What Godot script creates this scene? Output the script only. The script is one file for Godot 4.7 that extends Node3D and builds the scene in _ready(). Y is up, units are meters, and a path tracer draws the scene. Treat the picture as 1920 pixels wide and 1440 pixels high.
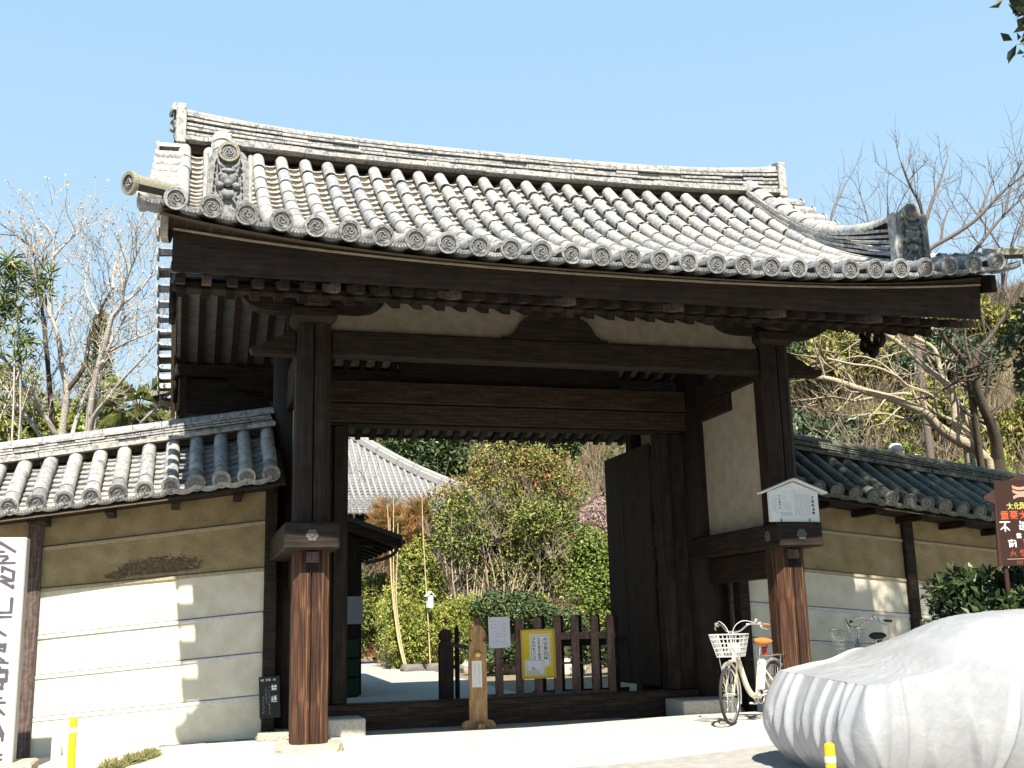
extends Node3D
# A temple gate with a tiled roof, plastered walls on both sides, a garden behind, a covered car and bicycles in front.
# x runs along the gate, y is up, z comes towards the street; the gate's front pillars stand at z = 0.

var names := {}
var M := {}
var rng := RandomNumberGenerator.new()
const SUN_TRAVEL := Vector3(0.147, -1.21, -1.0)


class MB:
	var st := SurfaceTool.new()
	var X := Transform3D.IDENTITY
	var group := -1
	var col := Color.WHITE
	var count := 0

	func _init():
		st.begin(Mesh.PRIMITIVE_TRIANGLES)

	func tri(a: Vector3, b: Vector3, c: Vector3):
		st.set_smooth_group(group)
		st.set_color(col)
		st.add_vertex(X * a)
		st.add_vertex(X * c)
		st.add_vertex(X * b)
		count += 1

	func quad(a: Vector3, b: Vector3, c: Vector3, d: Vector3):
		tri(a, b, c)
		tri(a, c, d)

	func box(c: Vector3, s: Vector3, bev := 0.0):
		var h := s * 0.5
		group = -1
		var k := minf(bev, minf(h.x, minf(h.y, h.z)) * 0.9)
		if k <= 0.0:
			hexa([c + Vector3(-h.x, -h.y, -h.z), c + Vector3(h.x, -h.y, -h.z), c + Vector3(h.x, h.y, -h.z), c + Vector3(-h.x, h.y, -h.z), c + Vector3(-h.x, -h.y, h.z), c + Vector3(h.x, -h.y, h.z), c + Vector3(h.x, h.y, h.z), c + Vector3(-h.x, h.y, h.z)])
			return
		# chamfered: each corner becomes three points
		var ax := [Vector3.RIGHT, Vector3.UP, Vector3.BACK]
		for i in 3:
			var u: Vector3 = ax[(i + 1) % 3]
			var v: Vector3 = ax[(i + 2) % 3]
			var w: Vector3 = ax[i]
			var hu := h.dot(u) - k
			var hv := h.dot(v) - k
			var hw := h.dot(w)
			for s2 in [-1.0, 1.0]:
				var o: Vector3 = c + w * hw * s2
				var q := [o - u * hu - v * hv, o + u * hu - v * hv, o + u * hu + v * hv, o - u * hu + v * hv]
				if s2 > 0:
					quad(q[0], q[1], q[2], q[3])
				else:
					quad(q[0], q[3], q[2], q[1])
				for s3 in [-1.0, 1.0]:
					# the edge between faces w and u
					var e1: Vector3 = c + w * hw * s2 + u * hu * s3 - v * hv
					var e2: Vector3 = c + w * (hw - k) * s2 + u * h.dot(u) * s3 - v * hv
					var up := v * 2.0 * hv
					if s2 * s3 > 0:
						quad(e1, e2, e2 + up, e1 + up)
					else:
						quad(e1, e1 + up, e2 + up, e2)
		for sx in [-1.0, 1.0]:
			for sy in [-1.0, 1.0]:
				for sz in [-1.0, 1.0]:
					var a := c + Vector3(h.x * sx, (h.y - k) * sy, (h.z - k) * sz)
					var b := c + Vector3((h.x - k) * sx, h.y * sy, (h.z - k) * sz)
					var d := c + Vector3((h.x - k) * sx, (h.y - k) * sy, h.z * sz)
					if sx * sy * sz > 0:
						tri(a, b, d)
					else:
						tri(a, d, b)

	func hexa(p: Array):
		# 0-3 back face (z-), 4-7 front face, each counted from low left, low right, high right, high left
		quad(p[4], p[5], p[6], p[7])
		quad(p[1], p[0], p[3], p[2])
		quad(p[0], p[4], p[7], p[3])
		quad(p[5], p[1], p[2], p[6])
		quad(p[7], p[6], p[2], p[3])
		quad(p[0], p[1], p[5], p[4])

	func bar(a: Vector3, b: Vector3, w: float, h: float, bev := 0.0):
		# a bar from a to b, w wide (level), h high
		var d := b - a
		var keep := X
		X = X * Transform3D(Basis.looking_at(d, Vector3.UP if absf(d.normalized().y) < 0.99 else Vector3.BACK), (a + b) * 0.5)
		box(Vector3.ZERO, Vector3(w, h, d.length()), bev)
		X = keep

	func tube(p: Array, r: Array, n := 8, caps := true, smooth := 1):
		var m := p.size()
		var rings := []
		var side := Vector3.ZERO
		for i in m:
			var d: Vector3 = (p[mini(i + 1, m - 1)] - p[maxi(i - 1, 0)]).normalized()
			if side == Vector3.ZERO:
				side = d.cross(Vector3.UP if absf(d.y) < 0.9 else Vector3.RIGHT).normalized()
			side = (side - d * side.dot(d)).normalized()
			var up := side.cross(d)
			var ring := []
			for k in n:
				var a := TAU * k / n
				ring.append(p[i] + (side * cos(a) + up * sin(a)) * float(r[i]))
			rings.append(ring)
		for i in m - 1:
			group = smooth
			for k in n:
				var k2 := (k + 1) % n
				quad(rings[i][k], rings[i][k2], rings[i + 1][k2], rings[i + 1][k])
		if caps:
			group = -1
			for k in range(1, n - 1):
				tri(rings[0][0], rings[0][k + 1], rings[0][k])
				tri(rings[m - 1][0], rings[m - 1][k], rings[m - 1][k + 1])

	func rod(a: Vector3, b: Vector3, r: float, n := 8):
		tube([a, b], [r, r], n)

	func lathe(prof: Array, n := 16, smooth := 1):
		# profile of Vector2(radius, height), from low to high, about the y axis
		for i in prof.size() - 1:
			group = smooth
			for k in n:
				var a := TAU * k / n
				var b := TAU * (k + 1) / n
				var p0: Vector2 = prof[i]
				var p1: Vector2 = prof[i + 1]
				quad(Vector3(cos(b) * p0.x, p0.y, sin(b) * p0.x), Vector3(cos(a) * p0.x, p0.y, sin(a) * p0.x), Vector3(cos(a) * p1.x, p1.y, sin(a) * p1.x), Vector3(cos(b) * p1.x, p1.y, sin(b) * p1.x))

	func prism(poly: PackedVector2Array, z0: float, z1: float):
		# the outline (counter-clockwise in xy) pushed from z0 to z1
		group = -1
		var ix := Geometry2D.triangulate_polygon(poly)
		var area := 0.0
		for i in poly.size():
			area += poly[i].cross(poly[(i + 1) % poly.size()])
		for i in range(0, ix.size(), 3):
			var a := poly[ix[i]]
			var b := poly[ix[i + 1]]
			var c := poly[ix[i + 2]]
			if (b - a).cross(c - a) < 0:
				var t := b
				b = c
				c = t
			tri(Vector3(a.x, a.y, z1), Vector3(b.x, b.y, z1), Vector3(c.x, c.y, z1))
			tri(Vector3(a.x, a.y, z0), Vector3(c.x, c.y, z0), Vector3(b.x, b.y, z0))
		for i in poly.size():
			var a := poly[i]
			var b := poly[(i + 1) % poly.size()]
			if area < 0:
				var t := a
				a = b
				b = t
			quad(Vector3(a.x, a.y, z0), Vector3(b.x, b.y, z0), Vector3(b.x, b.y, z1), Vector3(a.x, a.y, z1))

	func ball(c: Vector3, r: Vector3, n := 8, m := 5):
		group = 1
		for j in m:
			var t0 := PI * j / m - PI / 2
			var t1 := PI * (j + 1) / m - PI / 2
			for k in n:
				var a := TAU * k / n
				var b := TAU * (k + 1) / n
				var p := [Vector3(cos(t0) * cos(b), sin(t0), cos(t0) * sin(b)), Vector3(cos(t0) * cos(a), sin(t0), cos(t0) * sin(a)), Vector3(cos(t1) * cos(a), sin(t1), cos(t1) * sin(a)), Vector3(cos(t1) * cos(b), sin(t1), cos(t1) * sin(b))]
				if j > 0:
					tri(c + p[0] * r, c + p[1] * r, c + p[2] * r)
				if j < m - 1:
					tri(c + p[0] * r, c + p[2] * r, c + p[3] * r)

	func sheet(nu: int, nv: int, fn: Callable, smooth := 1, flip := false):
		# fn(u, v) with u, v in 0..1
		group = smooth
		var g := []
		for j in nv + 1:
			for i in nu + 1:
				g.append(fn.call(float(i) / nu, float(j) / nv))
		for j in nv:
			for i in nu:
				var a: Vector3 = g[j * (nu + 1) + i]
				var b: Vector3 = g[j * (nu + 1) + i + 1]
				var c: Vector3 = g[(j + 1) * (nu + 1) + i + 1]
				var d: Vector3 = g[(j + 1) * (nu + 1) + i]
				if flip:
					quad(a, d, c, b)
				else:
					quad(a, b, c, d)

	func done() -> ArrayMesh:
		st.generate_normals()
		st.index()
		return st.commit()


func numbered(called: String) -> String:
	if not names.has(called):
		names[called] = 0
		return called
	names[called] += 1
	return "%s_%03d" % [called, names[called]]


func tag(o: Node3D, label := "", category := "", group := "", kind := "") -> Node3D:
	if label: o.set_meta("label", label)
	if category: o.set_meta("category", category)
	if group: o.set_meta("group", group)
	if kind: o.set_meta("kind", kind)
	return o


func thing(called: String, label: String, category: String, at := Vector3.ZERO, turn := 0.0, group := "") -> Node3D:
	var o := Node3D.new()
	o.name = numbered(called)
	add_child(o)
	o.position = at
	o.rotation.y = turn
	return tag(o, label, category, group)


func put(called: String, mesh, m: Material, parent: Node3D = null, at := Transform3D.IDENTITY) -> MeshInstance3D:
	var o := MeshInstance3D.new()
	o.mesh = mesh.done() if mesh is MB else mesh
	o.material_override = null
	o.set_surface_override_material(0, m)
	o.transform = at
	if parent:
		o.name = called
		parent.add_child(o, true)
	else:
		o.name = numbered(called)
		add_child(o)
	return o


func setting(called: String, mesh, m: Material) -> MeshInstance3D:
	var o := put(called, mesh, m)
	o.set_meta("kind", "structure")
	return o


func part_box(called: String, c: Vector3, s: Vector3, m: Material, parent: Node3D, bev := 0.012) -> MeshInstance3D:
	var b := MB.new()
	b.box(c, s, bev)
	return put(called, b, m, parent)


func copy(o: Node3D, at: Vector3, turn: float, label := "", scaled := 1.0) -> Node3D:
	var c: Node3D = o.duplicate()
	c.name = numbered(str(o.name).rstrip("0123456789").rstrip("_"))
	add_child(c)
	c.position = at
	c.rotation.y = turn
	c.scale = Vector3.ONE * scaled
	if label: c.set_meta("label", label)
	return c


func scatter(called: String, mesh: Mesh, m: Material, where: Array, tints: Array, parent: Node3D = null) -> MultiMeshInstance3D:
	var mm := MultiMesh.new()
	mm.transform_format = MultiMesh.TRANSFORM_3D
	mm.use_colors = true
	mm.mesh = mesh
	mm.instance_count = where.size()
	for i in where.size():
		mm.set_instance_transform(i, where[i])
		mm.set_instance_color(i, tints[i])
	var o := MultiMeshInstance3D.new()
	o.multimesh = mm
	o.material_override = m
	o.set_meta("kind", "stuff")
	if parent:
		o.name = called
		parent.add_child(o, true)
	else:
		o.name = numbered(called)
		add_child(o)
	return o


func rnd(a: float, b: float) -> float:
	return rng.randf_range(a, b)


func rdir() -> Vector3:
	return Vector3(rng.randfn(), rng.randfn(), rng.randfn()).normalized()


func points(s: String) -> Array:
	# "x y z, x y z"
	var out := []
	for q in s.split(",", false):
		var f := q.strip_edges().split_floats(" ", false)
		out.append(Vector3(f[0], f[1], f[2]))
	return out


# ---------------------------------------------------------------- ground

func ground_y(x: float, z: float) -> float:
	var y := -0.08
	if z > 0.8:
		y -= minf((z - 0.8) * 0.045, 0.22) + maxf(0.0, z - 5.7) * 0.02
	if z > -2.0 and z < 9.0:
		y += 0.11 * smoothstep(-0.5, 2.0, x) * smoothstep(-2.0, -0.6, z)
	if x < -3.6 and z > -3.0:
		y -= minf((-3.6 - x) * 0.035, 0.2) * clampf((z + 3.0) / 1.0, 0.0, 1.0)
	if z < -3.0:
		y += minf(-z - 3.0, 14.0) * 0.024
	# the hill behind: near on the right, farther off behind the garden and on the left
	var back := maxf(0.0, -z - 27.0) * 0.42
	var right := maxf(0.0, (-z - 3.5) * 0.5 + (x - 9.0) * 0.16) * smoothstep(6.5 + maxf(0.0, -z - 8.0) * 0.38, 11.0 + maxf(0.0, -z - 8.0) * 0.38, x)
	var left := maxf(0.0, (-z - 9.5)) * 0.40 * smoothstep(-3.6, -6.5, x)
	var h := minf(back, 14.0) * smoothstep(-30.0, -6.0, x) + minf(left, 7.5) * (1.0 - smoothstep(-30.0, -6.0, x))
	h = maxf(h, minf(left, 7.5))
	h = maxf(h, minf(right, 13.0))
	return y + h


func on_ground(x: float, z: float) -> Vector3:
	return Vector3(x, ground_y(x, z), z)


# ---------------------------------------------------------------- materials

func noise_bytes(seed_: int, freq: float, oct: int, w: int, h: int, kind := FastNoiseLite.TYPE_SIMPLEX_SMOOTH) -> PackedByteArray:
	var n := FastNoiseLite.new()
	n.seed = seed_
	n.noise_type = kind
	n.frequency = freq
	n.fractal_octaves = oct
	var im := n.get_seamless_image(w, h)
	im.convert(Image.FORMAT_L8)
	return im.get_data()


func grown(data: PackedByteArray, w: int, h: int, size: int) -> PackedByteArray:
	if w == size and h == size:
		return data
	var im := Image.create_from_data(w, h, false, Image.FORMAT_L8, data)
	im.resize(size, size, Image.INTERPOLATE_CUBIC)
	return im.get_data()


# colours are linear albedos; «a» and «b» are byte fields mixed by «share»
func paint(a: PackedByteArray, b: PackedByteArray, share: float, size: int, stops: Array) -> ImageTexture:
	var g := Gradient.new()
	g.offsets = PackedFloat32Array(stops.map(func(s): return s[0]))
	g.colors = PackedColorArray(stops.map(func(s): return s[1]))
	var lut := []
	for i in 256:
		var c := g.sample(i / 255.0).linear_to_srgb()
		lut.append([int(clampf(c.r, 0, 1) * 255), int(clampf(c.g, 0, 1) * 255), int(clampf(c.b, 0, 1) * 255)])
	var out := PackedByteArray()
	out.resize(size * size * 3)
	var k := int(share * 256)
	for i in size * size:
		var v: int = (a[i] * (256 - k) + b[i] * k) >> 8
		var c: Array = lut[v]
		out[i * 3] = c[0]
		out[i * 3 + 1] = c[1]
		out[i * 3 + 2] = c[2]
	return ImageTexture.create_from_image(Image.create_from_data(size, size, false, Image.FORMAT_RGB8, out))


func grey_tex(a: PackedByteArray, size: int) -> ImageTexture:
	return ImageTexture.create_from_image(Image.create_from_data(size, size, false, Image.FORMAT_L8, a))


func mat(called: String, tex: Texture2D, tint: Color, rough: float, per_metre := 1.0, bump: Texture2D = null, cm := 0.0, world := true) -> StandardMaterial3D:
	var m := StandardMaterial3D.new()
	m.resource_name = called
	m.albedo_color = tint.linear_to_srgb()
	m.roughness = rough
	m.metallic_specular = 0.35
	if tex:
		m.albedo_texture = tex
	if tex or bump:
		m.uv1_triplanar = true
		m.uv1_world_triplanar = world
		m.uv1_scale = Vector3.ONE * per_metre
	if bump:
		m.heightmap_enabled = true
		m.heightmap_texture = bump
		m.heightmap_scale = cm
	M[called] = m
	return m


func grey(v: float) -> Color:
	return Color(v, v, v)


func build_materials():
	var S := 512
	var coarse := noise_bytes(3, 0.008, 4, S, S)
	var mid := noise_bytes(5, 0.022, 5, S, S)
	var fine := noise_bytes(9, 0.09, 3, S, S)
	var cell := noise_bytes(12, 0.06, 2, S, S, FastNoiseLite.TYPE_CELLULAR)
	var grain_h := grown(noise_bytes(21, 0.05, 4, 32, S), 32, S, S)
	var grain_v := grown(noise_bytes(22, 0.05, 4, S, 24), S, 24, S)
	var grain_v2 := grown(noise_bytes(23, 0.14, 2, S, 10), S, 10, S)
	var streak := grown(noise_bytes(24, 0.03, 5, S, 20), S, 20, S)
	var f_fine := grey_tex(fine, S)
	var f_mid := grey_tex(mid, S)
	var f_cell := grey_tex(cell, S)
	var f_gh := grey_tex(grain_h, S)
	var f_gv := grey_tex(grain_v, S)
	var f_gv2 := grey_tex(grain_v2, S)
	# roof tiles: silver grey smoked clay, lichen and old stains
	var soft := noise_bytes(31, 0.014, 3, S, S)
	var soft2 := noise_bytes(32, 0.030, 2, S, S)
	var tile := paint(soft, soft2, 0.35, S, [[0.2, Color(0.15, 0.155, 0.165)], [0.38, Color(0.26, 0.263, 0.268)], [0.55, Color(0.335, 0.335, 0.33)], [0.75, Color(0.42, 0.415, 0.395)]])
	var tile2 := paint(soft2, soft, 0.55, S, [[0.25, Color(0.13, 0.135, 0.145)], [0.42, Color(0.225, 0.23, 0.24)], [0.56, Color(0.33, 0.33, 0.325)], [0.72, Color(0.41, 0.40, 0.375)], [0.82, Color(0.42, 0.37, 0.29)]])
	var tints := [Color(1.0, 1.0, 1.0), Color(0.92, 0.93, 0.95), Color(1.06, 1.05, 1.03), Color(0.84, 0.86, 0.90), Color(1.03, 1.0, 0.95), Color(0.97, 0.97, 0.97)]
	for i in 6:
		mat("tile%d" % i, tile if i % 2 == 0 else tile2, tints[i], 0.62, 1.15 + 0.11 * i, f_fine, 0.07)
	for i in 3:  # moss-green tint, with the right wall's tree shade put into the tone
		mat("shade_moss_tile%d" % i, paint(mid, fine, 0.3, S, [[0.2, Color(0.05, 0.055, 0.052)], [0.45, Color(0.10, 0.108, 0.10)], [0.62, Color(0.15, 0.158, 0.125)], [0.8, Color(0.21, 0.21, 0.15)]]) if i == 0 else M.shade_moss_tile0.albedo_texture, grey(1.0 - 0.12 * i), 0.7, 1.1 + 0.2 * i, f_fine, 0.3)
	mat("tile_bare", tile2, Color(0.80, 0.80, 0.83), 0.5, 2.2, f_fine, 0.12)
	mat("tile_end", tile2, Color(0.62, 0.64, 0.66), 0.6, 2.2, f_fine, 0.12)
	mat("tile_field", paint(mid, fine, 0.3, S, [[0.2, Color(0.13, 0.133, 0.138)], [0.8, Color(0.19, 0.19, 0.19)]]), grey(1), 0.5, 2.0)
	mat("tile_yellow", paint(mid, fine, 0.4, S, [[0.2, Color(0.14, 0.135, 0.105)], [0.5, Color(0.23, 0.22, 0.165)], [0.8, Color(0.32, 0.30, 0.225)]]), grey(1), 0.7, 3.0, f_fine, 0.2)
	mat("clay", paint(mid, fine, 0.5, S, [[0.2, Color(0.03, 0.025, 0.02)], [0.8, Color(0.12, 0.09, 0.06)]]), grey(1), 0.9, 2.0, f_fine, 0.4)
	# old timber
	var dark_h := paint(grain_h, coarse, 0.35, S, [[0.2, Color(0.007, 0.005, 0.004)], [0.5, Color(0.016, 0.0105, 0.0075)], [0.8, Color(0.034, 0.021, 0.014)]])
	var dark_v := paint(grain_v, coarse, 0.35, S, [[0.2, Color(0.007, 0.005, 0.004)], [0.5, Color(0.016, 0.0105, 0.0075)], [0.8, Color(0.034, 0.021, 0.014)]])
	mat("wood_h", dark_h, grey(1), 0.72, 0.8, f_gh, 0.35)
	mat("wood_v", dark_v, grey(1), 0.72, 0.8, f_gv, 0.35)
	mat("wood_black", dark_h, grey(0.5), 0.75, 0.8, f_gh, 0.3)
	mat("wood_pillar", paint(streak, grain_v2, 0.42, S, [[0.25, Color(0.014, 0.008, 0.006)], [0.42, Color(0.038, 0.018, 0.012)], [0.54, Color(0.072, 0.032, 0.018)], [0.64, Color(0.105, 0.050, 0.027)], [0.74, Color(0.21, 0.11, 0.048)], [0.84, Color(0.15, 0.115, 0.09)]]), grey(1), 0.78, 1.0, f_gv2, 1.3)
	mat("wood_red", paint(grain_h, mid, 0.3, S, [[0.2, Color(0.015, 0.009, 0.006)], [0.5, Color(0.030, 0.0185, 0.012)], [0.8, Color(0.058, 0.036, 0.023)]]), grey(1), 0.7, 0.9, f_gh, 0.3)
	mat("wood_pale", paint(grain_v, mid, 0.3, S, [[0.2, Color(0.20, 0.115, 0.05)], [0.5, Color(0.31, 0.185, 0.085)], [0.8, Color(0.42, 0.27, 0.14)]]), grey(1), 0.6, 1.6, f_gv, 0.15)
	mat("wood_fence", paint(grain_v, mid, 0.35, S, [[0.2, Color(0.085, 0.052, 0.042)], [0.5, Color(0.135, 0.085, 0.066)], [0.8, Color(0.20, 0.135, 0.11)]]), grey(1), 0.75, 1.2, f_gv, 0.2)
	mat("wood_grey", paint(grain_v, mid, 0.4, S, [[0.2, Color(0.035, 0.024, 0.022)], [0.5, Color(0.075, 0.053, 0.048)], [0.8, Color(0.13, 0.10, 0.09)]]), grey(1), 0.8, 1.2, f_gv, 0.3)
	mat("board_pale", paint(grain_h, mid, 0.4, S, [[0.2, Color(0.22, 0.18, 0.12)], [0.5, Color(0.36, 0.31, 0.23)], [0.8, Color(0.47, 0.42, 0.33)]]), grey(1), 0.8, 1.2, f_gh, 0.2)
	mat("board_white", paint(coarse, grain_h, 0.5, S, [[0.2, Color(0.10, 0.10, 0.10)], [0.5, Color(0.19, 0.19, 0.19)], [0.8, Color(0.27, 0.27, 0.27)]]), grey(1), 0.9, 0.9)
	# plaster
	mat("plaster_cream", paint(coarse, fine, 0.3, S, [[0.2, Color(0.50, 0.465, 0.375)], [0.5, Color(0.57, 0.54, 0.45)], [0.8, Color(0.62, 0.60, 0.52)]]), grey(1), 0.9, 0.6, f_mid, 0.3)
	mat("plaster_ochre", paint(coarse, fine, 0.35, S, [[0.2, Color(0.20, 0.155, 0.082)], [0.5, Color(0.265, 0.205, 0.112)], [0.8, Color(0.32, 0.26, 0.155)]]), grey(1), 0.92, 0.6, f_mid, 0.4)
	mat("plaster_stain", paint(mid, fine, 0.45, S, [[0.2, Color(0.07, 0.045, 0.03)], [0.6, Color(0.13, 0.095, 0.065)], [0.85, Color(0.24, 0.19, 0.12)]]), grey(1), 0.95, 1.4, f_fine, 0.5)
	mat("ochre_line", paint(mid, fine, 0.5, S, [[0.2, Color(0.24, 0.195, 0.115)], [0.8, Color(0.42, 0.36, 0.25)]]), grey(1), 0.9, 1.5)
	mat("plaster_line", paint(mid, fine, 0.5, S, [[0.2, Color(0.42, 0.43, 0.44)], [0.8, Color(0.62, 0.62, 0.62)]]), grey(1), 0.9, 1.5)
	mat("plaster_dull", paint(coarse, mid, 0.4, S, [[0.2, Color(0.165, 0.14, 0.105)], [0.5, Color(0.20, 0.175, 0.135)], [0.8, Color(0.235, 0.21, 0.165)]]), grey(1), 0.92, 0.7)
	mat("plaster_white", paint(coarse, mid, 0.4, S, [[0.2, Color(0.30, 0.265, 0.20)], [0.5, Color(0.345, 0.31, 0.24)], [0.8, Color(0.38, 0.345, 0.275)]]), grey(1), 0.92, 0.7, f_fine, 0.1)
	# stone and ground
	mat("stone_warm", paint(mid, fine, 0.45, S, [[0.2, Color(0.22, 0.19, 0.14)], [0.5, Color(0.38, 0.34, 0.27)], [0.8, Color(0.55, 0.50, 0.42)]]), grey(1), 0.85, 1.6, f_mid, 1.6)
	mat("stone_cut", paint(mid, fine, 0.6, S, [[0.2, Color(0.26, 0.25, 0.22)], [0.5, Color(0.38, 0.37, 0.34)], [0.8, Color(0.50, 0.49, 0.46)]]), grey(1), 0.8, 1.6, f_fine, 0.3)
	mat("stone_dark", paint(mid, fine, 0.6, S, [[0.2, Color(0.09, 0.085, 0.08)], [0.8, Color(0.20, 0.19, 0.18)]]), grey(1), 0.85, 1.6, f_fine, 0.3)
	mat("tile_far", paint(mid, fine, 0.4, S, [[0.2, Color(0.15, 0.155, 0.165)], [0.8, Color(0.23, 0.235, 0.24)]]), grey(1), 0.6, 0.8)
	mat("tile_far_pale", paint(mid, fine, 0.4, S, [[0.2, Color(0.20, 0.205, 0.21)], [0.8, Color(0.30, 0.30, 0.30)]]), grey(1), 0.6, 0.8)
	mat("granite", paint(cell, fine, 0.75, S, [[0.3, Color(0.24, 0.235, 0.23)], [0.45, Color(0.40, 0.395, 0.38)], [0.7, Color(0.50, 0.49, 0.47)]]), grey(1), 0.75, 2.4)
	mat("paving", paint(coarse, fine, 0.35, S, [[0.2, Color(0.38, 0.37, 0.34)], [0.5, Color(0.45, 0.435, 0.40)], [0.8, Color(0.50, 0.485, 0.45)]]), grey(1), 0.9, 0.45, f_fine, 0.4)
	mat("earth", paint(mid, fine, 0.5, S, [[0.2, Color(0.10, 0.085, 0.055)], [0.5, Color(0.20, 0.165, 0.11)], [0.8, Color(0.30, 0.25, 0.18)]]), grey(1), 0.95, 0.5, f_mid, 3.0)
	mat("gravel", paint(cell, fine, 0.55, S, [[0.2, Color(0.22, 0.21, 0.19)], [0.5, Color(0.42, 0.40, 0.37)], [0.8, Color(0.60, 0.58, 0.54)]]), grey(1), 0.95, 2.2, f_cell, 1.2)
	mat("asphalt", paint(coarse, fine, 0.5, S, [[0.2, Color(0.22, 0.22, 0.215)], [0.5, Color(0.28, 0.275, 0.265)], [0.8, Color(0.34, 0.335, 0.32)]]), grey(1), 0.92, 1.0, f_fine, 0.5)
	# plants
	mat("bark_light", paint(mid, fine, 0.4, S, [[0.2, Color(0.20, 0.16, 0.11)], [0.5, Color(0.36, 0.30, 0.22)], [0.8, Color(0.50, 0.44, 0.34)]]), grey(1), 0.9, 2.5, f_mid, 0.8)
	mat("bark_pale", paint(mid, fine, 0.4, S, [[0.2, Color(0.25, 0.23, 0.20)], [0.5, Color(0.42, 0.39, 0.35)], [0.8, Color(0.55, 0.52, 0.48)]]), grey(1), 0.9, 2.5, f_mid, 0.8)
	mat("bark_dark", paint(mid, fine, 0.4, S, [[0.2, Color(0.035, 0.028, 0.022)], [0.5, Color(0.085, 0.07, 0.055)], [0.8, Color(0.15, 0.125, 0.095)]]), grey(1), 0.9, 2.5, f_mid, 0.8)
	mat("bark_mid", paint(mid, fine, 0.4, S, [[0.2, Color(0.075, 0.062, 0.058)], [0.8, Color(0.20, 0.17, 0.155)]]), grey(1), 0.9, 2.5)
	mat("bamboo", paint(grain_v, mid, 0.5, S, [[0.2, Color(0.40, 0.32, 0.17)], [0.8, Color(0.58, 0.50, 0.30)]]), grey(1), 0.5, 2.0)
	var leaf := mat("leaf", null, grey(1), 0.42)
	leaf.vertex_color_use_as_albedo = true
	leaf.cull_mode = BaseMaterial3D.CULL_DISABLED
	leaf.backlight_enabled = true
	leaf.backlight = Color(0.10, 0.14, 0.03)
	var dry := mat("twig", null, grey(1), 0.9)
	dry.vertex_color_use_as_albedo = true
	dry.cull_mode = BaseMaterial3D.CULL_DISABLED
	# made things
	var cover := mat("car_cover", paint(coarse, fine, 0.3, S, [[0.2, Color(0.34, 0.352, 0.375)], [0.8, Color(0.41, 0.422, 0.445)]]), grey(1), 0.42, 0.7, f_mid, 0.5)
	cover.metallic = 0.35
	cover.metallic_specular = 0.5
	mat("chrome", null, Color(0.72, 0.72, 0.72), 0.22).metallic = 0.95
	mat("alloy", null, Color(0.55, 0.55, 0.55), 0.4).metallic = 0.8
	mat("cream_paint", null, Color(0.72, 0.68, 0.52), 0.28)
	mat("white_plastic", null, Color(0.70, 0.70, 0.69), 0.4)
	mat("grey_plastic", null, Color(0.30, 0.31, 0.32), 0.5)
	mat("pale_plastic", null, Color(0.50, 0.50, 0.51), 0.4)
	mat("rubber", null, Color(0.028, 0.028, 0.03), 0.7)
	mat("tan_leather", f_paint_leather(mid, fine, S), grey(1), 0.38, 6.0)
	mat("red_lens", null, Color(0.45, 0.02, 0.015), 0.2)
	mat("blue_paint", null, Color(0.05, 0.14, 0.22), 0.3)
	mat("yellow_post", null, Color(0.80, 0.42, 0.015), 0.42)
	mat("white_band", null, Color(0.75, 0.75, 0.74), 0.35)
	mat("white_paint", paint(mid, fine, 0.4, S, [[0.2, Color(0.58, 0.58, 0.56)], [0.8, Color(0.72, 0.72, 0.70)]]), grey(1), 0.6, 1.5)
	mat("brass", null, Color(0.60, 0.42, 0.10), 0.35).metallic = 0.7
	mat("iron", paint(mid, fine, 0.5, S, [[0.2, Color(0.03, 0.03, 0.033)], [0.8, Color(0.085, 0.08, 0.08)]]), grey(1), 0.6, 4.0)
	mat("iron_pale", paint(mid, fine, 0.5, S, [[0.2, Color(0.06, 0.058, 0.058)], [0.8, Color(0.12, 0.11, 0.105)]]), grey(1), 0.6, 6.0)
	mat("sign_brown", null, Color(0.045, 0.022, 0.016), 0.35)  # brown plate, darkened so its colour carries the tree's shade
	mat("black_board", null, Color(0.022, 0.024, 0.026), 0.5)
	mat("green_plastic", null, Color(0.008, 0.034, 0.014), 0.5)
	mat("red_cloth", null, Color(0.15, 0.02, 0.03), 0.8)
	mat("yellow_frame", paint(grain_v, mid, 0.5, S, [[0.2, Color(0.48, 0.28, 0.06)], [0.8, Color(0.62, 0.40, 0.11)]]), grey(1), 0.45, 3.0)
	mat("rope", null, Color(0.36, 0.30, 0.18), 0.8)
	mat("frosted", null, Color(0.75, 0.75, 0.74), 0.3)


func f_paint_leather(a: PackedByteArray, b: PackedByteArray, s: int) -> ImageTexture:
	return paint(a, b, 0.4, s, [[0.2, Color(0.34, 0.12, 0.03)], [0.8, Color(0.48, 0.19, 0.055)]])


func flat(im: Image, rough := 0.6) -> StandardMaterial3D:
	var m := StandardMaterial3D.new()
	m.albedo_texture = ImageTexture.create_from_image(im)
	m.roughness = rough
	m.texture_repeat = false
	m.metallic_specular = 0.3
	return m


# ---------------------------------------------------------------- lettering: each sign is a few strokes on a 10 by 10 grid

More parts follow.
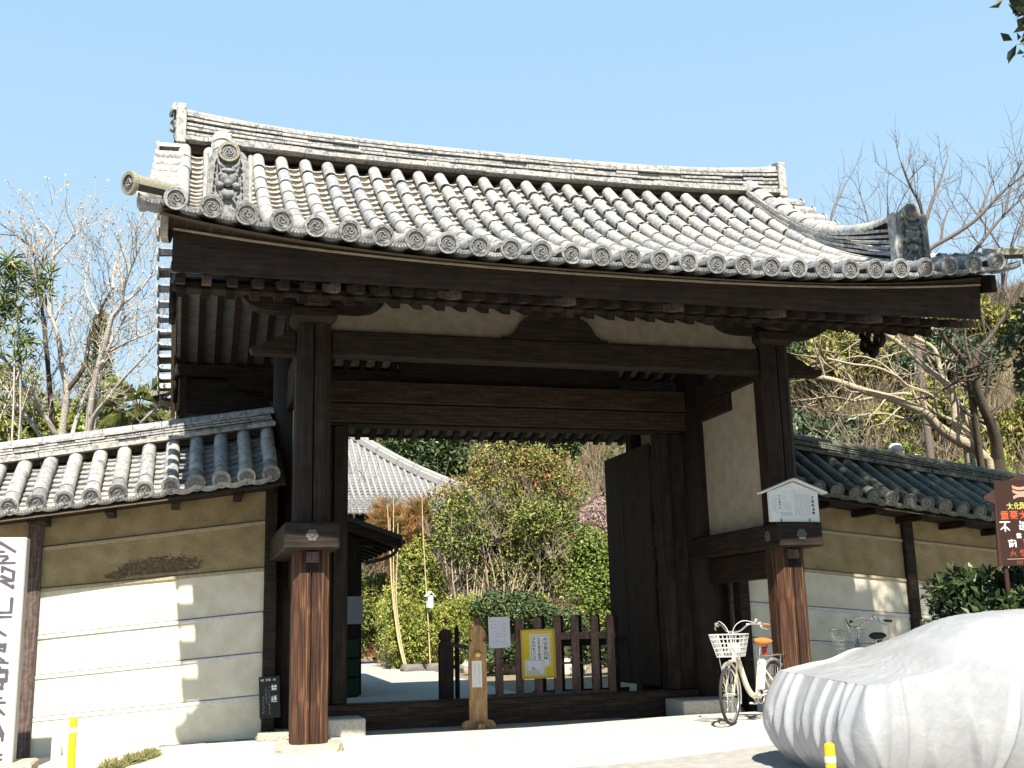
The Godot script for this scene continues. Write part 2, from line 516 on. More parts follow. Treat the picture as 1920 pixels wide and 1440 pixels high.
const GLYPH := {
	"文": "4042 0393 634719 335799", "化": "3014 2329 8345 50599997", "財": "0040 0007 4047 0242 0444 0747 1709 3749 5393 7079 7356",
	"重": "8010 0292 1383861613 1484 4049 1888 0999", "要": "0090 1282 1215 8285 1585 3035 6065 0696 453889 7519", "不": "0090 504407 4349 5588",
	"退": "3181 8184 3184 3282 3136 5588 4477 1012 0414 1407 0799", "寺": "1282 4044 0494 0696 666958 2637", "南": "0191 4043 131993 939989 3535 3565 2767 4549",
	"門": "0009 0030 3034 0434 0232 6090 909988 6064 6494 6292", "火": "404409 4499 1325 8366", "気": "2003 1080 1272 0474 749499 2758 5629", "厳": "2021 4041 7061 0393 0309 1545 1747 2529 4549 6464 5599 8459",
	"禁": "0242 2025 2204 2244 5292 7075 7254 7294 2676 0797 47495 2819 6889", "業": "3033 6063 1113 8173 0393 1575 0797 4349 4719 4789", "平": "1080 2234 7264 0595 4049",
	"宝": "4042 019193 0103 1484 1676 0999 4449 7788", "特": "1023 0353 2029 0626 6064 4292 3494 7479 3676 5758", "別": "00404444 0004 2528 0545 4548 2509 6067 909979", "展": "0090 9093 0393 0009 2565 3436 6466 1696 4649 6799",
	"在": "0292 401408 1419 5459 4474 3999", "原": "0090 0009 2373732626 2575 4349 2729 7789", "画": "0090 226266262262 2464 4046 03099993", "像": "3014 2329 5033 5080 4282854542 6548 6676 5899",
	"伊": "3014 2329 41818747 3494 6159", "勢": "0141 2025 0343 0545 6156 5292929 1696 5609 969988", "物": "1023 0353 2029 0626 6043 529298 7254 8266", "語": "1030 0141 0232 0434 06464909 4090 5054 428293 46969949",
	"の": "53281706 0342628486 8668", "公": "3013 6092 441696 7499", "開": "0009 0030 3034 0434 6090 9099 6064 6494 2676 2878 3639 6669",
	"金": "5024 5094 2464 1676 4448 2738 7768 0999", "龍": "2021 0141 1213 3233 0444 0549 054549 0747 6062 6092 6496 9296 6696 669998", "山": "4047 030999 9399", "轉": "0141 0242460602 0444 2029 0848 5191 5292955552 7060 5696 868978",
	"法": "1021 0314 1629 4282 3494 6064 643888 7699", "輪": "0141 0242460602 0444 2029 0848 704457 7096 5575 5659 569699 7679 5797", "松": "0343 2029 2306 2346 6045 7095 6548 4898", "尾": "0090 9093 0393 0009 7434 3676 2787 544999",
	"由": "2289 22828929 5059 2686", "緒": "2002 0242 0444 2529 5181 3393 8038 54949 9459 5797", "史": "2272 2226 7276 2676 5049 4909 3699", "十": "0595 5059", "月": "2029 208089 2383 2686", "日": "202979 2070 7079 2575 2979", "受": "8011 1223 4243 7263 04946 2676 2699 7619", "付": "3014 2329 4393 736988 5667", "大": "0393 503819 4589", "煙": "0315 1009 4325 1529 4090 5053 7073 4494 4383 6268 4696 3999", "人": "504407 4599", "入": "3040 404807 4699",
}


func stroke(im: Image, a: Vector2, b: Vector2, r: float, c: Color, taper := 0.0):
	var n := maxi(1, int(a.distance_to(b) / maxf(r * 0.45, 0.5)))
	for i in n + 1:
		var t := float(i) / n
		var p := a.lerp(b, t)
		var q := r * (1.0 - taper * t)
		for y in range(int(p.y - q), int(p.y + q) + 2):
			for x in range(int(p.x - q), int(p.x + q) + 2):
				if x >= 0 and y >= 0 and x < im.get_width() and y < im.get_height() and Vector2(x, y).distance_to(p) <= q:
					im.set_pixel(x, y, c)


func glyph(im: Image, ch: String, at: Vector2, size: float, r: float, c: Color, wide := 1.0):
	if not GLYPH.has(ch):
		return
	for s in GLYPH[ch].split(" "):
		var pts := []
		for i in range(0, s.length() - 1, 2):
			pts.append(at + Vector2(int(s[i]) * wide, int(s[i + 1])) * size / 9.5)
		for i in pts.size() - 1:
			stroke(im, pts[i], pts[i + 1], r, c, 0.25)


func column(im: Image, text: String, at: Vector2, size: float, step: float, r: float, c: Color, wide := 1.0):
	for i in text.length():
		glyph(im, text[i], at + Vector2(0, step * i), size, r, c, wide)


func row_text(im: Image, text: String, at: Vector2, size: float, step: float, r: float, c: Color):
	for i in text.length():
		glyph(im, text[i], at + Vector2(step * i, 0), size, r, c)


func latin(im: Image, text: String, at: Vector2, h: float, r: float, c: Color):
	# plain capitals and figures as strokes on a 4 by 6 grid
	var L := {"H": "0006 4046 0343", "I": "2026", "T": "0040 2026", "A": "0620 2046 1434", "C": "4130100105163645", "N": "0600 0046 4640", "O": "1030414536160510 1001", "5": "40000242443616", "0": "1030414536160510 1001", ".": "2526", "S": "40100112324445361605", "M": "0600 0023 2340 4046", "Y": "0023 4023 2326", "B": "0600 003031332303 3344354606", "E": "40000646 0333", "-": "0343", "W": "0016 1623 2336 3640"}
	var x := at.x
	for ch in text:
		if L.has(ch):
			for s in L[ch].split(" "):
				for i in range(0, s.length() - 3, 2):
					stroke(im, Vector2(x + int(s[i]) * h / 6.0, at.y + int(s[i + 1]) * h / 6.0), Vector2(x + int(s[i + 2]) * h / 6.0, at.y + int(s[i + 3]) * h / 6.0), r, c)
		x += h * 0.92


func small_print(im: Image, x: float, y0: float, y1: float, size: float, c: Color, gap := 0.0):
	# a column of small brush writing too small to read
	var y := y0
	while y < y1:
		if rng.randf() > gap:
			for k in 4:
				var p := Vector2(x + rng.randf() * size, y + rng.randf() * size)
				if k % 2 == 0:
					stroke(im, p, Vector2(clampf(p.x + rnd(-0.6, 0.6) * size, x, x + size), clampf(p.y + 0.15 * size, y, y + size)), 0.6, c)
				else:
					stroke(im, p, Vector2(p.x, clampf(p.y + 0.6 * size, y, y + size)), 0.6, c)
		y += size * 1.25


func sheet_panel(w: float, h: float) -> ArrayMesh:
	# an upright rectangle with uv, facing +z, its middle at the origin
	var st := SurfaceTool.new()
	st.begin(Mesh.PRIMITIVE_TRIANGLES)
	var p := [Vector3(-w / 2, -h / 2, 0), Vector3(w / 2, -h / 2, 0), Vector3(w / 2, h / 2, 0), Vector3(-w / 2, h / 2, 0)]
	var t := [Vector2(0, 1), Vector2(1, 1), Vector2(1, 0), Vector2(0, 0)]
	for i in [0, 2, 1, 0, 3, 2]:
		st.set_uv(t[i])
		st.set_normal(Vector3(0, 0, 1))
		st.add_vertex(p[i])
	return st.commit()


# ---------------------------------------------------------------- roof tiles

var mesh_cover: ArrayMesh
var mesh_eave: ArrayMesh
var mesh_pan: ArrayMesh
var mesh_pan_end: ArrayMesh
var mesh_course := []
var mesh_cap: ArrayMesh


func tomoe(b: MB, r: float, deep: float):
	# the round end of a roof tile, facing +z: rim, sunk field, three commas and a ring of beads
	var n := 20
	b.group = -1
	var ri := r * 0.80
	for k in n:
		var a := TAU * k / n
		var c := TAU * (k + 1) / n
		var p := Vector3(cos(a), sin(a), 0)
		var q := Vector3(cos(c), sin(c), 0)
		var dz := Vector3(0, 0, -deep)
		b.quad(p * ri + dz, p * ri, q * ri, q * ri + dz)
		b.tri(dz, p * ri + dz, q * ri + dz)
		if k % 1 == 0:
			var m := Vector3(cos(a), sin(a), 0) * r * 0.66 + dz
			b.ball(m, Vector3(r * 0.06, r * 0.06, deep * 0.8), 5, 3)
			b.group = -1
	for k in 3:
		var pts := []
		var rr := []
		for j in 9:
			var t := j / 8.0
			var a := TAU * k / 3.0 + t * 3.4
			pts.append(Vector3(cos(a), sin(a), 0) * r * (0.17 + 0.36 * t) + Vector3(0, 0, -deep * 0.8))
			rr.append(r * lerpf(0.135, 0.03, t))
		b.tube(pts, rr, 6)
	b.group = -1


# adds the round end to a tube: the rim takes the tube's material, the sunk field its own darker clay
func disc_end(b: MB, r: float, deep: float) -> ArrayMesh:
	var n := 24
	b.group = -1
	for k in n:
		var p := Vector3(cos(TAU * k / n), sin(TAU * k / n), 0)
		var q := Vector3(cos(TAU * (k + 1) / n), sin(TAU * (k + 1) / n), 0)
		b.quad(p * r * 0.80, p * r * 0.97, q * r * 0.97, q * r * 0.80)
		b.quad(p * r * 0.97, p * r + Vector3(0, 0, -0.006), q * r + Vector3(0, 0, -0.006), q * r * 0.97)
		b.quad(p * r + Vector3(0, 0, -0.006), p * r + Vector3(0, 0, -0.035), q * r + Vector3(0, 0, -0.035), q * r + Vector3(0, 0, -0.006))
	var m := b.done()
	var f := MB.new()
	tomoe(f, r, deep)
	f.st.generate_normals()
	f.st.index()
	f.st.set_material(M.tile_field)
	return f.st.commit(m)


func half_pipe(b: MB, r0: float, r1: float, z0: float, z1: float, thick := 0.018):
	var n := 10
	var a0 := deg_to_rad(-14.0)
	var a1 := deg_to_rad(194.0)
	for k in n:
		var a := lerpf(a0, a1, float(k) / n)
		var c := lerpf(a0, a1, float(k + 1) / n)
		var p := Vector3(cos(a), sin(a), 0)
		var q := Vector3(cos(c), sin(c), 0)
		b.group = 1
		b.quad(p * r0 + Vector3(0, 0, z0), q * r0 + Vector3(0, 0, z0), q * r1 + Vector3(0, 0, z1), p * r1 + Vector3(0, 0, z1))
		b.group = -1
		b.quad(p * (r0 - thick) + Vector3(0, 0, z0), q * (r0 - thick) + Vector3(0, 0, z0), q * r0 + Vector3(0, 0, z0), p * r0 + Vector3(0, 0, z0))


func pan_shape(b: MB, length: float, lip: float):
	var n := 6
	var w := 0.158
	for k in n:
		var x0 := lerpf(-w, w, float(k) / n)
		var x1 := lerpf(-w, w, float(k + 1) / n)
		var y0 := 0.058 * (x0 * x0 / (w * w) - 1.0)
		var y1 := 0.058 * (x1 * x1 / (w * w) - 1.0)
		b.group = 1
		b.quad(Vector3(x0, y0, 0), Vector3(x1, y1, 0), Vector3(x1, y1, -length), Vector3(x0, y0, -length))
		b.group = 2
		b.quad(Vector3(x0, y0 - lip, 0), Vector3(x1, y1 - lip, 0), Vector3(x1, y1, 0), Vector3(x0, y0, 0))
		b.quad(Vector3(x0, y0 - lip, -length), Vector3(x1, y1 - lip, -length), Vector3(x1, y1 - lip, 0), Vector3(x0, y0 - lip, 0))


func build_tile_meshes():
	var b := MB.new()
	half_pipe(b, 0.088, 0.0835, 0.0, -0.49, 0.014)
	mesh_cover = b.done()
	b = MB.new()
	half_pipe(b, 0.096, 0.085, 0.0, -0.36)
	b.ball(Vector3(0, 0.09, -0.2), Vector3(0.012, 0.01, 0.012), 6, 4)
	mesh_eave = disc_end(b, 0.112, 0.016)
	b = MB.new()
	pan_shape(b, 0.26, 0.036)
	mesh_pan = b.done()
	b = MB.new()
	pan_shape(b, 0.30, 0.064)
	for k in 9:
		var x := -0.13 + 0.0325 * k
		var y := 0.058 * (x * x / 0.025 - 1.0) - 0.034
		b.ball(Vector3(x, y, 0.0), Vector3(0.011, 0.013, 0.006), 5, 3)
	mesh_pan_end = b.done()
	for k in 3:
		b = MB.new()
		b.box(Vector3.ZERO, Vector3(1, 1, 1), 0.0)
		mesh_course.append(b.done())
	b = MB.new()
	half_pipe(b, 0.105, 0.105, 0.0, -0.338, 0.02)
	mesh_cap = b.done()


var moss_shaded := false  # picks the moss-tinted tiles that carry painted shade


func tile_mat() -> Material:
	if moss_shaded:
		return M["shade_moss_tile%d" % rng.randi_range(0, 2)]
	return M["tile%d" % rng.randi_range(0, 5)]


func slope_basis(side: float, slope: float) -> Basis:
	# z runs down the slope, y out of it
	var d := Vector3(0, -sin(slope), cos(slope) * side)
	var x := Vector3(side, 0, 0)
	return Basis(x, d.cross(x), d)


# a course of ridge tiles along a curve: fn(t) gives the middle of its foot at length t
func ridge_course(called: String, parent: Node3D, a: float, e: float, fn: Callable, y: float, high: float, deep: float, piece := 0.34):
	var t := a - rnd(0.0, piece * 0.5)
	while t < e - 0.04:
		var t0 := maxf(t, a)
		var t1 := minf(t + piece, e)
		var p: Vector3 = fn.call(t0)
		var q: Vector3 = fn.call(t1)
		var d := (q - p)
		var x := d.normalized()
		var side := x.cross(Vector3.UP).normalized()
		var up := side.cross(x)
		var w := deep * rnd(0.97, 1.05)
		var o := put(called, mesh_course[0], tile_mat(), parent, Transform3D(Basis(x * (d.length() - 0.006), up * high * rnd(0.66, 0.76), -side * w), (p + q) * 0.5 + up * (y + high * 0.5) + side * rnd(-0.012, 0.012)))
		o.rotate_object_local(Vector3.UP, rnd(-0.006, 0.006))
		t += piece


# ---------------------------------------------------------------- the gate

const RIDGE_Z := -2.3


func roof_y(x: float, u: float) -> float:
	var k := clampf(u / 4.9, 0.0, 1.0)
	return 4.915 + 0.26 * u + 0.068 * u * u + lerpf(0.27, 0.08, k) * pow(absf(x) / 4.56, 3.0)


func roof_at(x: float, side: float, u: float, dy := 0.0) -> Vector3:
	return Vector3(x, roof_y(x, u) + dy, RIDGE_Z + side * (4.9 - u))


func roof_slope(u: float) -> float:
	return atan(0.26 + 0.136 * u - 0.035)


func wx(called: String, x0: float, x1: float, y0: float, y1: float, z0: float, z1: float, m: String, parent: Node3D, bev := 0.012) -> MeshInstance3D:
	return part_box(called, Vector3((x0 + x1) / 2, (y0 + y1) / 2, (z0 + z1) / 2), Vector3(absf(x1 - x0), absf(y1 - y0), absf(z1 - z0)), M[m], parent, bev)


func rock_mesh(s: Vector3, seed_: int, rough := 0.16, flat_top := 0.0) -> ArrayMesh:
	var n := FastNoiseLite.new()
	n.seed = seed_
	n.frequency = 0.9
	n.fractal_octaves = 3
	var b := MB.new()
	var f := func(u: float, v: float) -> Vector3:
		var a := u * TAU
		var t := (v - 0.5) * PI
		var p := Vector3(cos(t) * cos(a), sin(t), -cos(t) * sin(a))
		var q := Vector3(signf(p.x) * pow(absf(p.x), 0.55), signf(p.y) * pow(absf(p.y), 0.55), signf(p.z) * pow(absf(p.z), 0.55))
		if u >= 1.0:
			p = Vector3(cos(t), sin(t), 0)
			q.z = 0.0
		q *= 1.0 + rough * n.get_noise_3dv(p * 2.2) + rough * 0.5 * n.get_noise_3dv(p * 6.0)
		if flat_top > 0.0:
			q.y = minf(q.y, flat_top)
		return q * s
	b.sheet(22, 12, f, 1)
	return b.done()


func pillar_mesh(w: float, h: float, chamfer: float, crack: bool) -> ArrayMesh:
	# an old square post with wide chamfers, a drying crack down its front and slightly uneven faces
	var c := w / 2
	var k := chamfer
	var poly := PackedVector2Array()
	if crack:
		poly.append_array([Vector2(-c + k, -c), Vector2(-0.012, -c), Vector2(0.0, -c + 0.05), Vector2(0.006, -c), Vector2(c - k, -c)])
	else:
		poly.append_array([Vector2(-c + k, -c), Vector2(c - k, -c)])
	poly.append_array([Vector2(c, -c + k), Vector2(c, c - k), Vector2(c - k, c), Vector2(-c + k, c), Vector2(-c, c - k), Vector2(-c, -c + k)])
	var b := MB.new()
	b.group = -1
	var rows := 14
	var n := FastNoiseLite.new()
	n.seed = 77
	n.frequency = 0.8
	var at := func(i: int, j: int) -> Vector3:
		var p := poly[i % poly.size()]
		var y := h * j / rows
		var g := 1.0 + 0.012 * n.get_noise_2d(y * 1.6, (i % poly.size()) * 5.0)
		if j == 0:
			g *= 0.985
		return Vector3(p.x * g, y, -p.y * g)
	for j in rows:
		for i in poly.size():
			b.quad(at.call(i, j), at.call(i + 1, j), at.call(i + 1, j + 1), at.call(i, j + 1))
	return b.done()


func flower_mount() -> ArrayMesh:
	# the six-lobed iron mount on a beam end, facing +z
	var b := MB.new()
	var poly := PackedVector2Array()
	for k in 36:
		var a := TAU * k / 36.0
		poly.append(Vector2(cos(a), sin(a)) * 0.068 * (0.86 + 0.16 * absf(cos(a * 3.0))))
	b.prism(poly, 0.0, 0.008)
	for k in 6:
		var a := TAU * (k + 0.5) / 6.0
		b.ball(Vector3(cos(a) * 0.042, sin(a) * 0.042, 0.008), Vector3(0.008, 0.008, 0.006), 6, 3)
	b.ball(Vector3(0, 0, 0.008), Vector3(0.02, 0.02, 0.016), 8, 4)
	return b.done()


func demon_tile(w: float, h: float) -> ArrayMesh:
	# an ogre end tile facing +z: arched slab with raised rim, beads and a horned face
	var b := MB.new()
	var out := PackedVector2Array()
	var inn := PackedVector2Array()
	for k in 13:
		var a := PI * k / 12.0
		var sx := signf(cos(a)) * pow(absf(cos(a)), 0.6)
		out.append(Vector2(sx * w * 0.43, h * 0.78 + sin(a) * h * 0.22))
		inn.append(Vector2(sx * w * 0.30, h * 0.74 + sin(a) * h * 0.17))
	out.append(Vector2(-w * 0.5, 0))
	out.append(Vector2(w * 0.5, 0))
	inn.append(Vector2(-w * 0.36, 0.03))
	inn.append(Vector2(w * 0.36, 0.03))
	b.prism(out, -0.09, 0.0)
	var no := out.size()
	for i in no:
		var j := (i + 1) % no
		if i == no - 2:
			continue
		var o0 := Vector3(out[i].x, out[i].y, 0.0)
		var o1 := Vector3(out[j].x, out[j].y, 0.0)
		var i0 := Vector3(inn[i].x, inn[i].y, 0.0)
		var i1 := Vector3(inn[j].x, inn[j].y, 0.0)
		var f := Vector3(0, 0, 0.035)
		b.quad(o0 + f, o1 + f, i1 + f, i0 + f)
		b.quad(o0, o1, o1 + f, o0 + f)
		b.quad(i0 + f, i1 + f, i1, i0)
	for s in [-1.0, 1.0]:
		for k in 8:
			var t := k / 7.0
			b.ball(Vector3(s * w * lerpf(0.35, 0.29, t), h * lerpf(0.14, 0.82, t), 0.02), Vector3(0.018, 0.018, 0.018), 6, 4)
		b.ball(Vector3(s * w * 0.13, h * 0.60, 0.05), Vector3(0.045, 0.03, 0.03), 8, 5)
		b.tube([Vector3(s * w * 0.10, h * 0.70, 0.04), Vector3(s * w * 0.22, h * 0.76, 0.07), Vector3(s * w * 0.24, h * 0.86, 0.05)], [0.024, 0.018, 0.004], 6)
		b.tube([Vector3(s * w * 0.20, h * 0.18, 0.02), Vector3(s * w * 0.12, h * 0.26, 0.05), Vector3(s * w * 0.19, h * 0.36, 0.04)], [0.012, 0.016, 0.01], 6)
		b.ball(Vector3(s * w * 0.17, h * 0.46, 0.03), Vector3(0.05, 0.04, 0.04), 8, 5)
	b.ball(Vector3(0, h * 0.58, 0.03), Vector3(w * 0.22, h * 0.14, 0.06), 10, 6)
	b.ball(Vector3(0, h * 0.47, 0.075), Vector3(0.045, 0.04, 0.05), 8, 5)
	b.ball(Vector3(0, h * 0.34, 0.03), Vector3(w * 0.17, h * 0.08, 0.045), 10, 5)
	b.tube([Vector3(-w * 0.14, h * 0.66, 0.075), Vector3(0, h * 0.64, 0.1), Vector3(w * 0.14, h * 0.66, 0.075)], [0.014, 0.024, 0.014], 6)
	return b.done()


func build_gate():
	var g := thing("temple_gate", "old timber temple gate with a sweeping grey tiled roof on square pillars", "temple gate")
	# --- pillars on their stones
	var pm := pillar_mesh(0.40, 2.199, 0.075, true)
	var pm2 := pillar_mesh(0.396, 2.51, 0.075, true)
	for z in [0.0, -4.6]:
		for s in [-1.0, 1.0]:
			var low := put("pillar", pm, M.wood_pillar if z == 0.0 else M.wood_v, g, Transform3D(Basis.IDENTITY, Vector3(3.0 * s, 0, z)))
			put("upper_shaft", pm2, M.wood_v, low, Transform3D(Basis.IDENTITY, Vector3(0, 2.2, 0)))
			put("foundation_stone", rock_mesh(Vector3(0.37, 0.14, 0.34), 5 + int(z) + int(s), 0.15, 0.72), M.stone_warm, g, Transform3D(Basis(Vector3.UP, 0.15 * s), Vector3(3.0 * s + 0.02, -0.10, z)))
	for s in [-1.0, 1.0]:
		var b := MB.new()
		b.lathe([Vector2(0.30, 0.0), Vector2(0.30, 2.5), Vector2(0.285, 5.0), Vector2(0.0, 5.0)], 20)
		put("main_pillar", b, M.wood_v, g, Transform3D(Basis.IDENTITY, Vector3(3.0 * s, 0, RIDGE_Z)))
		put("foundation_stone", rock_mesh(Vector3(0.52, 0.16, 0.5), 31 + int(s), 0.12, 0.7), M.stone_warm, g, Transform3D(Basis.IDENTITY, Vector3(3.0 * s, -0.11, RIDGE_Z)))
	# --- the beams between front and back
	var mount := flower_mount()
	for s in [-1.0, 1.0]:
		for fz in [1.0, -1.0]:
			var za: float = RIDGE_Z + fz * (-0.02)
			var zb: float = RIDGE_Z + fz * 2.72
			var nb := wx("side_beam", s * 2.72, s * 3.33, 2.075, 2.375, minf(za, zb), maxf(za, zb), "wood_h", g, 0.02)
			put("iron_mount", mount, M.iron_pale, nb, Transform3D(Basis(Vector3.UP, 0.0 if fz > 0 else PI), Vector3(s * 3.025, 2.225, zb + fz * 0.001)))
			put("iron_mount", mount, M.iron_pale, nb, Transform3D(Basis(Vector3.UP, -s * PI / 2), Vector3(s * 2.719, 2.225, zb - fz * 0.30)))
			wx("tenon", s * 3.0 - 0.07, s * 3.0 + 0.07, 1.94, 2.06, RIDGE_Z + fz * 2.3, RIDGE_Z + fz * 2.56, "wood_grey", g, 0.006)
			wx("tenon_slot", s * 3.0 - 0.066, s * 3.0 + 0.066, 1.83, 1.936, RIDGE_Z + fz * 2.2, RIDGE_Z + fz * 2.504, "wood_black", g, 0.0)
			wx("lower_beam", s * 3.0 - 0.09, s * 3.0 + 0.09, 1.72, 2.07, RIDGE_Z + fz * 0.2, RIDGE_Z + fz * 2.15, "wood_h", g)
			wx("upper_side_beam", s * 3.0 - 0.12, s * 3.0 + 0.12, 4.34, 4.64, RIDGE_Z + fz * 0.2, RIDGE_Z + fz * 2.2, "wood_h", g)
			wx("corbel", s * 3.0 - 0.13, s * 3.0 + 0.13, 4.085, 4.337, RIDGE_Z + fz * 0.2, RIDGE_Z + fz * 1.25, "wood_h", g)
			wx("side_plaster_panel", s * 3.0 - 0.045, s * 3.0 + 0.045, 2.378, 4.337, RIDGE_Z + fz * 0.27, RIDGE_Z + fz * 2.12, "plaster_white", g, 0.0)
	# --- across the front and the back
	for f in [1.0, -1.0]:
		var z0: float = RIDGE_Z + f * 2.3
		wx("head_beam", -2.79, 2.79, 4.35, 4.66, z0 - 0.1, z0 + 0.1, "wood_h", g, 0.015)
		for s in [-1.0, 1.0]:
			var b := MB.new()
			var p := PackedVector2Array([Vector2(3.21, 4.345), Vector2(3.70, 4.35), Vector2(3.73, 4.405), Vector2(3.70, 4.44), Vector2(3.62, 4.43), Vector2(3.56, 4.48), Vector2(3.50, 4.49), Vector2(3.44, 4.545), Vector2(3.37, 4.56), Vector2(3.31, 4.63), Vector2(3.21, 4.655)])
			if s < 0:
				for i in p.size():
					p[i].x = -p[i].x
			b.prism(p, z0 - 0.09, z0 + 0.09)
			put("beam_nose", b, M.wood_h, g)
			# bearing block and boat-shaped arm
			b = MB.new()
			var w := 0.255
			b.hexa([Vector3(-0.19, 4.712, -0.19), Vector3(0.19, 4.712, -0.19), Vector3(w, 4.78, -w), Vector3(-w, 4.78, -w), Vector3(-0.19, 4.712, 0.19), Vector3(0.19, 4.712, 0.19), Vector3(w, 4.78, w), Vector3(-w, 4.78, w)])
			b.box(Vector3(0, 4.835, 0), Vector3(w * 2, 0.11, w * 2), 0.01)
			put("bearing_block", b, M.wood_h, g, Transform3D(Basis.IDENTITY, Vector3(3.0 * s, 0, z0)))
			b = MB.new()
			var arm := PackedVector2Array([Vector2(-0.52, 4.862), Vector2(0.52, 4.862), Vector2(0.66, 4.885), Vector2(0.76, 4.935), Vector2(0.82, 5.0), Vector2(0.83, 5.06), Vector2(-0.83, 5.06), Vector2(-0.82, 5.0), Vector2(-0.76, 4.935), Vector2(-0.66, 4.885)])
			b.prism(arm, -0.11, 0.11)
			put("bracket_arm", b, M.wood_h, g, Transform3D(Basis.IDENTITY, Vector3(3.0 * s, 0, z0)))
			wx("beam_end_block", s * 3.0 - 0.14, s * 3.0 + 0.14, 4.90, 5.055, z0 + f * 0.115, z0 + f * 0.33, "wood_red", g)
		wx("eave_purlin", -4.62, 4.62, 5.065, 5.27, z0 - 0.12, z0 + 0.12, "wood_h", g)
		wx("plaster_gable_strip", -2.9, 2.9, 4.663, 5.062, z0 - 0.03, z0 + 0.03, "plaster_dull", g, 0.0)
		var kb := MB.new()
		var half := [Vector2(0.0, 4.663), Vector2(0.69, 4.663), Vector2(0.70, 4.69), Vector2(0.60, 4.70), Vector2(0.53, 4.76), Vector2(0.47, 4.86), Vector2(0.42, 4.92), Vector2(0.33, 4.96), Vector2(0.33, 5.062), Vector2(0.0, 5.062)]
		var kp := PackedVector2Array(half)
		for i in range(half.size() - 2, 0, -1):
			kp.append(Vector2(-half[i].x, half[i].y))
		kb.prism(kp, z0 - 0.07, z0 + 0.08)
		put("frog_leg_strut", kb, M.wood_h, g)
	wx("back_tie_board", -4.45, 4.45, 4.50, 5.06, -4.74, -4.60, "wood_h", g)
	# --- the middle frame with the doorway
	wx("lintel_beam", -2.75, 2.75, 4.265, 4.565, -2.48, -2.12, "wood_red", g)
	wx("lintel_beam", -2.75, 2.75, 3.985, 4.255, -2.44, -2.16, "wood_red", g)
	wx("door_head", -2.68, 2.68, 3.945, 3.98, -2.42, -2.2, "wood_h", g)
	wx("strut_board", -1.55, 1.75, 4.57, 4.95, -2.38, -2.22, "wood_black", g)
	wx("upper_tie_beam", -3.15, 3.15, 4.96, 5.2, -2.42, -2.18, "wood_h", g)
	wx("ridge_purlin", -4.6, 4.6, 6.0, 6.24, -2.42, -2.18, "wood_h", g)
	for x in [-3.0, 0.0, 3.0]:
		wx("ridge_strut", x - 0.12, x + 0.12, 5.2, 6.0, -2.40, -2.20, "wood_v", g)
	wx("threshold_beam", -2.72, 2.72, -0.12, 0.255, -2.47, -2.14, "wood_red", g, 0.02)
	for s in [-1.0, 1.0]:
		wx("door_jamb", s * 2.275, s * 2.47, 0.258, 3.943, -2.42, -2.2, "wood_v", g)
		wx("jamb_board", s * 2.472, s * 2.74, 0.258, 3.943, -2.36, -2.25, "wood_v", g)
		# the open leaf, swung inwards: boards on a frame
		for k in 5:
			var za := -2.50 - k * 0.37
			var d := wx("door_board", s * 2.255, s * 2.30, 0.30, 3.84, za - 0.366, za, "wood_v", g, 0.004)
			d.position.x += rnd(-0.003, 0.003)
		for y in [0.45, 1.55, 2.65, 3.65]:
			wx("door_rail", s * 2.302, s * 2.38, y, y + 0.16, -4.33, -2.52, "wood_h", g)
	# --- rafters, boards between them, fascia
	for f in [1.0, -1.0]:
		for i in 37:
			var x := -4.5 + 0.25 * i
			var b := MB.new()
			var za := 3.65
			b.X = Transform3D(Basis(Vector3(f, 0, 0), Vector3.UP, Vector3(0, 0, f)), Vector3(x, 0, RIDGE_Z))
			# base rafter, from the ridge down to its cut end
			b.hexa([Vector3(-0.045, 6.21, 0), Vector3(0.045, 6.21, 0), Vector3(0.045, 6.315, 0), Vector3(-0.045, 6.315, 0), Vector3(-0.045, 4.60, za - 0.02), Vector3(0.045, 4.60, za - 0.02), Vector3(0.045, 4.70, za), Vector3(-0.045, 4.70, za)])
			put("rafter", b, M.wood_red if i % 7 == 3 else M.wood_h, g)
			b = MB.new()
			b.X = Transform3D(Basis(Vector3(f, 0, 0), Vector3.UP, Vector3(0, 0, f)), Vector3(x, 0, RIDGE_Z))
			b.hexa([Vector3(-0.045, 4.90, 3.2), Vector3(0.045, 4.90, 3.2), Vector3(0.045, 4.985, 3.2), Vector3(-0.045, 4.985, 3.2), Vector3(-0.045, 4.575, 4.15), Vector3(0.045, 4.575, 4.15), Vector3(0.045, 4.665, 4.15), Vector3(-0.045, 4.665, 4.15)])
			b.hexa([Vector3(-0.045, 4.575, 4.15), Vector3(0.045, 4.575, 4.15), Vector3(0.045, 4.665, 4.15), Vector3(-0.045, 4.665, 4.15), Vector3(-0.045, 4.51, 4.43), Vector3(0.045, 4.51, 4.43), Vector3(0.045, 4.60, 4.43), Vector3(-0.045, 4.60, 4.43)])
			put("flying_rafter", b, M.wood_grey if i % 5 == 1 else M.wood_h, g)
		var zf := func(d: float) -> float: return RIDGE_Z + f * d
		wx("rafter_bearer", -4.58, 4.58, 4.705, 4.79, zf.call(3.46), zf.call(3.60), "wood_h", g)
		var sb := MB.new()
		sb.X = Transform3D(Basis(Vector3(f, 0, 0), Vector3.UP, Vector3(0, 0, f)), Vector3(0, 0, RIDGE_Z))
		sb.hexa([Vector3(-4.6, 6.32, 0), Vector3(4.6, 6.32, 0), Vector3(4.6, 6.36, 0), Vector3(-4.6, 6.36, 0), Vector3(-4.6, 4.80, 3.45), Vector3(4.6, 4.80, 3.45), Vector3(4.6, 4.84, 3.45), Vector3(-4.6, 4.84, 3.45)])
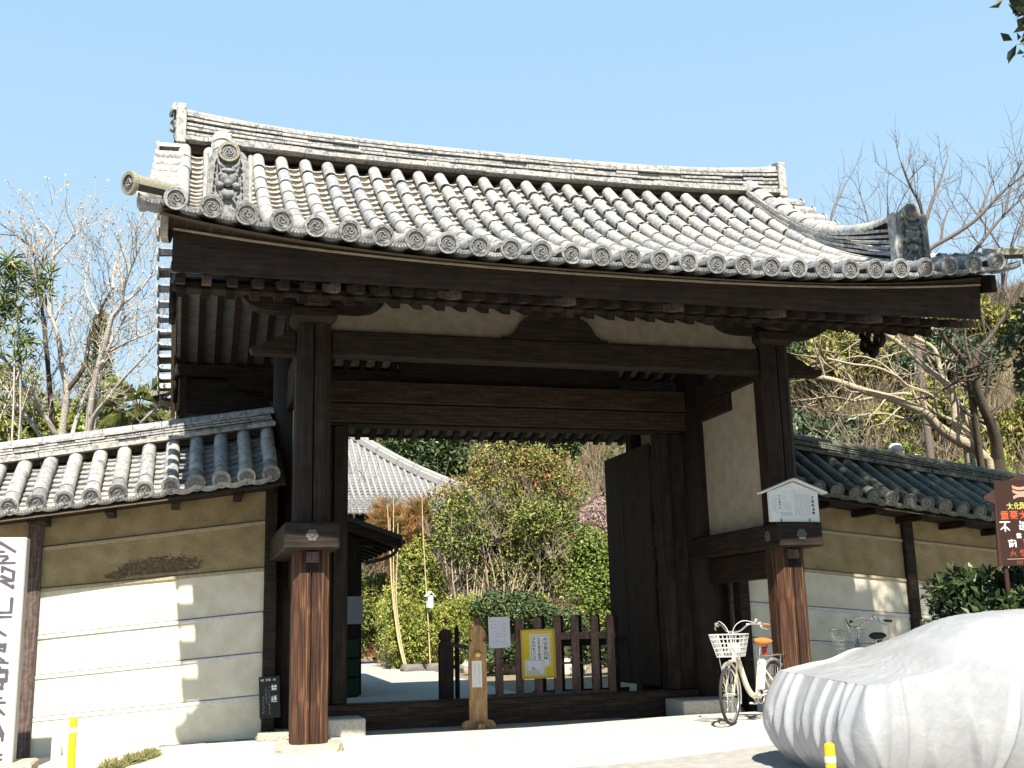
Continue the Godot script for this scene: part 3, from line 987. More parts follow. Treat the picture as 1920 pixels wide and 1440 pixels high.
		sb.hexa([Vector3(-4.6, 4.99, 3.2), Vector3(4.6, 4.99, 3.2), Vector3(4.6, 5.03, 3.2), Vector3(-4.6, 5.03, 3.2), Vector3(-4.6, 4.62, 4.44), Vector3(4.6, 4.62, 4.44), Vector3(4.6, 4.66, 4.44), Vector3(-4.6, 4.66, 4.44)])
		put("soffit_boards", sb, M.board_white, g)
		# the broad eave board with a slight rise at both ends
		var fb := MB.new()
		var lipb := MB.new()
		for i in 24:
			var xa := -4.58 + 9.16 * i / 24.0
			var xb := -4.58 + 9.16 * (i + 1) / 24.0
			var ra := 0.19 * pow(absf(xa) / 4.58, 2.6)
			var rb := 0.19 * pow(absf(xb) / 4.58, 2.6)
			fb.X = Transform3D(Basis(Vector3(f, 0, 0), Vector3.UP, Vector3(0, 0, f)), Vector3(0, 0, RIDGE_Z))
			fb.hexa([Vector3(xa, 4.60 + ra * 0.12, 4.44), Vector3(xb, 4.60 + rb * 0.12, 4.44), Vector3(xb, 4.80 + rb, 4.44), Vector3(xa, 4.80 + ra, 4.44), Vector3(xa, 4.57 + ra * 0.12, 4.50), Vector3(xb, 4.57 + rb * 0.12, 4.50), Vector3(xb, 4.80 + rb, 4.56), Vector3(xa, 4.80 + ra, 4.56)])
			lipb.X = fb.X
			lipb.hexa([Vector3(xa, 4.803 + ra, 4.46), Vector3(xb, 4.803 + rb, 4.46), Vector3(xb, 4.822 + rb, 4.46), Vector3(xa, 4.822 + ra, 4.46), Vector3(xa, 4.803 + ra, 4.575), Vector3(xb, 4.803 + rb, 4.575), Vector3(xb, 4.822 + rb, 4.575), Vector3(xa, 4.822 + ra, 4.575)])
		put("eave_board", fb, M.wood_h, g)
		put("eave_lip", lipb, M.board_pale, g)
		# the scalloped batten that carries the eave tiles, in pieces
		for i in 14:
			var bb := MB.new()
			bb.X = Transform3D(Basis(Vector3(f, 0, 0), Vector3.UP, Vector3(0, 0, f)), Vector3(0, 0, RIDGE_Z))
			for j in 4:
				var xa := -4.64 + 9.28 * (i * 4 + j) / 56.0
				var xb := -4.64 + 9.28 * (i * 4 + j + 1) / 56.0
				var lo_a := 4.824 + 0.19 * pow(minf(absf(xa) / 4.58, 1.0), 2.6)
				var lo_b := 4.824 + 0.19 * pow(minf(absf(xb) / 4.58, 1.0), 2.6)
				var ta := roof_y(xa, 0.36) - 0.15
				var tb := roof_y(xb, 0.36) - 0.15
				bb.hexa([Vector3(xa, lo_a, 4.5), Vector3(xb, lo_b, 4.5), Vector3(xb, tb, 4.5), Vector3(xa, ta, 4.5), Vector3(xa, lo_a, 4.50), Vector3(xb, lo_b, 4.50), Vector3(xb, tb, 4.56), Vector3(xa, ta, 4.56)])
			put("tile_batten", bb, M.clay if i % 3 else M.wood_grey, g)
	# --- barge boards and hanging gable ornaments
	for s in [-1.0, 1.0]:
		for f in [1.0, -1.0]:
			var b := MB.new()
			for i in 16:
				var ua := 0.2 + 4.7 * i / 16.0
				var ub := 0.2 + 4.7 * (i + 1) / 16.0
				var da := lerpf(0.20, 0.42, ua / 4.9)
				var db := lerpf(0.20, 0.42, ub / 4.9)
				var pa := Vector3(0, roof_y(4.6, ua) - 0.15, RIDGE_Z + f * (4.9 - ua))
				var pb := Vector3(0, roof_y(4.6, ub) - 0.15, RIDGE_Z + f * (4.9 - ub))
				var X0: float = s * 4.66 - 0.035
				var X1: float = s * 4.66 + 0.035
				if f > 0:
					b.hexa([Vector3(X0, pb.y - db, pb.z), Vector3(X1, pb.y - db, pb.z), Vector3(X1, pb.y, pb.z), Vector3(X0, pb.y, pb.z), Vector3(X0, pa.y - da, pa.z), Vector3(X1, pa.y - da, pa.z), Vector3(X1, pa.y, pa.z), Vector3(X0, pa.y, pa.z)])
				else:
					b.hexa([Vector3(X0, pa.y - da, pa.z), Vector3(X1, pa.y - da, pa.z), Vector3(X1, pa.y, pa.z), Vector3(X0, pa.y, pa.z), Vector3(X0, pb.y - db, pb.z), Vector3(X1, pb.y - db, pb.z), Vector3(X1, pb.y, pb.z), Vector3(X0, pb.y, pb.z)])
			put("barge_board", b, M.board_pale if s < 0 else M.wood_h, g)
			# the carved pendant that covers a purlin end
			b = MB.new()
			for c in [[0.0, 0.30, 0.12], [-0.11, 0.20, 0.09], [0.11, 0.20, 0.09], [-0.12, 0.06, 0.085], [0.12, 0.06, 0.085], [0.0, -0.03, 0.075], [0.0, 0.42, 0.07]]:
				b.X = Transform3D(Basis(Vector3.BACK, PI / 2), Vector3(s * 4.60, 4.80 + c[1] * 1.25, RIDGE_Z + f * 2.3 + c[0] * 1.35))
				var ring := []
				for k in 13:
					ring.append(Vector3(cos(TAU * k / 12.0) * c[2] * 0.95, 0, sin(TAU * k / 12.0) * c[2] * 0.95))
				var rr := []
				rr.resize(13)
				rr.fill(0.042)
				b.tube(ring, rr, 6)
			put("gable_pendant", b, M.wood_black, g)
	# --- the tiled roof
	var bed := MB.new()
	for f in [1.0, -1.0]:
		bed.sheet(24, 16, func(u: float, v: float) -> Vector3: return roof_at(lerpf(-4.68, 4.68, u), f, v * 4.9, -0.12), 1, f < 0)
		bed.sheet(24, 16, func(u: float, v: float) -> Vector3: return roof_at(lerpf(-4.68, 4.68, u), f, v * 4.9, -0.17), 1, f > 0)
	var roof := put("roof", bed, M.clay, g)
	for i in 29:
		var x := -4.558 + 0.32557 * i
		put("eave_tile", mesh_eave, M.tile_end if i % 4 else M.tile3, roof, Transform3D(slope_basis(1, 0.20) * Basis(Vector3.BACK, rnd(-0.5, 0.5)), roof_at(x, 1, -0.02)))
		for k in 10:
			var u := 0.26 + 0.449 * k
			var sl := roof_slope(u + 0.22) + 0.012
			var t := Transform3D(slope_basis(1, sl) * Basis(Vector3.UP, rnd(-0.012, 0.012)), roof_at(x + rnd(-0.006, 0.006), 1, u, 0.004))
			put("cover_tile", mesh_cover, tile_mat(), roof, t)
	var rest := MB.new()
	for i in 28:
		var x := -4.558 + 0.32557 * (i + 0.5)
		put("eave_pan_tile", mesh_pan_end, M.tile_end if i % 3 else M.tile1, roof, Transform3D(slope_basis(1, 0.16), roof_at(x, 1, -0.005, 0.0)))
		for k in 26:
			var u := 0.10 + 0.182 * k
			var t := Transform3D(slope_basis(1, roof_slope(u + 0.1) - 0.135), roof_at(x, 1, u, -0.020 + rnd(-0.003, 0.003)))
			if k < 9:
				put("pan_tile", mesh_pan, M["tile%d" % [0, 2, 4, 1, 5][rng.randi() % 5]], roof, t)
			else:
				rest.X = t
				pan_shape(rest, 0.26, 0.032)
	tag(put("upper_pan_tiles", rest, M.tile4, roof), "", "", "", "stuff")
	# tiles lying across the verges, their round ends looking out of the gables
	for s in [-1.0, 1.0]:
		for f in [1.0, -1.0]:
			for k in 15:
				var u := 0.42 + 0.30 * k
				var p := roof_at(s * 4.93, f, u, -0.02)
				var bs := Basis(Vector3(0, 0, -s), Vector3.UP, Vector3(s, 0, 0))
				put("verge_tile", mesh_eave, tile_mat(), roof, Transform3D(bs * Basis(Vector3.RIGHT, 0.06) * Basis(Vector3.BACK, rnd(-0.5, 0.5)), p))
			# the corner tile that points out diagonally
			var cp := roof_at(s * 4.99, f, -0.02, 0.03)
			var dirn := Vector3(s * 0.80, -0.10, f * 0.6).normalized()
			var bx := Vector3.UP.cross(dirn).normalized()
			put("corner_tile", mesh_eave, M.tile_yellow, roof, Transform3D(Basis(bx, dirn.cross(bx), dirn).scaled_local(Vector3(1, 1, 1.35)), cp))
			put("corner_pan_tile", mesh_pan_end, M.tile_end, roof, Transform3D(slope_basis(f, 0.14), roof_at(s * 4.74, f, -0.005, 0.0)))
			put("corner_pan_tile", mesh_pan, M.tile1, roof, Transform3D(slope_basis(f, 0.14), roof_at(s * 4.74, f, 0.04, -0.01)))
			if f < 0:
				for k in 11:
					var u := 0.0 + 0.449 * k
					put("cover_tile", mesh_cover, tile_mat(), roof, Transform3D(slope_basis(-1, roof_slope(u + 0.2)), roof_at(s * 4.558, -1, u)))
	# --- the main ridge
	var ridge := part_box("ridge", Vector3(0, 7.86, RIDGE_Z), Vector3(9.2, 0.30, 0.30), M.clay, g)
	var rc := func(t: float) -> Vector3: return Vector3(t, 7.74 + 0.10 * pow(absf(t) / 4.7, 2.4), RIDGE_Z) - ridge.position * 0.0
	var heights := [0.085, 0.05, 0.05, 0.05, 0.05, 0.05]
	var deeps := [0.64, 0.45, 0.49, 0.45, 0.49, 0.46]
	var yy := 0.0
	for k in 6:
		var lift := func(t: float) -> Vector3: return rc.call(t) + Vector3(0, yy * (1.0 + 0.32 * pow(absf(t) / 4.7, 4.0)), 0)
		ridge_course("ridge_tile", ridge, -4.62, 4.62, lift, 0.0, heights[k], deeps[k], 0.36 if k else 0.44)
		yy += heights[k] + 0.004
	var top := func(t: float) -> Vector3: return rc.call(t) + Vector3(0, yy * (1.0 + 0.36 * pow(absf(t) / 4.7, 4.0)) + 0.0, 0)
	for i in 28:
		var a := -4.74 + 0.3386 * i
		var p: Vector3 = top.call(a)
		var q: Vector3 = top.call(a + 0.3386)
		var x := (p - q).normalized()
		var side := Vector3.UP.cross(x).normalized()
		put("ridge_cap_tile", mesh_cap, tile_mat(), ridge, Transform3D(Basis(side, x.cross(side), x).scaled_local(Vector3(1.9, 0.75, 1.0)), p))
	for c in ridge.get_children():
		c.position -= ridge.position
	for s in [-1.0, 1.0]:
		var d := put("ridge_end_tile", demon_tile(0.62, 0.62), M.tile_end, g, Transform3D(Basis(Vector3.UP, s * PI / 2), Vector3(s * 4.66, 7.80, RIDGE_Z)))
		for e in [-1.0, 1.0]:
			part_box("ridge_end_rim", Vector3(e * 0.28, 0.28, -0.04), Vector3(0.06, 0.58, 0.13), M.tile2, d)
		var b := MB.new()
		half_pipe(b, 0.10, 0.085, 0.0, -0.34)
		put("ridge_end_tube", disc_end(b, 0.11, 0.014), M.tile2, d, Transform3D(Basis(Vector3.RIGHT, -0.35), Vector3(0, 0.60, 0.10)))
	# --- the two ridges that run down the slope, with an ogre tile at the foot
	for s in [-1.0, 1.0]:
		var x0: float = s * 4.07
		var along := func(t: float) -> Vector3: return roof_at(x0, 1, 4.9 - t, 0.0)
		var down := part_box("hip_ridge", along.call(2.0) + Vector3(0, 0.02, 0), Vector3(0.2, 0.1, 0.2), M.clay, g)
		var y2 := 0.02
		for k in 6:
			var hh: float = 0.062 if k == 0 else 0.048
			var up := func(t: float) -> Vector3: return along.call(t) + Vector3(0, y2 * lerpf(0.66, 1.45, smoothstep(1.9, 4.0, t)), 0)
			ridge_course("ridge_tile", down, 0.35, 3.98, up, 0.0, hh, [0.40, 0.29, 0.31, 0.29, 0.31, 0.29][k], 0.33)
			y2 += hh + 0.006
		var crest := func(t: float) -> Vector3: return along.call(t) + Vector3(0, y2 * lerpf(0.66, 1.45, smoothstep(1.9, 4.0, t)) + 0.0 + 0.21 * pow(maxf(0.0, (t - 3.2) / 0.95), 2.0), 0)
		for i in 12:
			var t := 0.1 + 0.335 * i
			var p: Vector3 = crest.call(t + 0.335)
			var q: Vector3 = crest.call(t)
			var z := (p - q).normalized()
			var xx := Vector3.UP.cross(z).normalized()
			var last := i == 11
			put("ridge_cap_tile", mesh_eave if last else mesh_cap, M.tile_yellow if last else tile_mat(), down, Transform3D(Basis(xx, z.cross(xx), z).scaled_local(Vector3(1.0 if last else 1.3, 1.0, 1.0)), p + Vector3(0, 0.0, 0.0)))
		for c in down.get_children():
			c.position -= down.position
		var foot := roof_at(x0, 1, 4.9 - 4.0, -0.03)
		put("ogre_tile", demon_tile(0.46, 0.74), M.tile_end, g, Transform3D(Basis.IDENTITY, foot + Vector3(0, 0, 0.06)))
		for e in [-1.0, 1.0]:
			var fb2 := MB.new()
			fb2.box(Vector3(e * 0.22, 0.34, -0.03), Vector3(0.05, 0.72, 0.14), 0.015)
			put("ogre_tile_cheek", fb2, M.tile2, g, Transform3D(Basis.IDENTITY, foot + Vector3(0, 0, 0.05)))


# ---------------------------------------------------------------- the plastered walls on both sides

func build_wall(s: float):
	moss_shaded = s > 0  # right wall only: moss tint plus shade worked into the tile colour
	# s = -1 left, +1 right; heights fall away from the gate as the photograph shows
	var side_word := "left" if s < 0 else "right"
	var w := thing("plaster_wall", ("tile-topped ochre and cream plaster wall, sunlit, left of the gate" if s < 0 else "tile-topped plaster wall in tree shade, right of the gate"), "wall", Vector3(s * 3.4, 0, -2.35))
	var o := w.position
	var eave := func(x: float) -> float: return 3.10 - (0.142 if s < 0 else 0.125) * (absf(x) - 3.39)
	var top := func(x: float) -> float: return 3.88 - (0.166 if s < 0 else 0.140) * (absf(x) - 3.3)
	var near := [-0.13, 0.442, 0.959, 1.458, 2.011, 2.607, 3.05]
	var fall := [0.031, 0.06, 0.073, 0.0865, 0.0865 if s < 0 else 0.10, 0.124 if s < 0 else 0.10, 0.135]
	var X1 := 3.39
	var ends := [6.02, 8.75, 11.5, 14.2]
	var xa := X1
	for sec in (3 if s < 0 else 4):
		var xb: float = ends[sec]
		for c in 6:
			var b := MB.new()
			var n := 4
			for i in n:
				var p := lerpf(xa, xb, float(i) / n)
				var q := lerpf(xa, xb, float(i + 1) / n)
				var lo_p: float = near[c] - fall[c] * (p - X1) + (0.004 if c else 0.0)
				var lo_q: float = near[c] - fall[c] * (q - X1) + (0.004 if c else 0.0)
				var hi_p: float = near[c + 1] - fall[c + 1] * (p - X1) - 0.004
				var hi_q: float = near[c + 1] - fall[c + 1] * (q - X1) - 0.004
				var in0 := 0.03 * c - 0.05
				var zf := 0.55 - 0.0 - in0 * 0.15
				if s > 0:
					b.hexa([Vector3(p, lo_p, -0.5), Vector3(q, lo_q, -0.5), Vector3(q, hi_q, -0.5), Vector3(p, hi_p, -0.5), Vector3(p, lo_p, zf), Vector3(q, lo_q, zf), Vector3(q, hi_q, zf), Vector3(p, hi_p, zf)])
				else:
					b.hexa([Vector3(-q, lo_q, -0.5), Vector3(-p, lo_p, -0.5), Vector3(-p, hi_p, -0.5), Vector3(-q, hi_q, -0.5), Vector3(-q, lo_q, zf), Vector3(-p, lo_p, zf), Vector3(-p, hi_p, zf), Vector3(-q, hi_q, zf)])
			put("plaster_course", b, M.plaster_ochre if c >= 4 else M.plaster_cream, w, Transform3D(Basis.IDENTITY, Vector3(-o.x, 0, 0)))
			if c > 0:
				# the raised line at the joint
				var l := MB.new()
				var ya: float = near[c] - fall[c] * (xa - X1)
				var yb: float = near[c] - fall[c] * (xb - X1)
				l.bar(Vector3(s * xa, ya - 0.030, 0.553), Vector3(s * xb, yb - 0.030, 0.553), 0.03, 0.046, 0.006)
				put("joint_line", l, M.ochre_line if c >= 4 else M.plaster_line, w, Transform3D(Basis.IDENTITY, Vector3(-o.x, 0, 0)))
		xa = xb
	# posts set into the face
	for x in [3.31, 6.11, 8.84, 11.59]:
		var h: float = eave.call(x) - 0.06
		var b := MB.new()
		b.box(Vector3(s * x - o.x, (h - 0.2) / 2, 0.50), Vector3(0.15 if x < 4 else 0.17, h + 0.2, 0.24), 0.015)
		var post := put("post", b, M.wood_h if x < 4 or s > 0 else M.wood_grey, w)
		if x > 4 and x < 7:
			var c2 := MB.new()
			c2.box(Vector3(s * x - o.x, h - 0.02, 0.56), Vector3(0.21, 0.16, 0.34), 0.01)
			put("post_cap", c2, M.wood_h, post)
	# the eave purlin, rafter ends, soffit
	var xe := 12.5
	var sb := MB.new()
	sb.bar(Vector3(s * 3.3, eave.call(3.3) - 0.10, 0.86), Vector3(s * xe, eave.call(xe) - 0.10, 0.86), 0.60, 0.04)
	sb.bar(Vector3(s * 3.3, eave.call(3.3) - 0.10, -0.86), Vector3(s * xe, eave.call(xe) - 0.10, -0.86), 0.60, 0.04)
	put("soffit", sb, M.wood_h, w, Transform3D(Basis.IDENTITY, Vector3(-o.x, 0, 0)))
	for k in 12:
		var x := 3.75 + 0.75 * k
		var y: float = eave.call(x) - 0.165
		wx("rafter_end", s * x - o.x - 0.05, s * x - o.x + 0.05, y - 0.045, y + 0.04, 0.5, 1.17, "wood_h", w, 0.005)
	# tiles
	var bed := MB.new()
	for f in [1.0, -1.0]:
		bed.sheet(12, 2, func(u: float, v: float) -> Vector3:
			var x := lerpf(3.2, xe, u)
			return Vector3(s * x, lerpf(eave.call(x) - 0.16, top.call(x) - 0.16, v), f * lerpf(1.28, 0.0, v)), 1, (f < 0) != (s < 0))
	var roof := put("roof", bed, M.clay, w, Transform3D(Basis.IDENTITY, Vector3(-o.x, 0, 0)))
	var rows := 28
	for i in rows:
		var x := 3.38 + 0.2955 * i if s < 0 else 3.62 + 0.2955 * i
		if x > xe:
			break
		var ye: float = eave.call(x)
		var yt: float = top.call(x)
		var sl := atan2(yt - ye, 1.22)
		var len_ := Vector2(yt - ye, 1.22).length()
		for k in 3:
			var t := (len_ / 3.0 * k) / len_
			var p := Vector3(s * x, lerpf(ye, yt, t), lerpf(1.32, 0.10, t))
			if k == 0:
				put("eave_tile", mesh_eave, M.tile_end if i % 3 == 0 and not moss_shaded else tile_mat(), roof, Transform3D(slope_basis(1, sl - 0.06) * Basis(Vector3.BACK, rnd(-0.6, 0.6)), p))
				p += Vector3(0, 0.28 * sin(sl), -0.28 * cos(sl))
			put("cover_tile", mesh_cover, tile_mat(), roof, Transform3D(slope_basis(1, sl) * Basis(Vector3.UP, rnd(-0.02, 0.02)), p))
		var xp := x + 0.148
		var lean := Basis(Vector3.BACK, -s * 0.13)
		for k in 9:
			var t := k / 9.0
			var pos := Vector3(s * xp, lerpf(eave.call(xp), top.call(xp), t) - (0.0 if k == 0 else 0.012), lerpf(1.31, 0.10, t))
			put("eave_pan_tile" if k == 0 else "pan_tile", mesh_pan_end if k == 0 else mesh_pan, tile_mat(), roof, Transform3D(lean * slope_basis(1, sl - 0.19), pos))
	# the ridge: a broad lower course, thin courses, rounded caps
	var core := MB.new()
	core.bar(Vector3(s * 3.35, top.call(3.35) + 0.06, 0), Vector3(s * xe, top.call(xe) + 0.06, 0), 0.22, 0.26)
	var ridge := put("ridge", core, M.clay, w, Transform3D(Basis.IDENTITY, Vector3(-o.x, 0, 0)))
	var yy := 0.0
	for k in 5:
		var fn := func(t: float) -> Vector3: return Vector3(s * t, top.call(t) + 0.0 + yy, 0)
		ridge_course("ridge_tile", ridge, 3.26 + 0.02 * k, 9.6, fn, 0.0, [0.075, 0.034, 0.034, 0.034, 0.034][k], [0.56, 0.36, 0.38, 0.36, 0.38][k], [0.52, 0.33, 0.30, 0.36, 0.31][k])
		yy += [0.08, 0.036, 0.036, 0.036, 0.036][k]
	for i in 18:
		var a := 3.28 + 0.36 * i
		var p := Vector3(s * a, top.call(a) + yy, 0)
		var q := Vector3(s * (a + 0.36), top.call(a + 0.36) + yy, 0)
		var x := (p - q).normalized()
		var side := Vector3.UP.cross(x).normalized()
		put("ridge_cap_tile", mesh_cap, tile_mat(), ridge, Transform3D(Basis(side, x.cross(side), x).scaled_local(Vector3(1.5, 0.85, 1.06)), p))
	# a low footing of flat stones
	for k in 6:
		var x := 3.5 + 0.44 * k
		if s < 0 and k < 3:
			wx("footing_stone", s * x - o.x - 0.21, s * x - o.x + 0.21, -0.2, -0.078 - 0.01 * k, 0.5, 0.66, "stone_dark", w, 0.01)
	if s < 0:
		# the dark stain on the clay, above the cream courses
		var st := MB.new()
		var n := FastNoiseLite.new()
		n.seed = 4
		n.frequency = 2.6
		var poly := PackedVector2Array()
		for k in 60:
			var a := TAU * k / 60.0
			var r := 1.0 + 0.30 * n.get_noise_2d(cos(a) * 1.5, sin(a) * 1.5) + 0.12 * n.get_noise_2d(cos(a) * 7.0, sin(a) * 7.0)
			var py := sin(a) * 0.10 * r
			poly.append(Vector2(cos(a) * 0.42 * r, maxf(py, -0.075)))
		st.prism(poly, 0.0, 0.002)
		# its edge breaks up into specks
		for k in 420:
			var a := rng.randf() * TAU
			var rr := 1.0 + absf(rng.randfn()) * 0.16
			var c := Vector2(cos(a) * 0.42 * rr, sin(a) * 0.105 * rr)
			if c.y < -0.08:
				continue
			var r := rnd(0.002, 0.009) / rr
			var dot := PackedVector2Array()
			for q in 6:
				dot.append(c + Vector2(cos(TAU * q / 6.0) * r * 1.6, sin(TAU * q / 6.0) * r))
			st.prism(dot, 0.0, 0.0021 + 0.00001 * k)
		put("stain_patch", st, M.plaster_stain, w, Transform3D(Basis(Vector3.BACK, 0.085), Vector3(-4.66 - o.x, 2.02, 0.544)))
		var p2 := PackedVector2Array()
		for k in 30:
			var a := TAU * k / 30.0
			var r := 1.0 + 0.4 * n.get_noise_2d(cos(a) * 2.0 + 9.0, sin(a) * 2.0)
			p2.append(Vector2(cos(a) * 0.13 * r, sin(a) * 0.045 * r))
		st = MB.new()
		st.prism(p2, 0.0, 0.003)
		put("stain_patch", st, M.plaster_stain, w, Transform3D(Basis(Vector3.BACK, 0.085), Vector3(-5.17 - o.x, 1.925, 0.543)))


# ---------------------------------------------------------------- things in front of the gate

func torus(b: MB, c: Vector3, R: float, r: float, n := 32, m := 8, a0 := 0.0, a1 := TAU):
	# a ring standing in the yz plane
	var pts := []
	var rr := []
	for k in n + 1:
		var a := lerpf(a0, a1, float(k) / n)
		pts.append(c + Vector3(0, sin(a) * R, cos(a) * R))
		rr.append(r)
	b.tube(pts, rr, m, a1 - a0 < TAU - 0.01)


func curve(ctrl: Array, n := 10) -> Array:
	var out := []
	var m := ctrl.size()
	for i in m - 1:
		var p0: Vector3 = ctrl[maxi(i - 1, 0)]
		var p1: Vector3 = ctrl[i]
		var p2: Vector3 = ctrl[i + 1]
		var p3: Vector3 = ctrl[mini(i + 2, m - 1)]
		for k in n:
			out.append(p1.cubic_interpolate(p2, p0, p3, float(k) / n))
	out.append(ctrl[m - 1])
	return out


func even(n: int, r: float) -> Array:
	var a := []
	a.resize(n)
	a.fill(r)
	return a


func wheel(parent: Node3D, at: Vector3, turn: float, called: String):
	var R := 0.335
	var b := MB.new()
	torus(b, Vector3.ZERO, R - 0.02, 0.019, 40, 8)
	var w := put(called, b, M.rubber, parent, Transform3D(Basis(Vector3.UP, turn), at))
	b = MB.new()
	torus(b, Vector3.ZERO, R - 0.042, 0.011, 40, 6)
	put("rim", b, M.chrome, w)
	b = MB.new()
	for k in 28:
		var a := TAU * k / 28.0
		var h := a + (0.5 if k % 2 else -0.5)
		b.rod(Vector3(0.025 if k % 4 < 2 else -0.025, sin(h) * 0.022, cos(h) * 0.022), Vector3(0, sin(a), cos(a)) * (R - 0.045), 0.0024, 4)
	put("spokes", b, M.chrome, w)
	b = MB.new()
	b.rod(Vector3(-0.05, 0, 0), Vector3(0.05, 0, 0), 0.022, 10)
	b.rod(Vector3(-0.075, 0, 0), Vector3(0.075, 0, 0), 0.008, 8)
	put("hub", b, M.alloy, w)


func build_bicycle(label: String, at: Vector3, turn: float, frame_m: Material, grip_m: Material, seat_m: Material, lattice: bool, steer: float):
	var t := thing("bicycle", label, "bicycle", at, turn, "bicycles parked by the gate")
	var R := 0.335
	wheel(t, Vector3(0, R, 0), steer, "front_wheel")
	wheel(t, Vector3(0, R, -1.09), 0.0, "rear_wheel")
	var b := MB.new()
	var dt := curve([Vector3(0, 0.83, -0.19), Vector3(0, 0.66, -0.27), Vector3(0, 0.42, -0.40), Vector3(0, 0.31, -0.52), Vector3(0, 0.285, -0.64)], 6)
	b.tube(dt, even(dt.size(), 0.031), 12)
	b.rod(Vector3(0, 0.70, -0.135), Vector3(0, 0.88, -0.195), 0.026, 10)
	b.rod(Vector3(0, 0.285, -0.64), Vector3(0, 0.72, -0.76), 0.022, 10)
	for s in [-1.0, 1.0]:
		b.rod(Vector3(s * 0.035, 0.285, -0.66), Vector3(s * 0.06, R, -1.09), 0.011, 8)
		b.rod(Vector3(s * 0.02, 0.66, -0.745), Vector3(s * 0.06, R, -1.09), 0.010, 8)
	b.rod(Vector3(-0.05, 0.285, -0.64), Vector3(0.05, 0.285, -0.64), 0.030, 10)
	put("frame", b, frame_m, t)
	b = MB.new()
	for s in [-1.0, 1.0]:
		var fk := curve([Vector3(s * 0.045, 0.70, -0.135), Vector3(s * 0.05, 0.56, -0.085), Vector3(s * 0.052, 0.42, -0.02), Vector3(s * 0.05, R, 0.0)], 5)
		b.tube(fk, even(fk.size(), 0.012), 8)
	b.box(Vector3(0, 0.705, -0.135), Vector3(0.12, 0.03, 0.04), 0.008)
	put("fork", b, M.alloy if lattice == false else M.bamboo, t)
	# handlebar, stem, grips, levers
	var h := Node3D.new()
	h.name = "handlebar"
	t.add_child(h, true)
	h.position = Vector3(0, 0, -0.2)
	h.rotation.y = steer
	b = MB.new()
	b.rod(Vector3(0, 0.86, 0.0), Vector3(0, 1.02, -0.04), 0.014, 8)
	b.rod(Vector3(0, 1.02, -0.04), Vector3(0, 1.035, 0.03), 0.016, 8)
	for s in [-1.0, 1.0]:
		var c := curve([Vector3(0, 1.035, 0.03), Vector3(s * 0.08, 1.05, 0.035), Vector3(s * 0.17, 1.12, -0.02), Vector3(s * 0.25, 1.125, -0.12), Vector3(s * 0.285, 1.115, -0.21)], 6)
		b.tube(c, even(c.size(), 0.0115), 8)
	put("bar", b, M.chrome, h)
	for s in [-1.0, 1.0]:
		b = MB.new()
		b.tube([Vector3(s * 0.285, 1.115, -0.21), Vector3(s * 0.30, 1.11, -0.27), Vector3(s * 0.315, 1.105, -0.335)], [0.016, 0.018, 0.016], 10)
		put("grip", b, grip_m, h)
		b = MB.new()
		b.tube([Vector3(s * 0.27, 1.11, -0.15), Vector3(s * 0.285, 1.08, -0.13), Vector3(s * 0.32, 1.055, -0.27)], [0.010, 0.008, 0.006], 6)
		b.box(Vector3(s * 0.265, 1.125, -0.15), Vector3(0.045, 0.045, 0.05), 0.01)
		put("brake_lever", b, M.alloy, h)
		b = MB.new()
		var cb := curve([Vector3(s * 0.26, 1.12, -0.12), Vector3(s * 0.14, 1.16, 0.10), Vector3(s * 0.03, 1.05, 0.14), Vector3(s * 0.02, 0.80, 0.06)], 6)
		b.tube(cb, even(cb.size(), 0.004), 5)
		put("cable", b, M.white_plastic, h)
	b = MB.new()
	b.ball(Vector3(0.24, 1.165, -0.08), Vector3(0.03, 0.025, 0.03), 10, 6)
	put("bell", b, M.chrome, h)
	# basket
	b = MB.new()
	var th := 0.0042 if lattice else 0.003
	var y0 := 0.76
	var y1 := 1.01
	var ring := func(y: float) -> Array:
		var k := (y - y0) / (y1 - y0)
		var w := lerpf(0.125, 0.185, k)
		var z1 := lerpf(0.30, 0.36, k)
		return [Vector3(-w, y, 0.05), Vector3(w, y, 0.05), Vector3(w, y, z1), Vector3(-w, y, z1)]
	for j in 6:
		var r: Array = ring.call(lerpf(y0, y1, j / 5.0))
		for i in 4:
			b.rod(r[i], r[(i + 1) % 4], th * (1.7 if j == 5 else 1.0), 5)
	var lo: Array = ring.call(y0)
	var hi: Array = ring.call(y1)
	for i in 4:
		for k in 7:
			var f := k / 7.0
			b.rod(lo[i].lerp(lo[(i + 1) % 4], f), hi[i].lerp(hi[(i + 1) % 4], f), th, 5)
	for k in 6:
		b.rod(lo[0].lerp(lo[1], k / 5.0), lo[3].lerp(lo[2], k / 5.0), th, 5)
	if lattice:
		b.box(Vector3(0, 0.86, 0.050), Vector3(0.16, 0.09, 0.006), 0.0)
	var bk := put("basket", b, M.pale_plastic if lattice else M.grey_plastic, t, Transform3D(Basis(Vector3.UP, steer), Vector3(0, 0, -0.2)))
	b = MB.new()
	for s in [-1.0, 1.0]:
		b.rod(Vector3(s * 0.07, 0.335, 0.2), Vector3(s * 0.10, 0.76, 0.30), 0.005, 6)
	b.rod(Vector3(0, 0.80, 0.05), Vector3(0, 0.86, 0.0), 0.01, 6)
	put("stay", b, M.chrome, bk)
	# saddle on its post
	b = MB.new()
	b.rod(Vector3(0, 0.70, -0.755), Vector3(0, 0.87, -0.80), 0.0135, 8)
	put("seat_post", b, M.chrome, t)
	b = MB.new()
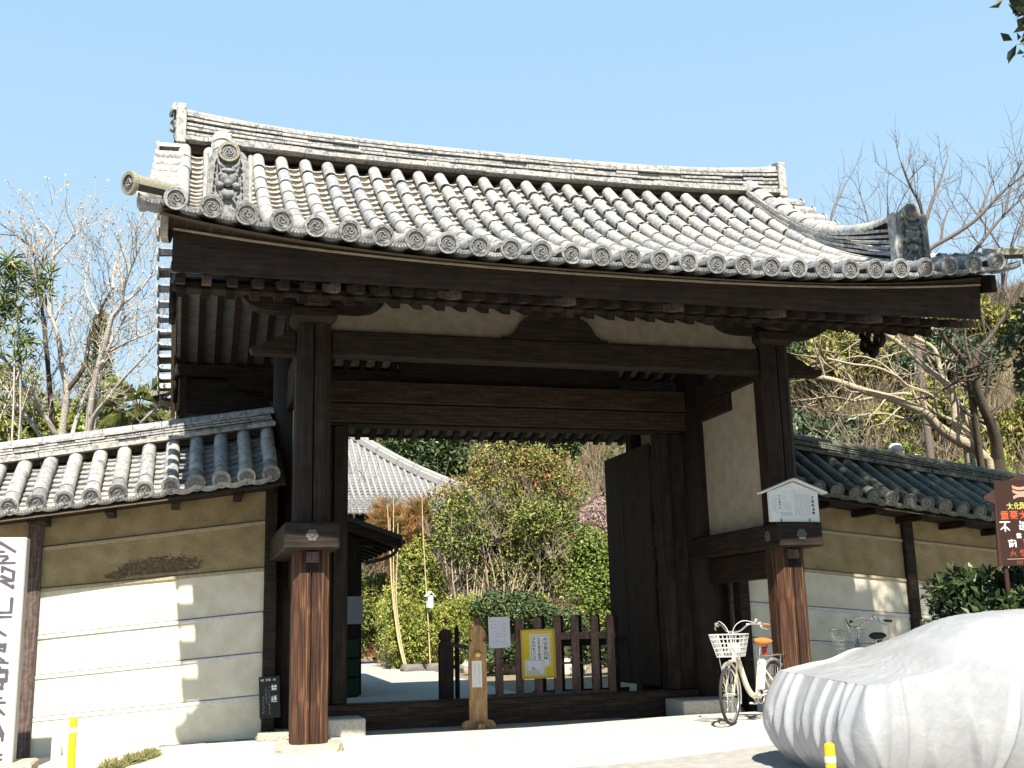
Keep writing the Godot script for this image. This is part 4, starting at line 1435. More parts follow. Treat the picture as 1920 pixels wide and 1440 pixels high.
	b.sheet(20, 10, func(u: float, v: float) -> Vector3:
		var a := u * TAU
		var l := (v - 0.5) * PI
		var x := cos(l) * cos(a)
		var y := cos(l) * sin(a)
		var z := sin(l)
		var wid := lerpf(0.135, 0.045, smoothstep(-0.5, 0.8, z))
		return Vector3(x * wid, 0.905 + (0.055 if y > 0 else 0.045) * y + 0.02 * z * z, -0.83 + z * 0.155), 1, false)
	put("saddle", b, seat_m, t)
	b = MB.new()
	for s in [-1.0, 1.0]:
		torus(b, Vector3(s * 0.045, 0.85, -0.885), 0.017, 0.004, 12, 5)
	put("saddle_spring", b, M.iron, t)
	# mudguards, rack, lamp, lens, drive, stand
	b = MB.new()
	torus(b, Vector3(0, R, -1.09), R + 0.022, 0.022, 28, 8, deg_to_rad(10), deg_to_rad(200))
	put("mudguard", b, M.alloy, t)
	b = MB.new()
	torus(b, Vector3(0, R, 0), R + 0.020, 0.020, 24, 8, deg_to_rad(60), deg_to_rad(200))
	put("mudguard", b, M.alloy, t, Transform3D(Basis(Vector3.UP, steer), Vector3.ZERO))
	b = MB.new()
	for s in [-1.0, 1.0]:
		b.tube([Vector3(s * 0.05, 0.74, -0.80), Vector3(s * 0.07, 0.745, -0.9), Vector3(s * 0.07, 0.745, -1.38)], [0.007, 0.007, 0.007], 6)
		b.rod(Vector3(s * 0.07, 0.745, -1.18), Vector3(s * 0.075, R, -1.09), 0.005, 6)
	for k in 4:
		b.rod(Vector3(-0.07, 0.745, -0.95 - 0.14 * k), Vector3(0.07, 0.745, -0.95 - 0.14 * k), 0.006, 6)
	put("rear_rack", b, M.chrome, t)
	b = MB.new()
	b.box(Vector3(0, 0.80, -0.90), Vector3(0.06, 0.10, 0.035), 0.012)
	put("reflector", b, M.red_lens, t)
	b = MB.new()
	b.box(Vector3(0, 0.0, 0), Vector3(0.085, 0.36, 0.09), 0.02)
	put("battery", b, M.white_plastic if lattice else M.grey_plastic, t, Transform3D(Basis(Vector3.RIGHT, -0.27), Vector3(0, 0.53, -0.78)))
	b = MB.new()
	b.ball(Vector3(0, 0.66, 0.02), Vector3(0.035, 0.035, 0.05), 10, 6)
	put("headlamp", b, M.chrome, t)
	b = MB.new()
	torus(b, Vector3(0.05, 0.285, -0.64), 0.085, 0.006, 24, 6)
	b.rod(Vector3(0.065, 0.285, -0.64), Vector3(0.075, 0.38, -0.50), 0.009, 6)
	b.rod(Vector3(-0.065, 0.285, -0.64), Vector3(-0.075, 0.19, -0.78), 0.009, 6)
	put("crank", b, M.alloy, t)
	for s in [-1.0, 1.0]:
		b = MB.new()
		b.box(Vector3(s * 0.125, 0.285 + s * 0.095, -0.64 + s * 0.14), Vector3(0.09, 0.022, 0.075), 0.008)
		put("pedal", b, M.white_plastic, t)
	b = MB.new()
	b.rod(Vector3(0.08, R, -1.09), Vector3(0.14, 0.01, -1.22), 0.008, 6)
	b.rod(Vector3(-0.08, R, -1.09), Vector3(-0.14, 0.01, -1.22), 0.008, 6)
	put("kickstand", b, M.alloy, t)


func build_covered_car():
	# a small car under a loose silver sheet, its front towards -x
	var c := thing("covered_car", "parked car under a silver-white cloth cover with hanging folds", "car", Vector3(1.02, -0.25, 3.95))
	var T := func(x: float) -> float:
		var px := [-0.3, 0.0, 0.30, 0.58, 0.9, 1.4, 1.8, 2.4, 3.0, 3.4, 3.75, 4.2]
		var py := [0.90, 0.93, 0.99, 1.04, 1.21, 1.40, 1.455, 1.475, 1.45, 1.36, 1.15, 0.9]
		for i in px.size() - 1:
			if x <= px[i + 1]:
				return cubic_interpolate(py[i], py[i + 1], py[maxi(i - 1, 0)], py[mini(i + 2, px.size() - 1)], clampf((x - px[i]) / (px[i + 1] - px[i]), 0, 1))
		return 0.9
	var n := FastNoiseLite.new()
	n.seed = 11
	n.frequency = 1.0
	n.fractal_octaves = 2
	# hanging pleats: place along the hem, lean, half width, height, where they begin below the shoulder
	var pleats := []
	var pr := RandomNumberGenerator.new()
	pr.seed = 19
	var at_ := 0.0
	while at_ < 10.54:
		var front := at_ < 1.75 or at_ > 10.3
		pleats.append([at_, pr.randf_range(-0.34, 0.30), pr.randf_range(0.022, 0.10) if front else pr.randf_range(0.05, 0.16), pr.randf_range(0.010, 0.064) if front else pr.randf_range(0.020, 0.07), -0.35 if front and pr.randf() < 0.75 else pr.randf_range(0.0, 0.40)])
		at_ += pr.randf_range(0.02, 0.15) if front else pr.randf_range(0.08, 0.26)
	var fn := func(u: float, v: float) -> Vector3:
		# spread the columns evenly along the outline
		var q := fposmod(u, 1.0)
		var per := q * (3.75 + 1.52) * 2.0
		var P: Vector2
		var N: Vector2
		# walk: front edge (x=0) from z=-.76 to .76, near side, rear, far side
		if per < 1.52:
			P = Vector2(0, -0.76 + per)
			N = Vector2(-1, 0)
		elif per < 5.27:
			P = Vector2(per - 1.52, 0.76)
			N = Vector2(0, 1)
		elif per < 6.79:
			P = Vector2(3.75, 0.76 - (per - 5.27))
			N = Vector2(1, 0)
		else:
			P = Vector2(3.75 - (per - 6.79), -0.76)
			N = Vector2(0, -1)
		# round the corners
		var rc := 0.10
		var cc := Vector2(clampf(P.x, rc, 3.75 - rc), clampf(P.y, -0.76 + rc, 0.76 - rc))
		if P.distance_to(cc) > rc and (P.x != cc.x and P.y != cc.y):
			N = (P - cc).normalized()
			P = cc + N * rc
		var cabin := smoothstep(0.5, 1.3, P.x) * (1.0 - smoothstep(2.9, 3.75, P.x))
		var Hs: float = lerpf(T.call(P.x), 1.02, cabin * absf(N.y))
		if v <= 0.62:
			var k := v / 0.62
			var y := lerpf(0.06, Hs, k)
			var fall := 1.0 - k
			var bulge := 0.20 * sin(PI * pow(k, 0.85)) * (0.35 + 0.65 * absf(N.x)) - 0.16 * pow(fall, 2.2)
			var f := 0.0
			for p in pleats:
				var off: float = absf(fposmod(per - p[0] - p[1] * (Hs - y) + 5.27, 10.54) - 5.27) / p[2]
				if off < 1.0:
					f = maxf(f, p[3] * pow(1.0 - off, 1.3) * smoothstep(p[4], p[4] + 0.45, fall))
			var d := bulge + f * (1.0 - 0.0 * y) + 0.006 * n.get_noise_2d(per * 2.0, y * 1.5)
			var O := P + N * d
			return Vector3(O.x, y + 0.03 * n.get_noise_2d(per * 4.0, 7.0) * fall, O.y)
		var k2 := (v - 0.62) / 0.38
		var C := Vector2(clampf(P.x, 0.75, 3.0), 0.0)
		var O2 := P.lerp(C, k2)
		var roofh: float = T.call(O2.x)
		var y2 := lerpf(Hs, roofh, 1.0 - pow(1.0 - k2, 3.0)) - 0.03 * pow(absf(O2.y) / 0.76, 2.0)
		y2 += 0.006 * n.get_noise_2d(O2.x * 3.0 + O2.y * 4.0, O2.x * 2.0 - O2.y * 5.0) + 0.014 * absf(n.get_noise_2d((O2.x - O2.y * 1.2) * 5.0, 20.0)) * smoothstep(0.0, 0.3, k2)
		return Vector3(O2.x, y2, O2.y)
	var b := MB.new()
	b.sheet(760, 26, func(u: float, v: float) -> Vector3: return fn.call(u, v * 0.62), 1, true)
	b.sheet(300, 18, func(u: float, v: float) -> Vector3: return fn.call(u, 0.62 + v * 0.38), 2, true)
	put("cover", b, M.car_cover, c, Transform3D(Basis(Vector3.RIGHT, 0.055), Vector3.ZERO))
	# what shows beneath the hem: four tyres
	for p in [Vector2(0.62, 0.62), Vector2(0.62, -0.62), Vector2(3.05, 0.62), Vector2(3.05, -0.62)]:
		b = MB.new()
		torus(b, Vector3.ZERO, 0.20, 0.085, 24, 8)
		put("tyre", b, M.rubber, c, Transform3D(Basis(Vector3.UP, PI / 2), Vector3(p.x, 0.28 - p.y * 0.055, p.y)))


func post_cap(b: MB, r: float, h: float):
	b.lathe([Vector2(r, 0.0), Vector2(r, h - r * 0.75), Vector2(r * 0.92, h - r * 0.4), Vector2(r * 0.65, h - r * 0.12), Vector2(0.0, h)], 18)


func build_posts():
	var rows := [
		["yellow plastic post with a white band, tall, beside the white post by the wall", Vector3(-5.34, 0, 0.95), 0.036, 0.445, M.yellow_post, true],
		["short white plastic post beside the yellow one by the stone pillar", Vector3(-5.46, 0, 1.15), 0.046, 0.285, M.white_paint, false],
		["yellow plastic post with a white band in front of the covered car", Vector3(0.36, 0, 5.10), 0.040, 0.270, M.yellow_post, true]]
	for r in rows:
		var p: Vector3 = on_ground(r[1].x, r[1].z)
		var t := thing("bollard", r[0], "bollard", p, 0.0, "plastic posts along the kerb")
		var h: float = r[3] - p.y
		var b := MB.new()
		post_cap(b, r[2], h)
		put("shaft", b, r[4], t)
		if r[5]:
			b = MB.new()
			b.lathe([Vector2(r[2] + 0.002, h - 0.145), Vector2(r[2] + 0.003, h - 0.14), Vector2(r[2] + 0.003, h - 0.105), Vector2(r[2] + 0.002, h - 0.10)], 18)
			put("reflective_band", b, M.white_band, t)
			b = MB.new()
			b.lathe([Vector2(r[2] * 2.1, 0), Vector2(r[2] * 2.0, 0.02), Vector2(r[2] * 1.2, 0.045), Vector2(r[2], 0.06)], 18)
			put("foot", b, M.grey_plastic, t)


func notched_post(w: float, h: float, d: float) -> ArrayMesh:
	# a board post whose head is a round knob above a neck
	var p := PackedVector2Array()
	var r := w * 0.47
	p.append(Vector2(-w / 2, 0))
	p.append(Vector2(w / 2, 0))
	p.append(Vector2(w / 2, h - r * 2.35))
	p.append(Vector2(w * 0.46, h - r * 2.15))
	p.append(Vector2(w * 0.36, h - r * 1.95))
	for k in 17:
		var a := lerpf(-0.85, PI + 0.85, k / 16.0)
		p.append(Vector2(cos(a) * r, h - r + sin(a) * r))
	p.append(Vector2(-w * 0.36, h - r * 1.95))
	p.append(Vector2(-w * 0.46, h - r * 2.15))
	p.append(Vector2(-w / 2, h - r * 2.35))
	var b := MB.new()
	b.prism(p, -d / 2, d / 2)
	return b.done()


func build_gateway_things():
	# the wooden stand on the paving
	var at := Vector3(-0.655, ground_y(-0.655, -1.65), -1.65)
	var t := thing("sign_stand", "pale brown knob-headed wooden stand with a brass knob before the threshold", "sign stand", at)
	put("post", notched_post(0.235, 1.30, 0.05), M.wood_pale, t)
	var b := MB.new()
	b.prism(PackedVector2Array([Vector2(-0.22, 0), Vector2(-0.13, 0), Vector2(-0.12, 0.015), Vector2(0.12, 0.015), Vector2(0.13, 0), Vector2(0.22, 0), Vector2(0.22, 0.05), Vector2(0.19, 0.09), Vector2(0.12, 0.11), Vector2(-0.12, 0.11), Vector2(-0.19, 0.09), Vector2(-0.22, 0.05)]), -0.04, 0.04)
	put("foot", b, M.wood_pale, t)
	b = MB.new()
	b.prism(PackedVector2Array([Vector2(-0.18, 0), Vector2(0.18, 0), Vector2(0.18, 0.06), Vector2(0.08, 0.09), Vector2(-0.08, 0.09), Vector2(-0.18, 0.06)]), -0.045, 0.045)
	put("foot", b, M.wood_pale, t, Transform3D(Basis(Vector3.UP, PI / 2), Vector3.ZERO))
	b = MB.new()
	b.X = Transform3D(Basis(Vector3.RIGHT, PI / 2), Vector3(0.0, 0.93, 0.026))
	b.lathe([Vector2(0.05, 0), Vector2(0.05, 0.02), Vector2(0.03, 0.04), Vector2(0, 0.045)], 14)
	put("knob", b, M.brass, t)
	var im := Image.create(96, 240, false, Image.FORMAT_RGB8)
	im.fill(Color(0.80, 0.80, 0.79))
	small_print(im, 62, 18, 200, 12, Color(0.25, 0.2, 0.18), 0.1)
	small_print(im, 24, 26, 170, 12, Color(0.25, 0.2, 0.18), 0.1)
	small_print(im, 26, 196, 220, 10, Color(0.25, 0.2, 0.18))
	put("paper_label", sheet_panel(0.135, 0.335), flat(im), t, Transform3D(Basis.IDENTITY, Vector3(-0.015, 0.68, 0.0275)))
	# dark post and its thin neighbour, with the bent rail
	var dp := put("dark_post", notched_post(0.19, 1.26, 0.12), M.wood_v)
	dp.position = on_ground(-0.835, -2.72)
	tag(dp, "dark wooden knob-headed post standing inside the gate's threshold", "post")
	b = MB.new()
	b.tube([Vector3(0, 0, 0), Vector3(0, 1.24, 0), Vector3(0, 1.32, 0)], [0.034, 0.034, 0.008], 8)
	var tp := put("dark_pole", b, M.wood_black)
	tp.position = on_ground(-0.665, -2.76)
	tag(tp, "thin black pointed pole beside the dark knob-headed post", "pole")
	b = MB.new()
	var c := curve([Vector3(-0.88, 1.0, -2.6), Vector3(-0.78, 0.965, -2.35), Vector3(-0.62, 0.92, -2.1), Vector3(-0.48, 0.915, -1.92), Vector3(-0.62, 0.915, -1.70)], 8)
	b.tube(c, even(c.size(), 0.028), 8)
	tag(put("bent_rail", b, M.iron), "curved dark rail from the dark post to the wooden stand", "rail")
	# picket fence
	var f := thing("picket_fence", "brown wooden picket fence leaf behind the threshold, notices hung on it", "fence", Vector3(0.66, ground_y(0.6, -2.75), -2.75))
	var gy := f.position.y
	for x in [-0.36, -0.062, 0.238, 0.514, 0.80, 1.082, 1.378, 1.625]:
		var p := PackedVector2Array([Vector2(-0.056, 0.17), Vector2(0.056, 0.17), Vector2(0.056, 1.36), Vector2(0.04, 1.39), Vector2(0.0, 1.405), Vector2(-0.04, 1.39), Vector2(-0.056, 1.36)])
		b = MB.new()
		b.prism(p, -0.018, 0.018)
		put("picket", b, M.wood_fence, f, Transform3D(Basis(Vector3.BACK, rnd(-0.008, 0.008)), Vector3(x - 0.66, rnd(-0.012, 0.012), rnd(-0.002, 0.002))))
	for y in [[1.12, 0.10], [0.30, 0.10], [0.74, 0.03]]:
		part_box("rail", Vector3(-0.02, y[0], -0.045), Vector3(2.15, y[1], 0.05), M.wood_fence, f, 0.006)
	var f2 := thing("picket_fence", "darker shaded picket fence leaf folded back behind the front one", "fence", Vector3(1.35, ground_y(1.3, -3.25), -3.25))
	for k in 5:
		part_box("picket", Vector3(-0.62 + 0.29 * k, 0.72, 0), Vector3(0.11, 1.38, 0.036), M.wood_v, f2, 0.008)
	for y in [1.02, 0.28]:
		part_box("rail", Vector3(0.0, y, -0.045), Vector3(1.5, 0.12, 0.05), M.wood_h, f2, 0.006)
	# notice sheet
	im = Image.create(220, 300, false, Image.FORMAT_RGB8)
	im.fill(Color(0.84, 0.85, 0.89))
	for k in 16:
		var y := 40 + 15 * k
		var ink := Color(0.3, 0.3, 0.38)
		var x := 24.0 + (18 if k > 6 else 0)
		while x < 185:
			var w := rnd(8, 34)
			if rng.randf() < (0.75 if k % 2 == 0 else 0.5):
				for dx in int(w / 3.0):
					stroke(im, Vector2(x + dx * 3, y + rnd(-3, 0)), Vector2(x + dx * 3 + 1.2, y + rnd(0, 4)), 0.7, ink)
			x += w + rnd(6, 26)
	for q in [Vector2(14, 12), Vector2(206, 12), Vector2(14, 288), Vector2(206, 288)]:
		stroke(im, q, q + Vector2(1, 1), 3.5, Color(0.2, 0.2, 0.25))
	var ns := put("notice_sheet", sheet_panel(0.315, 0.43), flat(im))
	ns.transform = Transform3D(Basis(Vector3.BACK, 0.02), Vector3(-0.055, 1.115, -2.722))
	tag(ns, "plain white printed sheet pinned to the picket fence", "notice")
	# framed poster
	im = Image.create(400, 560, false, Image.FORMAT_RGB8)
	im.fill(Color(0.80, 0.72, 0.06))
	im.fill_rect(Rect2i(95, 45, 265, 395), Color(0.86, 0.86, 0.86))
	for r in [Rect2i(112, 62, 236, 5), Rect2i(112, 62, 5, 300), Rect2i(342, 62, 5, 370), Rect2i(300, 424, 45, 4), Rect2i(260, 90, 3, 260)]:
		im.fill_rect(r, Color(0.15, 0.15, 0.17))
	var black := Color(0.08, 0.08, 0.09)
	column(im, "寺宝特別展", Vector2(278, 82), 50, 57, 3.0, black)
	column(im, "在原業平画像", Vector2(198, 82), 42, 48, 2.4, black)
	column(im, "伊勢物語の公開", Vector2(132, 82), 38, 42, 2.2, black)
	im.fill_rect(Rect2i(28, 350, 256, 184), Color(0.86, 0.85, 0.88))
	for r in [Rect2i(48, 358, 226, 4), Rect2i(48, 524, 226, 4), Rect2i(48, 358, 4, 170), Rect2i(270, 358, 4, 170)]:
		im.fill_rect(r, Color(0.42, 0.38, 0.48))
	im.fill_rect(Rect2i(56, 480, 160, 40), Color(0.76, 0.77, 0.66))
	for k in 40:
		var q := Vector2(rnd(90, 170), rnd(430, 480))
		if q.y > 480 - (1.0 - absf(q.x - 130) / 50.0) * 55:
			stroke(im, q, q + Vector2(rnd(4, 14), rnd(-3, 3)), 2.2, Color(rnd(0.5, 0.65), 0.45, rnd(0.55, 0.7)))
	small_print(im, 246, 370, 500, 11, black, 0.1)
	small_print(im, 216, 400, 480, 12, black, 0.1)
	var ps := thing("framed_poster", "yellow framed poster of brush writing hung on the picket fence", "poster", Vector3(0.503, 0.805, -2.71))
	ps.rotation.z = 0.012
	var gl := flat(im, 0.18)
	gl.metallic_specular = 0.5
	put("print", sheet_panel(0.46, 0.64), gl, ps, Transform3D(Basis.IDENTITY, Vector3(0, 0, 0.012)))
	for e in [[0, 0.33, 0.51, 0.024], [0, -0.33, 0.51, 0.024]]:
		part_box("frame_bar", Vector3(e[0], e[1], 0.012), Vector3(e[2], e[3], 0.03), M.yellow_frame, ps, 0.004)
	for x in [-0.243, 0.243]:
		part_box("frame_bar", Vector3(x, 0, 0.012), Vector3(0.024, 0.635, 0.03), M.yellow_frame, ps, 0.004)
	# step stones at both ends of the threshold
	var s1 := put("step_stone", null_box(Vector3(0.46, 0.26, 0.55), 0.015), M.stone_cut)
	s1.position = Vector3(-2.38, 0.0, -1.68)
	tag(s1, "squared grey step stone by the left pillar at the threshold", "step stone", "step stones at the threshold")
	var s2 := put("step_stone", null_box(Vector3(0.85, 0.26, 0.62), 0.015), M.stone_cut)
	s2.position = Vector3(2.55, 0.03, -1.72)
	tag(s2, "broad squared step stone behind the white bicycle's front wheel", "step stone", "step stones at the threshold")
	# white notice board with its own little roof on the right beam end
	var w := thing("notice_board", "white house-shaped notice board of black brush writing on a beam end", "notice board", Vector3(2.975, 2.385, 0.36))
	im = Image.create(512, 300, false, Image.FORMAT_RGB8)
	im.fill(Color(0.83, 0.83, 0.82))
	var ink := Color(0.1, 0.1, 0.12)
	column(im, "不退寺由緒", Vector2(446, 34), 32, 42, 2.8, ink)
	for k in 12:
		small_print(im, 424 - k * 15, 10, rnd(225, 255), 8, ink, 0.06)
	column(im, "付大受門史", Vector2(88, 20), 24, 32, 1.6, ink)
	small_print(im, 155, 24, 80, 9, ink)
	small_print(im, 130, 24, 80, 9, ink)
	for k in 5:
		var y := 96 + k * 19
		var x := (110.0 if k % 2 == 0 else 140.0)
		while x < (230 if k % 2 == 0 else 205):
			small_print(im, x, y, y + 8, 8, ink)
			x += 10
	for k in 16:
		small_print(im, 104 + k * 8, 205, 246, 5, ink, 0.1)
	for k in 4:
		small_print(im, 66 - k * 17, 20 + k * 3, 230 - k * 12, 8, ink, 0.12)
	var body := MB.new()
	body.prism(PackedVector2Array([Vector2(-0.345, 0), Vector2(0.345, 0), Vector2(0.345, 0.375), Vector2(0.0, 0.50), Vector2(-0.345, 0.375)]), -0.02, 0.02)
	put("board", body, M.white_paint, w)
	put("writing", sheet_panel(0.66, 0.345), flat(im), w, Transform3D(Basis.IDENTITY, Vector3(0, 0.186, 0.0225)))
	for s in [-1.0, 1.0]:
		b = MB.new()
		b.X = Transform3D(Basis(Vector3.BACK, -s * 0.365), Vector3(s * 0.225, 0.447, 0.0))
		b.box(Vector3.ZERO, Vector3(0.50, 0.026, 0.15), 0.004)
		put("roof_board", b, M.white_paint, w)
		part_box("clip", Vector3(s * 0.20, 0.02, 0.026), Vector3(0.012, 0.04, 0.01), M.iron, w, 0.002)
	# black no-smoking board against the wall's end post
	im = Image.create(150, 300, false, Image.FORMAT_RGB8)
	im.fill(Color(0.16, 0.17, 0.18))
	latin(im, "NO SMOKING", Vector2(10, 14), 14, 1.4, Color(0.8, 0.8, 0.8))
	column(im, "禁煙", Vector2(90, 60), 42, 84, 3.0, Color(0.9, 0.9, 0.88))
	small_print(im, 66, 70, 270, 12, Color(0.8, 0.8, 0.8), 0.05)
	small_print(im, 42, 70, 190, 12, Color(0.8, 0.8, 0.8), 0.05)
	small_print(im, 20, 120, 284, 12, Color(0.8, 0.8, 0.8), 0.12)
	var bb := thing("black_board", "small black board with white writing leaning on the wall's end post", "sign", Vector3(-3.305, 0.415, -1.62))
	bb.rotation.z = 0.045
	part_box("board", Vector3.ZERO, Vector3(0.25, 0.50, 0.022), M.black_board, bb, 0.004)
	put("writing", sheet_panel(0.236, 0.485), flat(im), bb, Transform3D(Basis.IDENTITY, Vector3(0, 0, 0.0125)))
	# rough stone below it
	var rk := put("rough_stone", rock_mesh(Vector3(0.21, 0.085, 0.17), 61, 0.2, 0.8), M.stone_warm)
	rk.position = Vector3(-3.26, -0.055, -1.45)
	tag(rk, "rough natural stone under the black board at the wall's end", "stone")
	# tall stone pillar cut with brush writing, at the far left
	var sp := thing("stone_pillar_sign", "tall pale granite pillar carved with dark brush characters", "stone pillar", Vector3(-6.24, -0.14, 0.12))
	part_box("shaft", Vector3(0, 1.18, 0), Vector3(0.58, 2.37, 0.26), M.granite, sp, 0.012)
	im = Image.create(220, 1000, false, Image.FORMAT_RGB8)
	var gn := FastNoiseLite.new()
	gn.frequency = 0.35
	for y in 1000:
		for x in 220:
			var v := 0.66 + 0.26 * gn.get_noise_2d(x, y)
			im.set_pixel(x, y, Color(v, v, v * 0.985))
	column(im, "金龍山不退轉法輪寺", Vector2(50, 16), 94, 108, 7.5, Color(0.30, 0.29, 0.33), 1.5)
	put("carved_face", sheet_panel(0.54, 2.33), flat(im, 0.8), sp, Transform3D(Basis.IDENTITY, Vector3(0, 1.18, 0.1325)))
	part_box("plinth", Vector3(0.02, 0.04, 0.02), Vector3(0.94, 0.16, 0.62), M.stone_warm, sp, 0.02)
	# brown heritage sign at the right edge
	var hs := thing("heritage_sign", "dark brown gabled metal sign with orange and white writing", "sign", Vector3(4.75, 0, 2.30))
	hs.rotation.y = -0.34
	hs.scale = Vector3.ONE * 1.275
	hs.position.y = 1.174 - 1.174 * 1.275 - 0.03
	b = MB.new()
	b.prism(PackedVector2Array([Vector2(-0.26, 1.62), Vector2(0.26, 1.62), Vector2(0.235, 2.17), Vector2(0.32, 2.215), Vector2(0.32, 2.235), Vector2(0.0, 2.425), Vector2(-0.32, 2.235), Vector2(-0.32, 2.215), Vector2(-0.235, 2.17)]), -0.012, 0.012)
	put("plate", b, M.sign_brown, hs)
	im = Image.create(320, 540, false, Image.FORMAT_RGB8)
	im.fill(Color(0.20, 0.14, 0.118))  # ground and lettering muted: the tree's shade is put into these colours
	var cream := Color(0.68, 0.52, 0.45)
	for k in 3:
		for dx in range(-48, 49):
			im.fill_rect(Rect2i(160 + dx, 34 + k * 28 + int(dx * dx / 160.0) * (1 if k == 2 else -1) + (0 if k == 2 else 12), 1, 19), cream)
	row_text(im, "文化財", Vector2(66, 146), 40, 42, 3.0, Color(0.66, 0.66, 0.36))
	row_text(im, "重要文化財", Vector2(22, 200), 48, 58, 4.0, Color(0.66, 0.31, 0.19))
	row_text(im, "不退寺", Vector2(12, 266), 62, 118, 5.0, Color(0.80, 0.80, 0.82))
	row_text(im, "業平寺", Vector2(104, 340), 32, 66, 2.4, Color(0.82, 0.82, 0.86))
	row_text(im, "南門", Vector2(50, 380), 46, 100, 3.6, Color(0.88, 0.88, 0.94))
	row_text(im, "火気厳禁", Vector2(52, 446), 40, 62, 3.0, Color(0.55, 0.26, 0.19))
	im.fill_rect(Rect2i(30, 500, 270, 3), Color(0.7, 0.62, 0.56))
	latin(im, "HITACHI", Vector2(90, 512), 22, 1.8, Color(0.55, 0.26, 0.19))
	put("writing", sheet_panel(0.445, 0.75), flat(im, 0.35), hs, Transform3D(Basis.IDENTITY, Vector3(0, 2.0, 0.0135)))
	for x in [-0.19, 0.19]:
		b = MB.new()
		b.rod(Vector3(x, -0.05, -0.03), Vector3(x, 2.2, -0.03), 0.022, 10)
		put("post", b, M.sign_brown, hs)


func null_box(s: Vector3, bev: float) -> ArrayMesh:
	var b := MB.new()
	b.box(Vector3.ZERO, s, bev)
	return b.done()


# limbs as the photograph shows them, in metres: thick end, thin end, bark, course
const MAPLE_LIMBS := [
	[0.115, 0.040, 0, "9.53 3.93 -4.03, 9.15 4.19 -4.01, 8.86 4.30 -3.98, 8.53 4.50 -3.96, 8.25 4.73 -3.91, 7.88 4.88 -3.91, 7.51 5.00 -3.91, 7.10 5.09 -3.93, 6.74 5.20 -3.94, 6.43 5.28 -3.93, 6.16 5.31 -3.92, 5.81 5.33 -3.95"],
	[0.094, 0.036, 0, "9.20 4.20 -4.07, 9.05 4.50 -4.12, 9.06 4.84 -4.13, 9.07 5.10 -4.15, 8.99 5.36 -4.20, 8.79 5.57 -4.29, 8.55 5.84 -4.38, 8.35 6.10 -4.46, 8.05 6.37 -4.57, 7.90 6.54 -4.66"],
	[0.065, 0.028, 0, "9.53 3.93 -4.03, 9.51 4.21 -4.13, 9.23 4.92 -4.21, 9.08 5.34 -4.32, 9.04 5.71 -4.41, 9.03 6.09 -4.49, 8.80 6.33 -4.66, 8.60 6.54 -4.83, 8.44 6.76 -4.99"],
	[0.122, 0.064, 1, "9.73 3.90 -3.98, 9.63 4.22 -3.85, 9.47 4.54 -3.73, 9.28 4.80 -3.64, 9.09 5.12 -3.53, 8.96 5.38 -3.42, 8.81 5.46 -3.36"],
	[0.061, 0.032, 1, "9.15 5.57 -3.77, 8.87 5.81 -3.67, 8.60 5.99 -3.58, 8.35 6.29 -3.46, 8.15 6.58 -3.32, 8.02 6.83 -3.17"],
	[0.054, 0.024, 1, "9.24 5.47 -3.76, 9.34 5.86 -3.70, 9.52 6.05 -3.66, 9.69 6.25 -3.62, 9.90 6.55 -3.54, 10.02 6.84 -3.49, 10.23 7.14 -3.42"],
	[0.036, 0.020, 0, "9.45 4.05 -4.03, 9.19 4.37 -3.92, 8.82 4.59 -3.87, 8.47 4.72 -3.84, 8.33 4.96 -3.72, 8.10 5.06 -3.66, 7.72 5.17 -3.64, 7.48 5.31 -3.57, 7.05 5.45 -3.55, 6.64 5.48 -3.56, 6.14 5.57 -3.58"],
	[0.036, 0.016, 0, "8.66 4.75 -4.10, 8.23 5.05 -4.07, 7.90 5.11 -4.06, 7.39 5.04 -4.13, 6.98 4.97 -4.18, 6.57 5.03 -4.20, 5.98 4.96 -4.30"],
	[0.025, 0.012, 0, "7.40 5.19 -4.37, 7.20 5.08 -4.34, 6.87 4.92 -4.37, 6.60 4.68 -4.40"],
	[0.022, 0.011, 1, "6.78 5.42 -4.49, 6.64 5.53 -4.46, 6.58 5.80 -4.36, 6.45 5.98 -4.30, 6.30 6.14 -4.26"],
	[0.025, 0.012, 0, "8.43 4.78 -4.16, 8.20 4.72 -4.40, 7.91 4.85 -4.61, 7.43 4.85 -4.91, 7.24 4.78 -5.14"],
	[0.022, 0.010, 0, "7.90 5.46 -4.16, 7.67 5.72 -4.27, 7.35 5.87 -4.44, 6.94 5.79 -4.68, 6.52 5.73 -4.93"],
	[0.029, 0.012, 1, "9.00 5.66 -3.79, 8.61 5.93 -4.13, 8.29 6.20 -4.45, 7.98 5.88 -4.89"],
	[0.036, 0.016, 0, "9.69 4.23 -3.92, 9.67 4.57 -4.16, 9.57 4.92 -4.43, 9.52 5.22 -4.70"],
]

